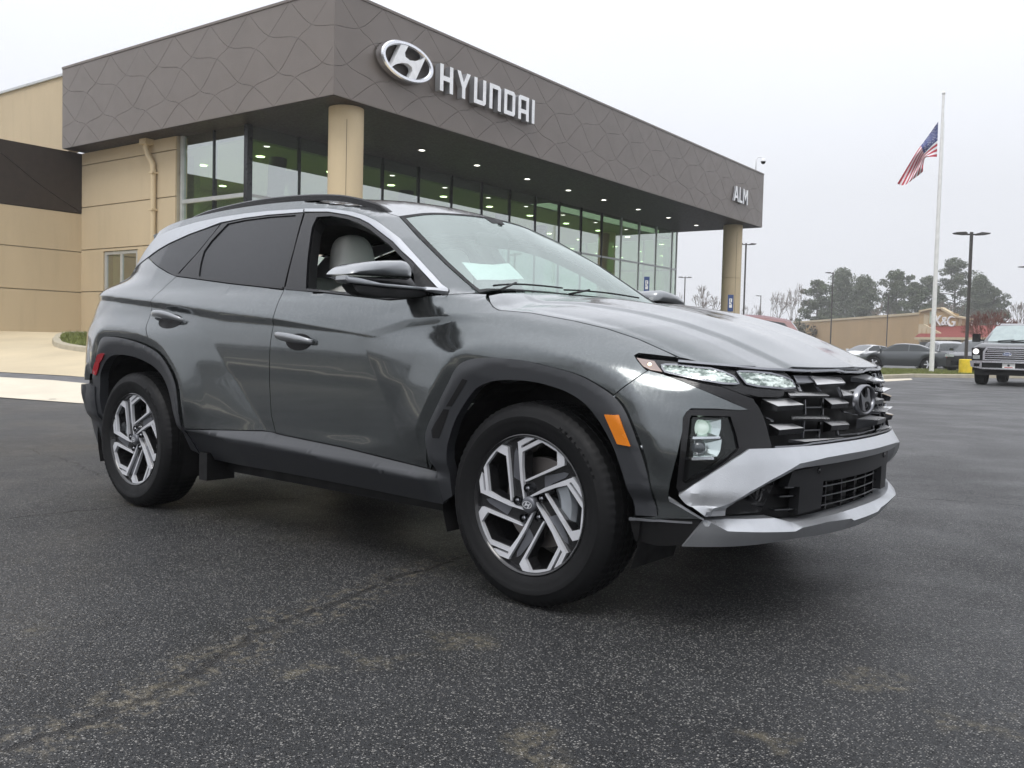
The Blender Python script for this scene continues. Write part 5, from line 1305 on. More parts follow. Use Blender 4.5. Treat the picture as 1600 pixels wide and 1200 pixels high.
# door: aluminium storefront pair
dr = bbox('door', W_L+.03, W_L+.10, 8.54, 10.25, FZ, FZ+.10, MT['frame'])
for l0, l1, z0, z1 in ((8.54, 8.64, .10, 2.38), (10.15, 10.25, .10, 2.38), (9.34, 9.44, .10, 2.30), (8.64, 10.15, 2.30, 2.38)): bbox('door_frame', W_L+.03, W_L+.10, l0, l1, FZ+z0, FZ+z1, MT['frame'], dr).matrix_parent_inverse = Matrix.Identity(4)
for l0, l1 in ((8.64, 9.34), (9.44, 10.15)): bbox('pane', W_L+.06, W_L+.07, l0, l1, FZ+.10, FZ+2.30, MT['bglass'], dr)
bbox('wall', 1.3, 1.4, 8.4, 10.4, FZ, FZ+2.4, MT['incol'])
# wing with brown band, beige upper box
W_W = 11.47
jointed('wall', -7.0, .66, W_W, W_W+.4, [FZ-.6, FZ+1.22, FZ+2.42, FZ+3.56], MT['stucco'], 'l')
bbox('wall', -7.0, .66, W_W+.03, W_W+.4, FZ+3.56, SZ-.03, MT['fdark'])
zz0, zz1 = FZ+3.57, SZ-.03
for (a, b_) in ((-7.0, -4.6), (-4.6, -2.3), (-2.3, .64)):
    # big curved-seam dark panels
    h = zz1-zz0; w = b_-a; S_ = catmull([(0, h), (w*.35, h*.62), (w*.6, h*.35), (w, 0)], 6)
    for P in (np.vstack([S_, [[0, 0]]]), np.vstack([S_[::-1], [[w, h]]])[::1]):
        P = np.array(P); P = P if area2(P) > 0 else P[::-1]; P = shrink(P, .008); m_ = MB(); m_.prism([tuple(p) for p in P], B(a, W_W-.01, zz0), eR, eZ, eL, .035); bpart(m_.obj('band_panel', MT['fdark']))
bbox('wall', .22, .5, 11.44, 20, SZ-.02, TZ-.12, MT['stucco']); bbox('coping', .16, .6, 11.44, 20, TZ-.12, TZ-.05, MT['frame'])
bbox('roof', .8, 25, .8, 16, TZ-.5, TZ-.4, MT['mblack'])
# downpipe
m_ = MB(); m_.tube([B(.50, 7.92, SZ-.10), B(.48, 7.92, SZ-.25), B(.48, 7.84, SZ-.42), B(.52, 7.66, SZ-.70), B(.53, 7.64, SZ-.9), B(.53, 7.64, FZ+.1)], .075, 10); bpart(m_.obj('downpipe', MT['stucco2'], None, True, angle=40))
m_ = MB(); m_.box(B(.50, 7.92, SZ-.08), (.26, .30, .16), ax=(eR, eL, eZ)); bpart(m_.obj('rain_head', MT['stucco2']))
for z in (FZ+1.6, FZ+3.4, FZ+4.4): bbox('pipe_bracket', .44, .63, 7.55, 7.73, z, z+.05, MT['stucco2'])
# glazing
GR, GL = .80, 3.95          # left glass plane (r), right glass plane (l)
def pane(r0, r1, l0, l1, z0, z1): return bbox('pane', r0, r1, l0, l1, z0, z1, MT['bglass'])
def mull(r0, r1, l0, l1, z0, z1, mat): return bbox('mullion', r0, r1, l0, l1, z0, z1, mat)
HB = 4.52
mull(GR-.06, GR+.12, 6.62, 6.72, FZ, SZ-.015, MT['frame'])
for a, b_ in ((5.35, 6.62), (GL+.08, 5.30)):
    pane(GR, GR+.012, a, b_, HB+.05, SZ-.02); pane(GR, GR+.012, a, b_, FZ+.1, HB-.05)
mull(GR-.03, GR+.08, 5.30, 5.35, HB+.05, SZ-.015, MT['frdark']); mull(GR-.03, GR+.08, 5.30, 5.35, FZ, HB-.05, MT['frdark'])
mull(GR-.05, GR+.10, GL+.08, 6.62, HB-.05, HB+.05, MT['frame']); mull(GR-.05, GR+.10, GL+.08, 6.62, FZ, FZ+.1, MT['frame'])
mull(GR-.06, GR+.10, GL-.06, GL+.08, FZ, SZ-.015, MT['frdark'])
rs = [GR+.10+k*1.575 for k in range(17)]
ends = 25.0
for i, r0 in enumerate(rs):
    r1 = rs[i+1] if i+1 < len(rs) else ends
    if r0 > ends-.3: break
    r1 = min(r1, ends)
    pane(r0+.025, r1-.025, GL, GL+.012, HB+.035, SZ-.02); pane(r0+.025, r1-.025, GL, GL+.012, FZ+.1, HB-.035)
    light = (i >= 11)
    mull(r1-.025, r1+.025, GL-.03, GL+.08, FZ, SZ-.015, MT['frame'] if light else MT['frdark'])
    mull(r0+.025, r1-.025, GL-.02, GL+.06, HB-.035, HB+.035, MT['frame']); mull(r0+.025, r1-.025, GL-.02, GL+.06, FZ, FZ+.1, MT['frame'])
# end glazing (far side return) and interior
for k in range(5):
    l0 = GL+.1+k*1.6; pane(25.0, 25.012, l0+.03, l0+1.57, FZ+.1, HB-.04); pane(25.0, 25.012, l0+.03, l0+1.57, HB+.04, SZ-.02); mull(24.97, 25.06, l0+1.57, l0+1.63, FZ, SZ-.015, MT['frame']); mull(24.97, 25.06, l0+.03, l0+1.57, HB-.04, HB+.04, MT['frame'])
bbox('floor', GR, 24.95, GL+.1, 13, FZ-.1, FZ, MT['innerfl']); bbox('ceiling', GR+.2, 24.9, GL+.2, 13, SZ-.35, SZ-.3, MT['inner']); bbox('wall', GR+.2, 25.0, 12, 12.2, FZ, SZ-.36, MT['inner'])
bbox('wall', 1.5, 1.7, 7.2, 12, FZ, SZ-.36, MT['inner'])
for i, (r_, l_) in enumerate(((2.6, 5.4), (4.2, 6.8), (8.5, 6.0), (10.2, 7.0), (14.5, 6.5), (18, 7), (21.5, 6))):
    m_ = MB(); m_.tube([B(r_, l_, FZ), B(r_+.35, l_, SZ-.36)], [.16, .26], 10); bpart(m_.obj('interior_column', MT['incol'], None, True, angle=50))
MT['dl2'] = emit_mat('ceiling_panel_glow', (1.0, .98, .86), 10)
for r_ in np.arange(2.5, 24, 2.6):
    for l_ in (5.6, 8.2, 10.8):
        m_ = MB(); m_.lathe([(.0001, 0), (.12, 0), (.12, .01)], 10, tuple(B(r_, l_, SZ-.37))); bpart(m_.obj('ceiling_light', MT['dl2']))
for r_ in (3.5, 8.0, 12.5, 17.0, 21.5):      # the showroom's lit ceiling lamps
    for l_ in (6.4, 9.6):
        ld = bpy.data.lights.new('ceiling_lamp', 'SPOT'); ld.energy = 260; ld.spot_size = math.radians(150); ld.spot_blend = .8; ld.shadow_soft_size = .12; ld.color = (1, .98, .88)
        lo_ = bpy.data.objects.new('ceiling_lamp', ld); COL.objects.link(lo_); lo_.location = tuple(B(r_, l_, SZ-.42))
# columns
for i, (r_, l_, rad) in enumerate(((.98, .62, .405), (24.0, .80, .41))):
    c_ = MB(); c = B(r_, l_, 0)
    for z0, z1 in ((-.5, FZ+.9), (FZ+.915, FZ+3.05), (FZ+3.065, SZ-.02)): c_.lathe([(rad-.01, z0), (rad, z0+.006), (rad, z1-.006), (rad-.01, z1)], 48, (c[0], c[1], 0))
    c_.lathe([(rad-.015, -.5), (rad-.015, SZ-.35)], 48, (c[0], c[1], 0)); col_ = bpart(c_.obj('column', MT['stucco2'], None, True, angle=30))
    for an in (math.radians(-38), math.radians(140)):
        s_ = MB(); s_.box((c[0]+rad*math.cos(an), c[1]+rad*math.sin(an), (FZ+SZ-.35)/2), (.006, .010, SZ-.35-FZ), an); bpart(s_.obj('joint', MT['fdark']))

# ---- sign letters and emblem (stand off the fascia)
GLY = {'H': [[(0, 0), (.18, 0), (.18, .41), (.52, .41), (.52, 0), (.70, 0), (.70, 1), (.52, 1), (.52, .59), (.18, .59), (.18, 1), (0, 1)]],
       'Y': [[(.29, 0), (.47, 0), (.47, .40), (.76, 1), (.56, 1), (.38, .62), (.20, 1), (0, 1), (.29, .40)]],
       'U': [[(0, 0), (.60, 0), (.70, .10), (.70, 1), (.52, 1), (.52, .17), (.18, .17), (.18, 1), (0, 1)]],
       'N': [[(0, 0), (.18, 0), (.18, .83), (.52, .83), (.52, 0), (.70, 0), (.70, .90), (.60, 1), (0, 1)]],
       'D': [[(0, 0), (.35, 0), (.35, .17), (.18, .17), (.18, .83), (.35, .83), (.35, 1), (0, 1)], [(.35, 0), (.60, 0), (.70, .10), (.70, .90), (.60, 1), (.35, 1), (.35, .83), (.52, .83), (.52, .17), (.35, .17)]],
       'A': [[(0, 0), (.18, 0), (.18, .28), (.35, .28), (.35, .45), (.18, .45), (.18, .83), (.35, .83), (.35, 1), (.10, 1), (0, .90)], [(.35, .28), (.52, .28), (.52, 0), (.70, 0), (.70, 1), (.35, 1), (.35, .83), (.52, .83), (.52, .45), (.35, .45)]],
       'I': [[(0, 0), (.18, 0), (.18, 1), (0, 1)]],
       'a': [[(0, 0), (.17, 0), (.24, .22), (.40, .22), (.40, .38), (.30, .38), (.40, .74), (.40, 1), (.31, 1)], [(.40, .22), (.56, .22), (.63, 0), (.80, 0), (.49, 1), (.40, 1), (.40, .74), (.50, .38), (.40, .38)]],
       'L': [[(0, 0), (.55, 0), (.55, .16), (.17, .16), (.17, 1), (0, 1)]],
       'M': [[(0, 0), (.16, 0), (.16, .66), (.40, .22), (.64, .66), (.64, 0), (.80, 0), (.80, 1), (.66, 1), (.40, .52), (.14, 1), (0, 1)]]}
MT['sgnw'] = simple('sign_face_white', (.80, .81, .82), .35, .2); MT['sgnside'] = simple('sign_return_grey', (.33, .34, .36), .4, .6)
def word(text, r0, z0, h, wsc, gap, name, label, depth=.13, lift=.05):
    root = empty(name, tuple(B(r0, -lift, z0))); tag(root, label, 'sign'); x = 0; Mi = Matrix.Translation(-Vector(B(r0, -lift, z0)))
    for ch in text:
        polys = GLY[ch]; w = max(p[0] for P in polys for p in P); m_ = MB()
        for P in polys:
            n = len(P); o = B(r0+x, -(lift+depth), z0); A = [o+eR*(p[0]*wsc*h)+eZ*(p[1]*h) for p in P]; Bk_ = [a+eL*depth for a in A]
            m_.add(A, [tuple(range(n))], 0); m_.add(A+Bk_, [(i, (i+1) % n, n+(i+1) % n, n+i) for i in range(n)]+[tuple(range(n, 2*n))[::-1]], 1)
        ob = m_.obj('letter', None, None, mats=[MT['sgnw'], MT['sgnside']]); ob.parent = root; ob.matrix_parent_inverse = Mi; x += (w*wsc+gap)*h
    # standoff pins
    return root
word('HYUNDAI', 3.30, SZ+.83, .66, 1.08, .23, 'wall_sign', 'white raised HYUNDAI letters on the brown fascia, right of the oval emblem', .16, .05)
word('aLM', 21.85, SZ+.70, .62, 1.0, .10, 'wall_sign', 'small white ALM letters at the far end of the brown fascia', .08, .03)
em_ = empty('wall_emblem', tuple(B(2.13, -.05, SZ+1.21))); tag(em_, 'large silver oval emblem with slanted H on the brown fascia', 'emblem'); Mi = Matrix.Translation(-Vector(B(2.13, -.05, SZ+1.21)))
n = 56; RX, RY = .90, .455; V = []
for (k_, d_) in ((1.0, 0.0), (1.0, -.17), (.965, -.20), (.88, -.20), (.84, -.17), (.84, -.02)): V += [B(2.13, -.05, SZ+1.21)+eR*(RX*k_*math.cos(2*math.pi*i/n))+eZ*((RY*k_-(RX-RY)*(1-k_)*.5)*math.sin(2*math.pi*i/n))+eL*d_ for i in range(n)]
o_ = mesh_obj('ring', V, [(j*n+i, j*n+(i+1) % n, (j+1)*n+(i+1) % n, (j+1)*n+i) for j in range(5) for i in range(n)], MT['chrome'], em_, True, angle=30); o_.matrix_parent_inverse = Mi
m_ = MB(); m_.prism(hlogo(.80, .40), B(2.13, -.24, SZ+1.21), eR, eZ, eL, .13); o_ = m_.obj('emblem_letter', MT['sgnw'], em_); o_.matrix_parent_inverse = Mi
m_ = MB(); V = [B(2.13, -.062, SZ+1.21)+eR*(RX*.86*math.cos(2*math.pi*i/n))+eZ*(RY*.86*math.sin(2*math.pi*i/n)) for i in range(n)]; m_.add(V, [tuple(range(n))]); o_ = m_.obj('emblem_plate', MT['fdark'], em_); o_.matrix_parent_inverse = Mi
# security camera on the roof corner
cc = empty('security_camera', tuple(B(24.85, .2, TZ))); tag(cc, 'small dome security camera on a gooseneck at the right end of the showroom roof', 'camera')
m_ = MB(); m_.tube([(0, 0, 0), (0, 0, .55), (.03, .02, .66), (.10, .06, .70), (.20, .12, .68)], .022, 8); m_.obj('bracket', MT['sgnw'], cc, True)
m_ = MB(); m_.lathe([(.0001, .70), (.09, .69), (.12, .62), (.12, .56)], 16, (.26, .15, -.06)); m_.obj('housing', MT['sgnw'], cc, True, angle=40)
m_ = MB(); m_.lathe([(.105, .56), (.085, .49), (.04, .455), (.0001, .45)], 16, (.26, .15, -.06)); m_.obj('dome', MT['gblack'], cc, True)
# ================================================================== FAR SIDE OF THE LOT
def horiz(x): return 535+(x-800)*math.tan(ROLL)
def gpt(px, D, z=0.):
    """ground point under picture column px at depth D"""
    y = horiz(px); P = at_depth(px, y, D); return np.array([P[0], P[1], z])
def text_mesh(name, body, size, mat, loc, ex, ez, depth=.02, parent=None):
    cu = bpy.data.curves.new('t', 'FONT'); cu.body = body; cu.size = size; cu.extrude = depth/2; cu.align_x = 'CENTER'; cu.align_y = 'CENTER'
    ob = bpy.data.objects.new('t', cu); COL.objects.link(ob); dg = bpy.context.evaluated_depsgraph_get(); me = bpy.data.meshes.new_from_object(ob.evaluated_get(dg)); bpy.data.objects.remove(ob)
    ex = Vector(ex).normalized(); ez = Vector(ez); n = ex.cross(ez)
    M_ = Matrix(((ex.x, ez.x, n.x, loc[0]), (ex.y, ez.y, n.y, loc[1]), (ex.z, ez.z, n.z, loc[2]), (0, 0, 0, 1))); me.transform(M_); me.materials.clear(); me.materials.append(mat)
    o = bpy.data.objects.new(name, me); COL.objects.link(o)
    if parent: o.parent = parent; o.matrix_parent_inverse = parent.matrix_basis.inverted()
    return o
MT['grassb'] = simple('grass_soil', (.09, .10, .03), .9, var=.3, nscale=3); MT['grass'] = simple('grass_blade', (.15, .17, .045), .8, var=.3, nscale=2)
MT['yellow'] = simple('yellow_paint', (.72, .53, .03), .6, var=.15, nscale=4); MT['white'] = simple('white_pole', (.74, .74, .72), .4); MT['pole'] = simple('bronze_pole', (.055, .050, .045), .5, .3)
# ---- grass islands
def island(name, P, h=.13, kw=.16, label=None):
    P = np.array(P)[:, :2]; P = P if area2(P) > 0 else P[::-1]; I = shrink(P, kw); n = len(P); z = [float(gz(*p)) for p in P]
    V = [(p[0], p[1], zz) for p, zz in zip(P, z)]+[(p[0], p[1], zz+h-.02) for p, zz in zip(shrink(P, .01), z)]+[(p[0], p[1], zz+h) for p, zz in zip(shrink(P, .035), z)]+[(p[0], p[1], zz+h) for p, zz in zip(I, z)]+[(p[0], p[1], zz+h-.03) for p, zz in zip(I, z)]
    k_ = mesh_obj(name, V, [(r*n+i, r*n+(i+1) % n, (r+1)*n+(i+1) % n, (r+1)*n+i) for r in range(4) for i in range(n)], MT['kerb']); k_['kind'] = 'structure'
    s_ = mesh_obj('soil', [(p[0], p[1], zz+h-.025) for p, zz in zip(I, z)], [tuple(range(n))], MT['grassb']); s_['kind'] = 'structure'
    lo, hi = I.min(0), I.max(0); A = abs(area2(I)); N_ = int(min(26000, A*520)); Q = RNG.uniform(lo, hi, (N_*3, 2)); Q = Q[inside(Q, [I])][:N_]
    zb_ = gz(Q[:, 0], Q[:, 1])+h-.03; a = RNG.uniform(0, 6.28, len(Q)); w = .012; hh = RNG.uniform(.04, .10, len(Q)); tx, ty = RNG.normal(0, .03, (2, len(Q)))
    V = np.zeros((len(Q), 3, 3)); V[:, 0] = np.stack([Q[:, 0]-w*np.cos(a), Q[:, 1]-w*np.sin(a), zb_], 1); V[:, 1] = np.stack([Q[:, 0]+w*np.cos(a), Q[:, 1]+w*np.sin(a), zb_], 1); V[:, 2] = np.stack([Q[:, 0]+tx, Q[:, 1]+ty, zb_+hh], 1)
    g_ = mesh_obj('grass', V.reshape(-1, 3), np.arange(len(Q)*3).reshape(-1, 3), MT['grass']); g_['kind'] = 'stuff'; return k_
pl_ = [gnd(x, y) for x, y in ((81, 536), (84, 542), (95, 546), (120, 550), (150, 553), (230, 560))]+[gnd(x, y) for x, y in ((230, 529), (150, 526.5), (120, 526.3), (98, 527), (86, 530))]
island('kerb', pl_)
far_ = [gpt(x, D)  for x, D in ((1300, 31.2), (1340, 31.6), (1385, 32.4), (1415, 34), (1430, 35.2), (1470, 35.6), (1530, 36.6), (1620, 38), (1760, 40), (1760, 49), (1620, 49), (1500, 47), (1400, 46), (1300, 45))]
island('kerb', far_, .14)
tri = [gpt(x, D) for x, D in ((1340, 28.6), (1390, 29.5), (1428, 31.8), (1425, 33.6), (1385, 32.0), (1340, 31.2))]
o_ = mesh_obj('pavement', [(p[0], p[1], .006) for p in tri], [tuple(range(6))], MT['strip']); o_['kind'] = 'structure'
# ---- flagpole and flag
D = 41; fp = empty('flagpole', tuple(gpt(1456.5, D, .12))); tag(fp, 'tall white flagpole standing in the grass island', 'flagpole'); H_ = (horiz(1465)-153)/FPX*D+.95-.12
m_ = MB(); m_.tube([(0, 0, 0), (0, 0, H_*.4), (0, 0, H_)], [.105, .09, .055], 14); m_.obj('pole', MT['white'], fp, True, angle=40)
m_ = MB(); m_.lathe([(.0001, H_+.16), (.06, H_+.13), (.085, H_+.08), (.06, H_+.02), (.03, H_)], 12); m_.obj('finial', MT['white'], fp, True)
m_ = MB(); m_.tube([(.1, -.06, .6), (.1, -.06, H_*.9)], .008, 4); m_.obj('halyard', MT['white'], fp)
MT['fr'] = simple('flag_red', (.42, .035, .06), .8); MT['fw'] = simple('flag_white', (.74, .74, .76), .8); MT['fb'] = simple('flag_blue', (.035, .05, .17), .8)
nu, nv = 40, 26; V = []
topE = catmull([(1466, 190), (1449, 214), (1433, 236), (1417, 262), (1402, 287)], 12); botE = catmull([(1464, 245), (1456, 245), (1446, 246.5), (1443, 256), (1442, 268)], 12)
topE = resample(topE, nu+1); botE = resample(botE, nu+1)
for i in range(nu+1):
    for j in range(nv+1):
        b_, a_ = i/nu, j/nv; p = topE[i]*(1-a_)+botE[i]*a_; p = p+np.array([0, -4*math.sin(a_*math.pi)*b_*math.sin(b_*5+a_*4)+9*b_**2*math.sin(a_*math.pi)])
        V.append(at_depth(p[0], p[1], D+.28*b_*math.sin(a_*9+b_*7)+.22*math.sin(b_*11+a_*2)*b_))
F = []; mi = []
for i in range(nu):
    for j in range(nv):
        F.append((i*(nv+1)+j, i*(nv+1)+j+1, (i+1)*(nv+1)+j+1, (i+1)*(nv+1)+j)); mi.append(2 if (i < nu*.4 and j < 14) else (0 if (j//2) % 2 == 0 else 1))
fl_ = empty('flag', tuple(V[0])); tag(fl_, 'American flag hanging limp from the upper part of the white pole', 'flag')
o_ = mesh_obj('cloth', np.array(V)-V[0], F, None, fl_, True, mats=[MT['fr'], MT['fw'], MT['fb']], fmat=mi)
m_ = MB(); V = np.array(V)-V[0]
for r_ in range(9):
    for c_ in range(6 if r_ % 2 == 0 else 5):
        i = int((c_+.7+(0 if r_ % 2 == 0 else .5))*nu*.4/6.4); j = int((r_+.8)*14/10); p = V[i*(nv+1)+j]; e1 = V[(i+1)*(nv+1)+j]-p; e2 = V[i*(nv+1)+j+1]-p; nn_ = np.cross(e1, e2); nn_ /= np.linalg.norm(nn_)
        for s_ in (1, -1):
            m_.add([p+nn_*.006*s_+.035*(math.cos(k*math.pi/5)*(1 if k % 2 == 0 else .4)*e1/np.linalg.norm(e1)+math.sin(k*math.pi/5)*(1 if k % 2 == 0 else .4)*e2/np.linalg.norm(e2)) for k in range(10)], [tuple(range(10))])
o_ = m_.obj('stars', MT['fw'], fl_); o_['kind'] = 'stuff'
# ---- lamp posts
def post(px, D, top, label, z0=0., heads=2, base=None, hd=.0):
    P = gpt(px, D, z0); r = empty('lamp_post', tuple(P), math.atan2(CR[1], CR[0])); tag(r, label, 'lamp post', 'lamp posts around the car parks'); H = (horiz(px)-top)/FPX*D+.946-z0
    m_ = MB(); m_.box((0, 0, H/2), (.10, .10, H)); m_.obj('pole', MT['pole'], r)
    for s_ in ((-1, 1) if heads == 2 else (-1,)):
        m_ = MB(); m_.box((s_*.20, 0, H-.10), (.26, .06, .06)); m_.obj('arm', MT['pole'], r)
        m_ = MB(); m_.prism([(.0, 0), (.40, .03), (.46, .08), (.08, .11), (0, .07)], (s_*.26, -.2, H-.12), (s_, 0, 0), (0, 0, 1), (0, 1, 0), .40); m_.obj('lamp_head', MT['pole'], r)
    if base:
        m_ = MB(); m_.lathe([(base[0], 0), (base[0], base[1]-.03), (base[0]-.03, base[1])], 20); m_.lathe([(.0001, base[1]), (base[0]-.03, base[1])], 20); m_.obj('base', MT['yellow'], r, True, angle=40)
    return r
post(1160, 66, 380, 'dark lamp post just right of the tan column', 0)
post(1067, 98, 432, 'distant lamp post left of the tan column', 0)
post(1186, 130, 461, 'most distant short lamp post above the red car', 0, 1)
post(1297, 89, 425, 'dark lamp post before the big evergreen tree', 0, 1)
post(1384.5, 115, 460, 'lamp post in front of the long tan store wall', 0, 1)
post(1509.5, 38.8, 363, 'nearest lamp post with round yellow concrete base beside the truck', .12, 2, (.26, .60))
post(1598, 80, 416, 'lamp post at the right edge of the picture', 0, 2)
# ---- store across the road
st = empty('store_building', (0, 0, 0)); tag(st, 'long tan store with gabled entrance and red awning across the car park', 'building')
MT['tan'] = stucco('tan_store_wall', (.43, .30, .165)); MT['tan2'] = stucco('tan_store_trim', (.52, .43, .29)); MT['redroof'] = simple('red_awning_metal', (.17, .024, .016), .8); MT['stone'] = simple('store_stone', (.24, .20, .15), .8, var=.4, nscale=8)
A_ = gpt(1190, 182); B_ = gpt(1434, 112); E_ = gpt(1526, 104); hA = 5.55
def wallq(name, P, Q, z0, z1, mat, off=0., th=.3):
    d = (Q-P); L = np.linalg.norm(d[:2]); d = d/L; n_ = np.array([-d[1], d[0], 0]); m_ = MB()
    m_.prism([(0, z0), (L, z0), (L, z1), (0, z1)], P-n_*off*0+n_*(-off), d, (0, 0, 1), n_ if True else -n_, th); return m_.obj(name, mat, st), d, n_, L
w_, dW, nW, LW = wallq('wall', A_, B_, -.5, hA, MT['tan'])
sgn_ = 1 if (CAM-A_)@nW < 0 else -1            # nW points away from the camera when +1
wallq('coping', A_, B_, hA, hA+.28, MT['tan2'], .12*sgn_, .5)
dF = (E_-B_); LF = np.linalg.norm(dF); dF = dF/LF; nF = np.array([-dF[1], dF[0], 0]); nF = nF if (CAM-B_)@nF < 0 else -nF
def fx(px, off=0.): # distance along the front for picture column
    d = ray(px, 540); 
    A2 = np.array([[d[0], -dF[0]], [d[1], -dF[1]]]); o = B_-nF*off-CAM; t = np.linalg.solve(A2, o[:2]); return t[1]
def zat(px, py, off=0.): u = fx(px, off); P = B_+dF*u-nF*off; Dd = (P-CAM)@CF; return CAM[2]+(horiz(px)-py)/FPX*Dd
def fpoly(name, pts, mat, off, th=.3, par=None):
    m_ = MB(); L_p = [(fx(x, off), zat(x, y, off)) for x, y in pts]; m_.prism(L_p, B_-nF*off, dF, (0, 0, 1), nF, th); return m_.obj(name, mat, st)
fpoly('gable_wall', [(1434, 560), (1512, 560), (1512, 499), (1490, 496), (1478, 490), (1466, 483), (1450, 483), (1434, 487)], MT['tan'], .0)
fpoly('cornice', [(1433, 487), (1450, 483.5), (1466, 482), (1478, 489), (1490, 495.5), (1513, 499), (1513, 496.5), (1490, 492.5), (1479, 486), (1467, 479.5), (1450, 481), (1433, 484.5)], MT['tan2'], .35, .6)
for x0, x1 in ((1441.5, 1449), (1462.5, 1486), (1489, 1501)): fpoly('wall_panel', [(x0, 508), (x1, 509.5), (x1, 492+(x1-1441)*.08), (x0, 490+(x0-1441)*.05)] if x0 != 1462.5 else [(1462.5, 508), (1486, 510), (1486, 497), (1473, 488), (1462.5, 485.5)], MT['tan2'], .04, .05)
fpoly('window', [(1450.5, 505), (1456, 505), (1456, 486), (1450.5, 486)], simple('store_window', (.45, .52, .42), .2), .05, .05)
fpoly('canopy_end', [(1434, 533), (1480, 533.5), (1480.5, 526), (1456, 513), (1442, 506), (1434, 506)], MT['tan2'], 2.2, .2)
for x in (1439, 1446, 1460, 1467, 1473): fpoly('batten', [(x, 532.5), (x+.5, 532.5), (x+.5, 512+max(0, x-1452)*.55), (x, 512+max(0, x-1452)*.55)], MT['tan'], 2.24, .05)
# sloping red awning
u0, u1 = fx(1449, 0), fx(1590, 0); zt_, zb2 = zat(1470, 508.5), zat(1485, 526, 3.2)
V = [B_+dF*u0+eZ*zt_, B_+dF*u1+eZ*zt_, B_+dF*u1-nF*3.2+eZ*zb2, B_+dF*(u0+1.2)-nF*3.2+eZ*zb2]
mesh_obj('awning', V+[v-[0, 0, .12] for v in V], [(0, 1, 2, 3), (4, 7, 6, 5), (3, 2, 6, 7), (0, 3, 7, 4)], MT['redroof'], st)
m_ = MB(); m_.prism([(0, 0), (u1-u0-1.2, 0), (u1-u0-1.2, .28), (0, .28)], B_+dF*(u0+1.2)-nF*3.25+eZ*(zb2-.30), dF, eZ, nF, .2); m_.obj('fascia', MT['tan2'], st)
fpoly('shopfront', [(1436, 549), (1600, 552), (1600, 532), (1436, 533)], MT['stone'], .6, .3)
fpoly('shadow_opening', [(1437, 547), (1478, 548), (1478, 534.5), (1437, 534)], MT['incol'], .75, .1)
for x in (1481.5, 1501, 1521, 1545, 1568): fpoly('column', [(x, 552), (x+2.2, 552), (x+2.2, 528), (x, 528)], MT['tan2'], 3.0, .3)
sgc = B_+dF*fx(1474.5, .2)-nF*.2; zc_ = zat(1474.5, 501, .2)
dxx = dF if dF@CR > 0 else -dF
sg_ = empty('store_sign', (0, 0, 0)); tag(sg_, 'white K&G letters on the tan gable of the far store', 'sign')
text_mesh('letter', 'K', 1.75, MT['sgnw'], sgc+[0, 0, zc_]-dxx*.95, dxx, (0, 0, 1), .25, sg_); text_mesh('letter', '&', 1.45, MT['sgnw'], sgc+[0, 0, zc_-.05], dxx, (0, 0, 1), .25, sg_); text_mesh('letter', 'G', 1.75, MT['sgnw'], sgc+[0, 0, zc_-.1]+dxx*1.0, dxx, (0, 0, 1), .25, sg_)
m_ = MB(); m_.prism([(-1.9, -.95), (1.8, -.95), (1.9, .8), (0, 1.15), (-1.9, .9)], sgc+[0, 0, zc_]+nF*.08, dxx, (0, 0, 1), nF, .05); m_.obj('sign_board', MT['tan'], sg_)
# ---- small blue parking signs
MT['blue'] = simple('sign_blue', (.035, .07, .19), .4)
def psign(px, py0, py1, D, label):
    zt2 = .946+(horiz(px)-py0)/FPX*D; P = gpt(px, D, .9); r = empty('parking_sign', tuple(P), math.atan2(CR[1], CR[0])); tag(r, label, 'sign'); z1 = zt2-.9
    h = (py1-py0)/FPX*D; w = h*.34
    m_ = MB(); m_.box((0, .03, (z1)/2), (.05, .04, z1)); m_.obj('post', MT['frame'], r)
    m_ = MB(); m_.box((0, 0, z1-h/2), (w, .01, h)); b_ = m_.obj('plate', MT['blue'], r)
    m_ = MB(); m_.box((0, -.008, z1-h/2), (w*.5, .004, h*.55)); m_.obj('symbol_panel', MT['white'], r)
    m_ = MB(); c0 = z1-h*.42; s_ = h*.2
    m_.lathe([(.0001, 0), (s_*.16, 0)], 8, (0, -.012, c0+s_*.62), 'y'); m_.box((-.01, -.012, c0+s_*.15), (s_*.16, .003, s_*.7)); m_.box((s_*.15, -.012, c0-s_*.2), (s_*.4, .003, s_*.14)); m_.box((s_*.42, -.012, c0-s_*.5), (s_*.13, .003, s_*.55))
    n_ = 14; m_.add([(s_*.5*math.cos(a)*k-.02, -.012, c0-s_*.45+s_*.5*math.sin(a)*k) for k in (1, .75) for a in np.linspace(math.radians(120), math.radians(380), n_)], [(i, i+1, n_+i+1, n_+i) for i in range(n_-1)]); m_.obj('wheelchair_symbol', MT['blue'], r)
psign(1007.5, 432, 457, 30, 'small blue accessible-parking sign before the glass wall'); psign(1139, 460, 486, 31, 'small blue accessible-parking sign before the tan column')
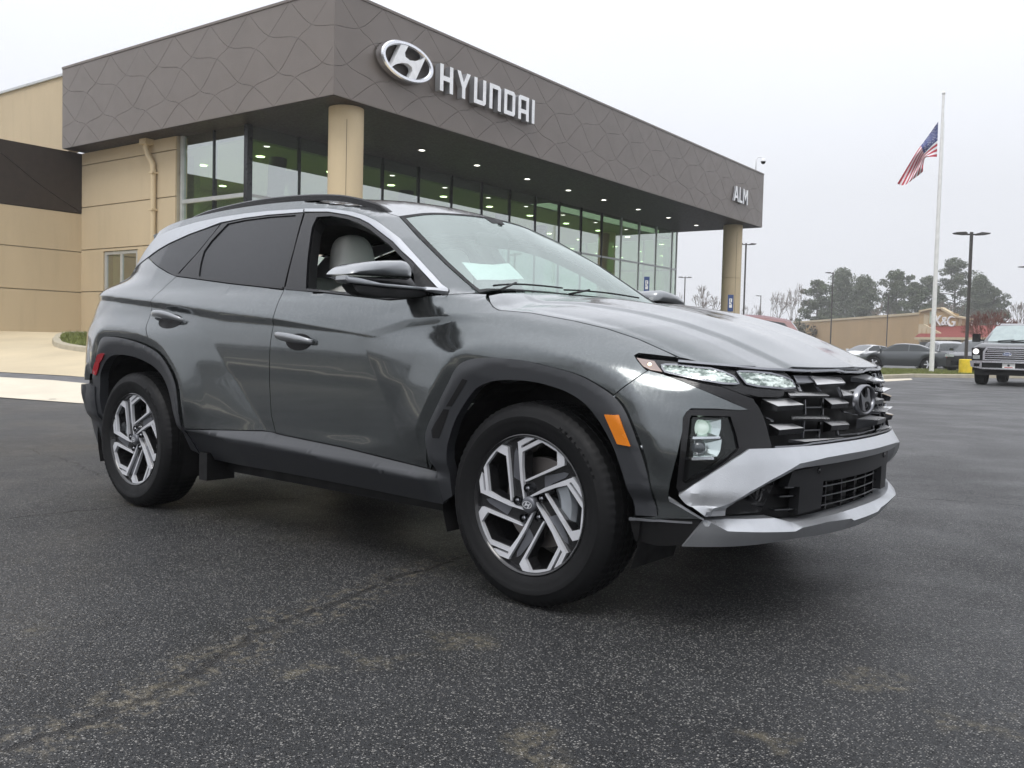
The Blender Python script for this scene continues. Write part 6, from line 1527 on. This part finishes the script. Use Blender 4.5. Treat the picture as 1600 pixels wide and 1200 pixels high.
# ---- trees
def leafmat(name, a, b, sc_=.35):
    m, nt, bs = new_mat(name); n = noise(nt, sc_, 4, objco(nt), .6); n2 = noise(nt, 5, 2, objco(nt))
    c = mixc(nt, mrange(nt, n, .35, .65, 0, 1), a, b); c = mixc(nt, mth(nt, 'MULTIPLY', mrange(nt, n2, .3, .7, 0, 1), .35), c, tuple(k*.55 for k in a)); nt.links.new(c, bs.inputs['Base Color']); sset(bs, rough=.8, spec=.2); return m
MT['pine'] = leafmat('pine_needles', (.075, .10, .060), (.12, .14, .085)); MT['ever'] = leafmat('evergreen_leaves', (.085, .11, .070), (.135, .16, .10))
MT['bark'] = simple('tree_bark', (.085, .070, .058), .9, var=.3); MT['twig'] = simple('bare_twigs', (.16, .135, .115), .9, var=.3); MT['redtwig'] = leafmat('myrtle_twigs', (.12, .045, .035), (.19, .085, .06), 1.5)
def cards(C, rad, n, size, flat=.55):
    """n small leaf tufts spread through an ellipsoid clump"""
    u = RNG.normal(size=(n, 3)); u /= np.linalg.norm(u, axis=1)[:, None]; r = RNG.uniform(.25, 1, n)**.5
    P = C+u*r[:, None]*rad*[1, 1, flat]; a = RNG.normal(size=(n, 3)); a /= np.linalg.norm(a, axis=1)[:, None]; b = np.cross(a, RNG.normal(size=(n, 3))); b /= np.linalg.norm(b, axis=1)[:, None]
    s = size*RNG.uniform(.6, 1.4, n)[:, None]; return np.stack([P-a*s, P+b*s*.55, P+a*s, P-b*s*.55], 1).reshape(-1, 3)
def tree(kind, px, top, D, wpx, label, group=None, z0=0., bare=.35):
    if kind in ('pine', 'ever'): D *= 1.28
    P0 = gpt(px, D, z0); H = (horiz(px)-top)/FPX*D+.946-z0; R = wpx/FPX*D/2; lean = RNG.normal(0, .25, 2)
    root = empty({'pine': 'pine_tree', 'ever': 'evergreen_tree', 'bare': 'bare_tree', 'myrtle': 'myrtle_tree'}[kind], tuple(P0)); tag(root, label, 'tree', group)
    m_ = MB(); L = []; th = {'pine': .20, 'ever': .25, 'bare': .16, 'myrtle': .09}[kind]*H/12
    if kind in ('pine', 'ever'):
        tr = [np.array([lean[0]*t*t, lean[1]*t*t, H*.93*t]) for t in np.linspace(0, 1, 7)]; m_.tube(tr, [th*(1-.8*t) for t in np.linspace(0, 1, 7)], 7)
        nb = 26 if kind == 'pine' else 34; s0 = bare if kind == 'pine' else .15
        for k in range(nb):
            t = s0+(1-s0)*(k+.5)/nb; q = (t-s0)/(1-s0); prof = (math.sin(math.pi*min(1, q*.82+.16))**.7 if kind == 'pine' else (1-q)**.55*min(1, .45+q*2.2))
            r = R*prof*RNG.uniform(.55, 1.12); an = k*2.4+RNG.uniform(-.5, .5); b0 = np.array([lean[0]*t*t, lean[1]*t*t, H*.93*t]); b1 = b0+np.array([math.cos(an)*r, math.sin(an)*r, RNG.uniform(.0, .12)*H*.5*(1 if kind == 'pine' else .4)])
            m_.tube([b0, (b0+b1)/2+[0, 0, .1], b1], [th*.28, th*.2, .03], 4)
            for f in (1.0, .62, .3):
                if f < .5 and kind == 'pine' and RNG.random() < .55: continue
                c = b0+(b1-b0)*f+RNG.normal(0, .25, 3); L.append(cards(c, (.15 if kind == 'pine' else .20)*R*RNG.uniform(.6, 1.5)+.3, int(140 if kind == 'pine' else 150), .12*D/110, .75))
        L.append(cards(np.array([lean[0], lean[1], H*.95]), R*.2+.3, 120, .13*D/110, .7))
        m_.obj('trunk', MT['bark'], root)
        V = np.vstack(L); V[:, 2] = np.minimum(V[:, 2], H*1.0); mesh_obj('crown', V, np.arange(len(V)).reshape(-1, 4), MT['pine' if kind == 'pine' else 'ever'], root)
    else:
        tw = MB(); ns = 0
        def grow(p, d, l, r, lev):
            q = p+d*l; mid = (p+q)/2+RNG.normal(0, .04*l, 3); (m_ if lev < 2 else tw).tube([p, mid, q], [r, r*.85, r*.7], 5 if lev < 2 else 3, caps=False)
            if lev >= (5 if kind == 'bare' else 6) or l < .12: return
            for k in range(3 if lev < 3 else 3):
                e = RNG.normal(size=3); e -= d*(e@d); e /= np.linalg.norm(e); a = RNG.uniform(.30, .72); nd = d*math.cos(a)+e*math.sin(a); nd[2] += .10 if lev > 1 else 0; nd /= np.linalg.norm(nd); grow(q, nd, l*RNG.uniform(.60, .84), max(r*.62, .012*D/60), lev+1)
        if kind == 'bare': grow(np.zeros(3), np.array([0, 0, 1.0]), H*.27, th, 0)
        else:
            for a in (0, 1.5, 3.1, 4.6): grow(np.array([0, 0, 0.]), np.array([.35*math.cos(a), .35*math.sin(a), .9]), H*.22, th*.7, 1)
        s = max(np.abs(np.array(tw.V)[:, :2]).max(), .1); zt2 = max(v[2] for v in tw.V)
        for M__ in (m_, tw): M__.V = [(v[0]*R/s, v[1]*R/s, v[2]*H/zt2) for v in M__.V]
        m_.obj('trunk', MT['bark'] if kind == 'bare' else MT['redtwig'], root); tw.obj('crown', MT['twig'] if kind == 'bare' else MT['redtwig'], root)
    return root
G_ = 'trees behind the far store'
tree('bare', 1092, 444, 95, 92, 'wide bare tree seen between the glass wall and the tan column')
tree('bare', 1062, 456, 110, 40, 'small bare tree just right of the showroom glass corner')
tree('bare', 1176, 474, 120, 40, 'low bare tree right of the tan column')
tree('bare', 1208, 452, 125, 62, 'leftmost bare tree of the row behind the store', G_)
tree('bare', 1236, 440, 130, 60, 'grey bare tree just left of the green row', G_)
tree('pine', 1274, 436, 140, 62, 'loose dark tree left of the big evergreen', G_, bare=.2)
tree('ever', 1313, 417, 150, 86, 'tallest and widest evergreen in the left group', G_)
tree('ever', 1345, 428, 146, 72, 'evergreen on the right shoulder of the widest one', G_)
tree('pine', 1395, 420, 138, 66, 'pine with a bare trunk and a round top above the wall', G_, bare=.5)
tree('pine', 1428, 440, 132, 50, 'smaller pine between the round-topped one and the flagpole', G_, bare=.25)
tree('pine', 1449, 428, 150, 50, 'pine directly behind the flagpole', G_, bare=.4)
tree('pine', 1488, 402, 142, 84, 'highest pine, open crown, right of the flagpole', G_, bare=.38)
tree('ever', 1526, 428, 136, 66, 'dark evergreen behind the nearest lamp post', G_)
tree('pine', 1552, 446, 134, 52, 'low wide pine at the right of the row', G_, bare=.2)
tree('bare', 1588, 470, 120, 56, 'pale bare tree near the right edge', G_)
tree('bare', 1500, 470, 128, 90, 'bare tree rising over the gabled roof', G_)
tree('bare', 1455, 468, 124, 70, 'bare tree behind the store gable top', G_)
tree('bare', 1378, 470, 128, 60, 'thin bare tree between the evergreens', G_)
tree('myrtle', 1543, 482, 62, 100, 'reddish bare crepe myrtle behind the black pickup')
tree('myrtle', 1582, 497, 70, 60, 'smaller reddish bare myrtle above the pickup roof')
# low woodland under them: one mass
L = [cards(np.append(gpt(x, D_)[:2], RNG.uniform(1.2, 4.2)), RNG.uniform(1.6, 3.2), 200, .28, .8) for x in range(1180, 1620, 7) for D_ in (RNG.uniform(150, 175),)]
V = np.vstack(L); o_ = mesh_obj('undergrowth', V, np.arange(len(V)).reshape(-1, 4), leafmat('undergrowth_leaves', (.07, .072, .05), (.12, .105, .08))); o_['kind'] = 'stuff'
# a belt of woodland on the horizon, on every side of the lot (also what the paintwork mirrors)
L = []
for a in np.arange(0, 360, 2.2):
    D_ = RNG.uniform(190, 230); x, y = CAM[0]+D_*math.cos(math.radians(a)), CAM[1]+D_*math.sin(math.radians(a)); v = np.array([x, y, 0])-CAM; 
    if v@CF > 0 and abs(v@CR) < v@CF*.62: continue
    L.append(cards(np.array([x, y, RNG.uniform(3, 5)]), RNG.uniform(5, 8), 150, .9, .75))
V = np.vstack(L); o_ = mesh_obj('distant_woods', V, np.arange(len(V)).reshape(-1, 4), leafmat('distant_leaves', (.06, .065, .045), (.10, .095, .07))); o_['kind'] = 'stuff'

# ---- parked cars
def carpaint(name, c, metal=.5): m, nt, b = new_mat(name); sset(b, color=c, metal=metal, rough=.3, coat=1); return m
MT['cgrey'] = carpaint('car_grey', (.055, .062, .066)); MT['cwhite'] = carpaint('car_white', (.72, .73, .74), .0); MT['cred'] = carpaint('car_red', (.11, .004, .010), .0); MT['cred'].node_tree.nodes['Principled BSDF'].inputs['Coat Weight'].default_value = .15; MT['cblack'] = carpaint('car_black', (.012, .013, .016), .2); MT['csilver'] = carpaint('car_silver', (.30, .31, .32), .7)
MT['cglass'] = simple('car_glass', (.02, .026, .028), .05, coat=.5); MT['head'+'l'] = emitm('headlamp_on', (1., .98, .95), 1.2); MT['tail'] = simple('tail_lamp', (.45, .015, .02), .2, coat=.6)
PROF = {'sedan': dict(L=4.68, W=1.82, lower=[(-2.34, .45), (-2.33, .80), (-2.20, .98), (-1.55, 1.03), (1.25, .96), (1.75, .82), (2.28, .66), (2.34, .40)], top=[(-1.85, 1.03), (-.85, 1.38), (-.1, 1.43), (.35, 1.39), (1.25, .96)], wb=1.36, r=.33, win=[[(-1.45, 1.04), (-.90, 1.30), (-.42, 1.365), (-.40, 1.02)], [(-.34, 1.02), (-.36, 1.37), (.20, 1.36), (.95, .99)]]),
        'suv': dict(L=4.45, W=1.84, lower=[(-2.22, .50), (-2.22, .95), (-2.12, 1.10), (-1.6, 1.14), (1.0, 1.06), (1.75, .98), (2.16, .82), (2.22, .45)], top=[(-2.15, 1.10), (-1.85, 1.50), (-1.2, 1.60), (.0, 1.62), (.35, 1.57), (1.15, 1.05)], wb=1.32, r=.34, win=[[(-1.95, 1.14), (-1.72, 1.42), (-1.15, 1.50), (-1.1, 1.12)], [(-1.03, 1.12), (-1.05, 1.51), (-.35, 1.53), (-.33, 1.10)], [(-.26, 1.10), (-.28, 1.53), (.28, 1.49), (.85, 1.08)]])}
def rdir(px): d = ray(px, 540); return math.atan2(-d[1], -d[0])      # heading from there towards us
def bgcar(kind, loc, rz, mat, label, cat='car', group='cars parked beyond the grass island', name='parked_car', lights=False, roofdark=False):
    p = PROF[kind]; W = p['W']/2; root = empty(name, tuple(loc), rz); tag(root, label, cat, group)
    lo, tp = np.array(p['lower']), np.array(p['top']); zf_ = lambda x: np.interp(x, lo[:, 0], lo[:, 1]); xs = np.linspace(-p['L']/2, p['L']/2, 40)
    # lower body with wheel openings left dark
    V = []; 
    for x in xs:
        e = abs(x)/(p['L']/2); w = W*(1-.16*max(0, (e-.62)/.38)**2); zt_ = zf_(x); zb = .22+.10*max(0, (e-.8)/.2)
        for dx in p['wb'], -p['wb']:
            if abs(x-dx) < p['r']+.07: zb = max(zb, p['r']+math.sqrt(max(0, (p['r']+.07)**2-(x-dx)**2)))
        zb = min(zb, zt_-.08)
        V += [(x, -w*.93, zb), (x, -w, zb+(zt_-zb)*.35), (x, -w*.985, zb+(zt_-zb)*.75), (x, -w*.90, zt_), (x, 0, zt_+.03), (x, w*.90, zt_), (x, w*.985, zb+(zt_-zb)*.75), (x, w, zb+(zt_-zb)*.35), (x, w*.93, zb)]
    F = [(i*9+k, i*9+k+1, (i+1)*9+k+1, (i+1)*9+k) for i in range(39) for k in range(8)]+[tuple(range(9))[::-1], tuple(39*9+k for k in range(9))]
    body = mesh_obj('body', V, F, mat, root, True, angle=40)
    m_ = MB(); m_.box((0, 0, .30), (p['L']-1.0, W*1.6, .12)); m_.box((p['wb'], 0, .5), (.9, W*1.55, .45)); m_.box((-p['wb'], 0, .5), (.9, W*1.55, .45)); m_.obj('underbody', MT['mblack'], root)
    xs2 = np.linspace(tp[0, 0], tp[-1, 0], 24); V = []
    for x in xs2:
        zt_ = np.interp(x, tp[:, 0], tp[:, 1]); zb = min(zf_(x)-.02, zt_); f = np.clip((zt_-1.0)/.6, 0, 1); V += [(x, -W*.90, zb), (x, -W*(.90-.20*f), zt_-.05*f), (x, -W*.55, zt_), (x, 0, zt_+.015), (x, W*.55, zt_), (x, W*(.90-.20*f), zt_-.05*f), (x, W*.90, zb)]
    F = [(i*7+k, i*7+k+1, (i+1)*7+k+1, (i+1)*7+k) for i in range(23) for k in range(6)]; mi = []
    for i in range(23):
        mid = (xs2[i]+xs2[i+1])/2; gl = mid > tp[-2, 0] or mid < tp[1, 0]
        mi += [0]+[1 if gl else (2 if roofdark else 0)]*4+[0]
    mesh_obj('cabin', V, F, None, root, True, mats=[mat, MT['cglass'], MT['mblack']], fmat=mi, angle=40)
    for s_ in (-1, 1):
        for q in p['win']:
            P = [(x, s_*(W*(.90-.20*np.clip((z-1.0)/.6, 0, 1)*(z-zf_(x)+.02)/max(.1, np.interp(x, tp[:, 0], tp[:, 1])-zf_(x)))+.012), z) for x, z in q]; mesh_obj('window', P+[(a, b-s_*.02, c) for a, b, c in P], [tuple(range(4)), (7, 6, 5, 4)]+[(i, (i+1) % 4, 4+(i+1) % 4, 4+i) for i in range(4)], MT['cglass'], root)
        for dx in (p['wb'], -p['wb']):
            w_ = MB(); yo = s_*(W-.02); w_.lathe([(p['r']*.66, yo), (p['r']*.9, yo+s_*.012), (p['r'], yo-s_*.02), (p['r'], yo-s_*.2)], 28, (dx, 0, p['r']), 'y'); wh = w_.obj('wheel', MT['rubber'], root, True, angle=40)
            w_ = MB(); w_.lathe([(.0001, yo+s_*.0), (p['r']*.2, yo+s_*.004), (p['r']*.67, yo-s_*.005)], 5*4, (dx, 0, p['r']), 'y'); w_.obj('rim', MT['wblack'], wh)
            for k in range(5):
                a = 2*math.pi*k/5; w_ = MB(); u = np.array([math.cos(a), 0, math.sin(a)]); t = np.array([-math.sin(a), 0, math.cos(a)]); w_.box(np.array([dx, yo+s_*.008, p['r']])+u*p['r']*.34, (p['r']*.6, .012, .055), ax=(u, (0, 1, 0), t)); w_.obj('spoke', MT['mach'], wh)
        xh = p['L']/2; m_ = MB(); m_.box((xh-.14, s_*(W*.72), zf_(xh-.3)-.06), (.26, .38, .12), s_*-.25); m_.obj('headlight', MT['lampc'], root)
        zt2 = p['lower'][1][1]+.02; m_ = MB(); m_.box((-xh+.09, s_*(W*.74), zt2-.02), (.16, .34, .15), s_*.22); m_.obj('tail_light', MT['tail'], root)
        m_ = MB(); m_.box((p['top'][-1][0]-.25, s_*(W+.06), p['top'][-1][1]+.10), (.10, .18, .12)); m_.obj('door_mirror', mat, root)
    m_ = MB(); m_.box((xh-.01, 0, .52), (.06, W*1.2, .22)); m_.obj('grille', MT['gblack'], root); m_ = MB(); m_.box((-xh-.005, 0, .45), (.05, W*1.5, .20)); m_.obj('bumper', MT['clad'], root)
    return root
vr = math.atan2(CR[1], CR[0])
P = gpt(1411, 50); bgcar('sedan', P, rdir(1411)-math.pi/2-.12, MT['cgrey'], 'dark grey sedan parked side-on, nose to the left, left of the flagpole')
P = gpt(1471, 51.5); bgcar('suv', P, rdir(1471)+math.pi+.30, MT['csilver'], 'grey hatchback seen from behind with red lamp beside the flagpole base')
P = gpt(1480, 59); bgcar('suv', P, rdir(1480)-.5, MT['cwhite'], 'white crossover parked just right of the flagpole')
P = gpt(1512, 66); bgcar('suv', P, rdir(1512)-.2, MT['cwhite'], 'distant white car behind the nearest lamp post')
P = gpt(1356, 66); bgcar('sedan', P, rdir(1356)-.8, MT['cwhite'], 'white car mostly hidden at the left of the dark sedan')
P = gpt(1531, 44); bgcar('suv', P, rdir(1531)-.3, MT['cblack'], 'black car partly hidden behind the black pickup')
P = gpt(1108, 22, .12); bgcar('suv', P, rdir(1108)-math.pi/2-.1, MT['cred'], 'red car with dark spoiler behind the dark grey hood', group=None)
MT['rspo'] = MT['gblack']
# ---- black pickup, front view
tk = empty('pickup_truck', tuple(gpt(1574, 27.9)), rdir(1573)-.16); tag(tk, 'black pickup truck with chrome bar grille driving towards us at the right edge', 'pickup truck')
TB, TC = MT['cblack'], MT['chrome']; W = 1.0
def tm(name, V, F, mat, par=None, sm=False, ang=35): return mesh_obj(name, V, F, mat, par or tk, sm, angle=ang if sm else None)
def loft(name, secs, mat, par=None, sm=True, caps=True):
    n = len(secs[0]); V = [v for s_ in secs for v in s_]; F = [(i*n+k, i*n+(k+1) % n, (i+1)*n+(k+1) % n, (i+1)*n+k) for i in range(len(secs)-1) for k in range(n)]
    if caps: F += [tuple(range(n))[::-1], tuple((len(secs)-1)*n+k for k in range(n))]
    return tm(name, V, F, mat, par, sm)
def sec(x, w, z0, z1, r=.1): return [(x, -w, z0), (x, -w, z1-r), (x, -w+r*1.4, z1), (x, w-r*1.4, z1), (x, w, z1-r), (x, w, z0)]
loft('hood', [sec(-.02, .90, .80, 1.15, .05), sec(-.15, .97, .70, 1.25, .10), sec(-.6, 1.0, .60, 1.30, .12), sec(-1.25, 1.0, .50, 1.34, .10)], TB)
loft('body', [sec(-1.25, 1.0, .50, 1.33, .05), sec(-3.6, 1.0, .50, 1.34, .05), sec(-5.6, .99, .55, 1.36, .05)], TB)
loft('cab', [sec(-1.25, .92, 1.30, 1.34, .02), sec(-1.95, .74, 1.30, 1.88, .10), sec(-2.3, .72, 1.30, 1.96, .12), sec(-3.6, .72, 1.30, 1.95, .12), sec(-3.9, .78, 1.30, 1.5, .1)], TB)
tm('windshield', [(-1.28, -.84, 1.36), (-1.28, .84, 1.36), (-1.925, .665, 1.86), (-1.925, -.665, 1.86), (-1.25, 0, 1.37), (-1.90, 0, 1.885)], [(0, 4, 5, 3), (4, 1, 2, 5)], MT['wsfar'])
for s_ in (-1, 1):
    m_ = MB(); m_.tube([(-1.24, s_*.18-.30, 1.375), (-1.27, s_*.18+.15, 1.42)], .015, 5); m_.obj('wiper', MT['mblack'], tk)
    m_ = MB(); m_.box((-1.55, s_*1.16, 1.47), (.14, .22, .26)); mm = m_.obj('door_mirror', MT['mblack'], tk); m_ = MB(); m_.box((-1.55, s_*1.0, 1.40), (.06, .16, .05)); m_.obj('arm', MT['mblack'], mm)
    m_ = MB(); m_.prism([(.70, .74), (.97, .74), (.98, 1.14), (.76, 1.16), (.66, 1.05)] if s_ > 0 else [(-.66, 1.05), (-.76, 1.16), (-.98, 1.14), (-.97, .74), (-.70, .74)], (-.06, 0, 0), (0, 1, 0), (0, 0, 1), (1, 0, 0), .10); hb = m_.obj('headlight', MT['gblack'], tk)
    m_ = MB(); m_.lathe([(.0001, .055), (.06, .05), (.085, .04)], 14, (0, s_*.86, 1.03), 'x'); m_.obj('lamp', MT['headl'], hb)
    m_ = MB(); m_.box((.045, s_*.84, .86), (.03, .20, .12)); m_.obj('turn_lamp', MT['lampc'], hb)
    for q_, (dx) in enumerate((-.92, -4.55)):
        m_ = MB(); m_.lathe([(.25, s_*.98), (.30, s_*.995), (.38, s_*.99), (.405, s_*.96), (.41, s_*.72), (.38, s_*.69)], 32, (dx, 0, .405), 'y'); wh = m_.obj('wheel', MT['rubber'], tk, True, angle=40); m_ = MB(); m_.lathe([(.0001, s_*.93), (.12, s_*.95), (.25, s_*.975)], 18, (dx, 0, .405), 'y'); m_.obj('rim', MT['mach'], wh)
    m_ = MB(); m_.prism([(s_*.66, .50), (s_*.97, .56), (s_*.99, .70), (s_*.66, .70)], (.0, 0, 0), (0, 1, 0), (0, 0, 1), (1, 0, 0), .16); bb = m_.obj('bumper_end', TC, tk)
    m_ = MB(); m_.box((.165, s_*.80, .62), (.02, .16, .10)); m_.obj('fog_lamp', MT['gblack'], bb)
m_ = MB(); m_.box((.10, 0, .725), (.18, 1.98, .055)); m_.obj('bumper_bar', TC, tk); m_ = MB(); m_.box((.08, 0, .52), (.16, 1.30, .045)); m_.obj('bumper_bar', TC, tk); m_ = MB(); m_.box((.05, 0, .61), (.14, 1.30, .17)); m_.obj('bumper', MT['mblack'], tk); m_ = MB(); m_.box((-.05, 0, .42), (.2, 1.7, .20)); m_.obj('air_dam', MT['mblack'], tk)
m_ = MB(); m_.box((-.9, 0, .55), (1.9, 1.5, .3)); m_.box((-3.6, 0, .5), (4.0, 1.4, .25)); m_.obj('underbody', MT['mblack'], tk)
m_ = MB(); m_.prism([(-.64, .78), (.64, .78), (.64, 1.02), (.56, 1.16), (-.56, 1.16), (-.64, 1.02)], (-.02, 0, 0), (0, 1, 0), (0, 0, 1), (1, 0, 0), .04); gb = m_.obj('grille', MT['gblack'], tk)
m_ = MB(); fo = [(-.66, .77), (.66, .77), (.66, 1.03), (.57, 1.18), (-.57, 1.18), (-.66, 1.03)]; fi = [(-.60, .80), (.60, .80), (.60, 1.01), (.53, 1.13), (-.53, 1.13), (-.60, 1.01)]
for d_ in (.02, .06): m_.V += [(d_, a, b) for a, b in fo]+[(d_, a, b) for a, b in fi]
m_.F = [(12+i, 12+(i+1) % 6, 18+(i+1) % 6, 18+i) for i in range(6)]+[(i, (i+1) % 6, 12+(i+1) % 6, 12+i) for i in range(6)]+[(6+i, 18+i, 18+(i+1) % 6, 6+(i+1) % 6) for i in range(6)]; m_.obj('grille_frame', TC, gb)
for z in (.855, .915, .975, 1.035, 1.085): m_ = MB(); m_.box((.045, 0, z), (.03, 1.20 if z < 1.03 else 1.1, .024)); m_.obj('grille_bar', TC, gb)
m_ = MB(); m_.lathe([(.0001, 0), (.115, 0), (.125, -.012)], 24, (0, 0, 0), 'x'); m_.V = [(v[0]+.072, v[1]*1.1, .965+v[2]*.46) for v in m_.V]; be = m_.obj('badge', TC, tk); m_ = MB(); m_.lathe([(.0001, 0), (.10, 0)], 24, (0, 0, 0), 'x'); m_.V = [(.074, v[1]*1.12, .965+v[2]*.44) for v in m_.V]; m_.obj('badge_plate', MT['blue'], be)
text_mesh('badge_text', 'Ford', .085, MT['sgnw'], (0, 0, 0), (0, 1, 0), (0, 0, 1), .004); o_ = bpy.data.objects['badge_text']; o_.data.transform(Matrix.Translation((.0765, 0, .965))); o_.parent = be
m_ = MB(); m_.box((.135, .07, .61), (.012, .34, .16)); pl2 = m_.obj('licence_plate', MT['white'], tk); m_ = MB(); m_.lathe([(.0001, 0), (.035, 0)], 14, (.1425, .07, .625), 'x'); m_.obj('plate_emblem', MT['mblack'], pl2); m_ = MB(); m_.box((.1425, .07, .565), (.002, .22, .02)); m_.obj('plate_print', MT['tail'], pl2)
# ================================================================== AIR
hz = bpy.data.materials.new('haze_air'); hz.use_nodes = True; nt = hz.node_tree; nt.nodes.clear()
o_ = nt.nodes.new('ShaderNodeOutputMaterial'); v_ = nt.nodes.new('ShaderNodeVolumePrincipled'); v_.inputs['Color'].default_value = (1, 1, 1, 1); v_.inputs['Density'].default_value = .0010; v_.inputs['Anisotropy'].default_value = .2
nt.links.new(v_.outputs[0], o_.inputs['Volume'])
m_ = MB(); m_.box((-30, 60, 17), (620, 620, 36)); h_ = m_.obj('haze', hz); h_['kind'] = 'stuff'
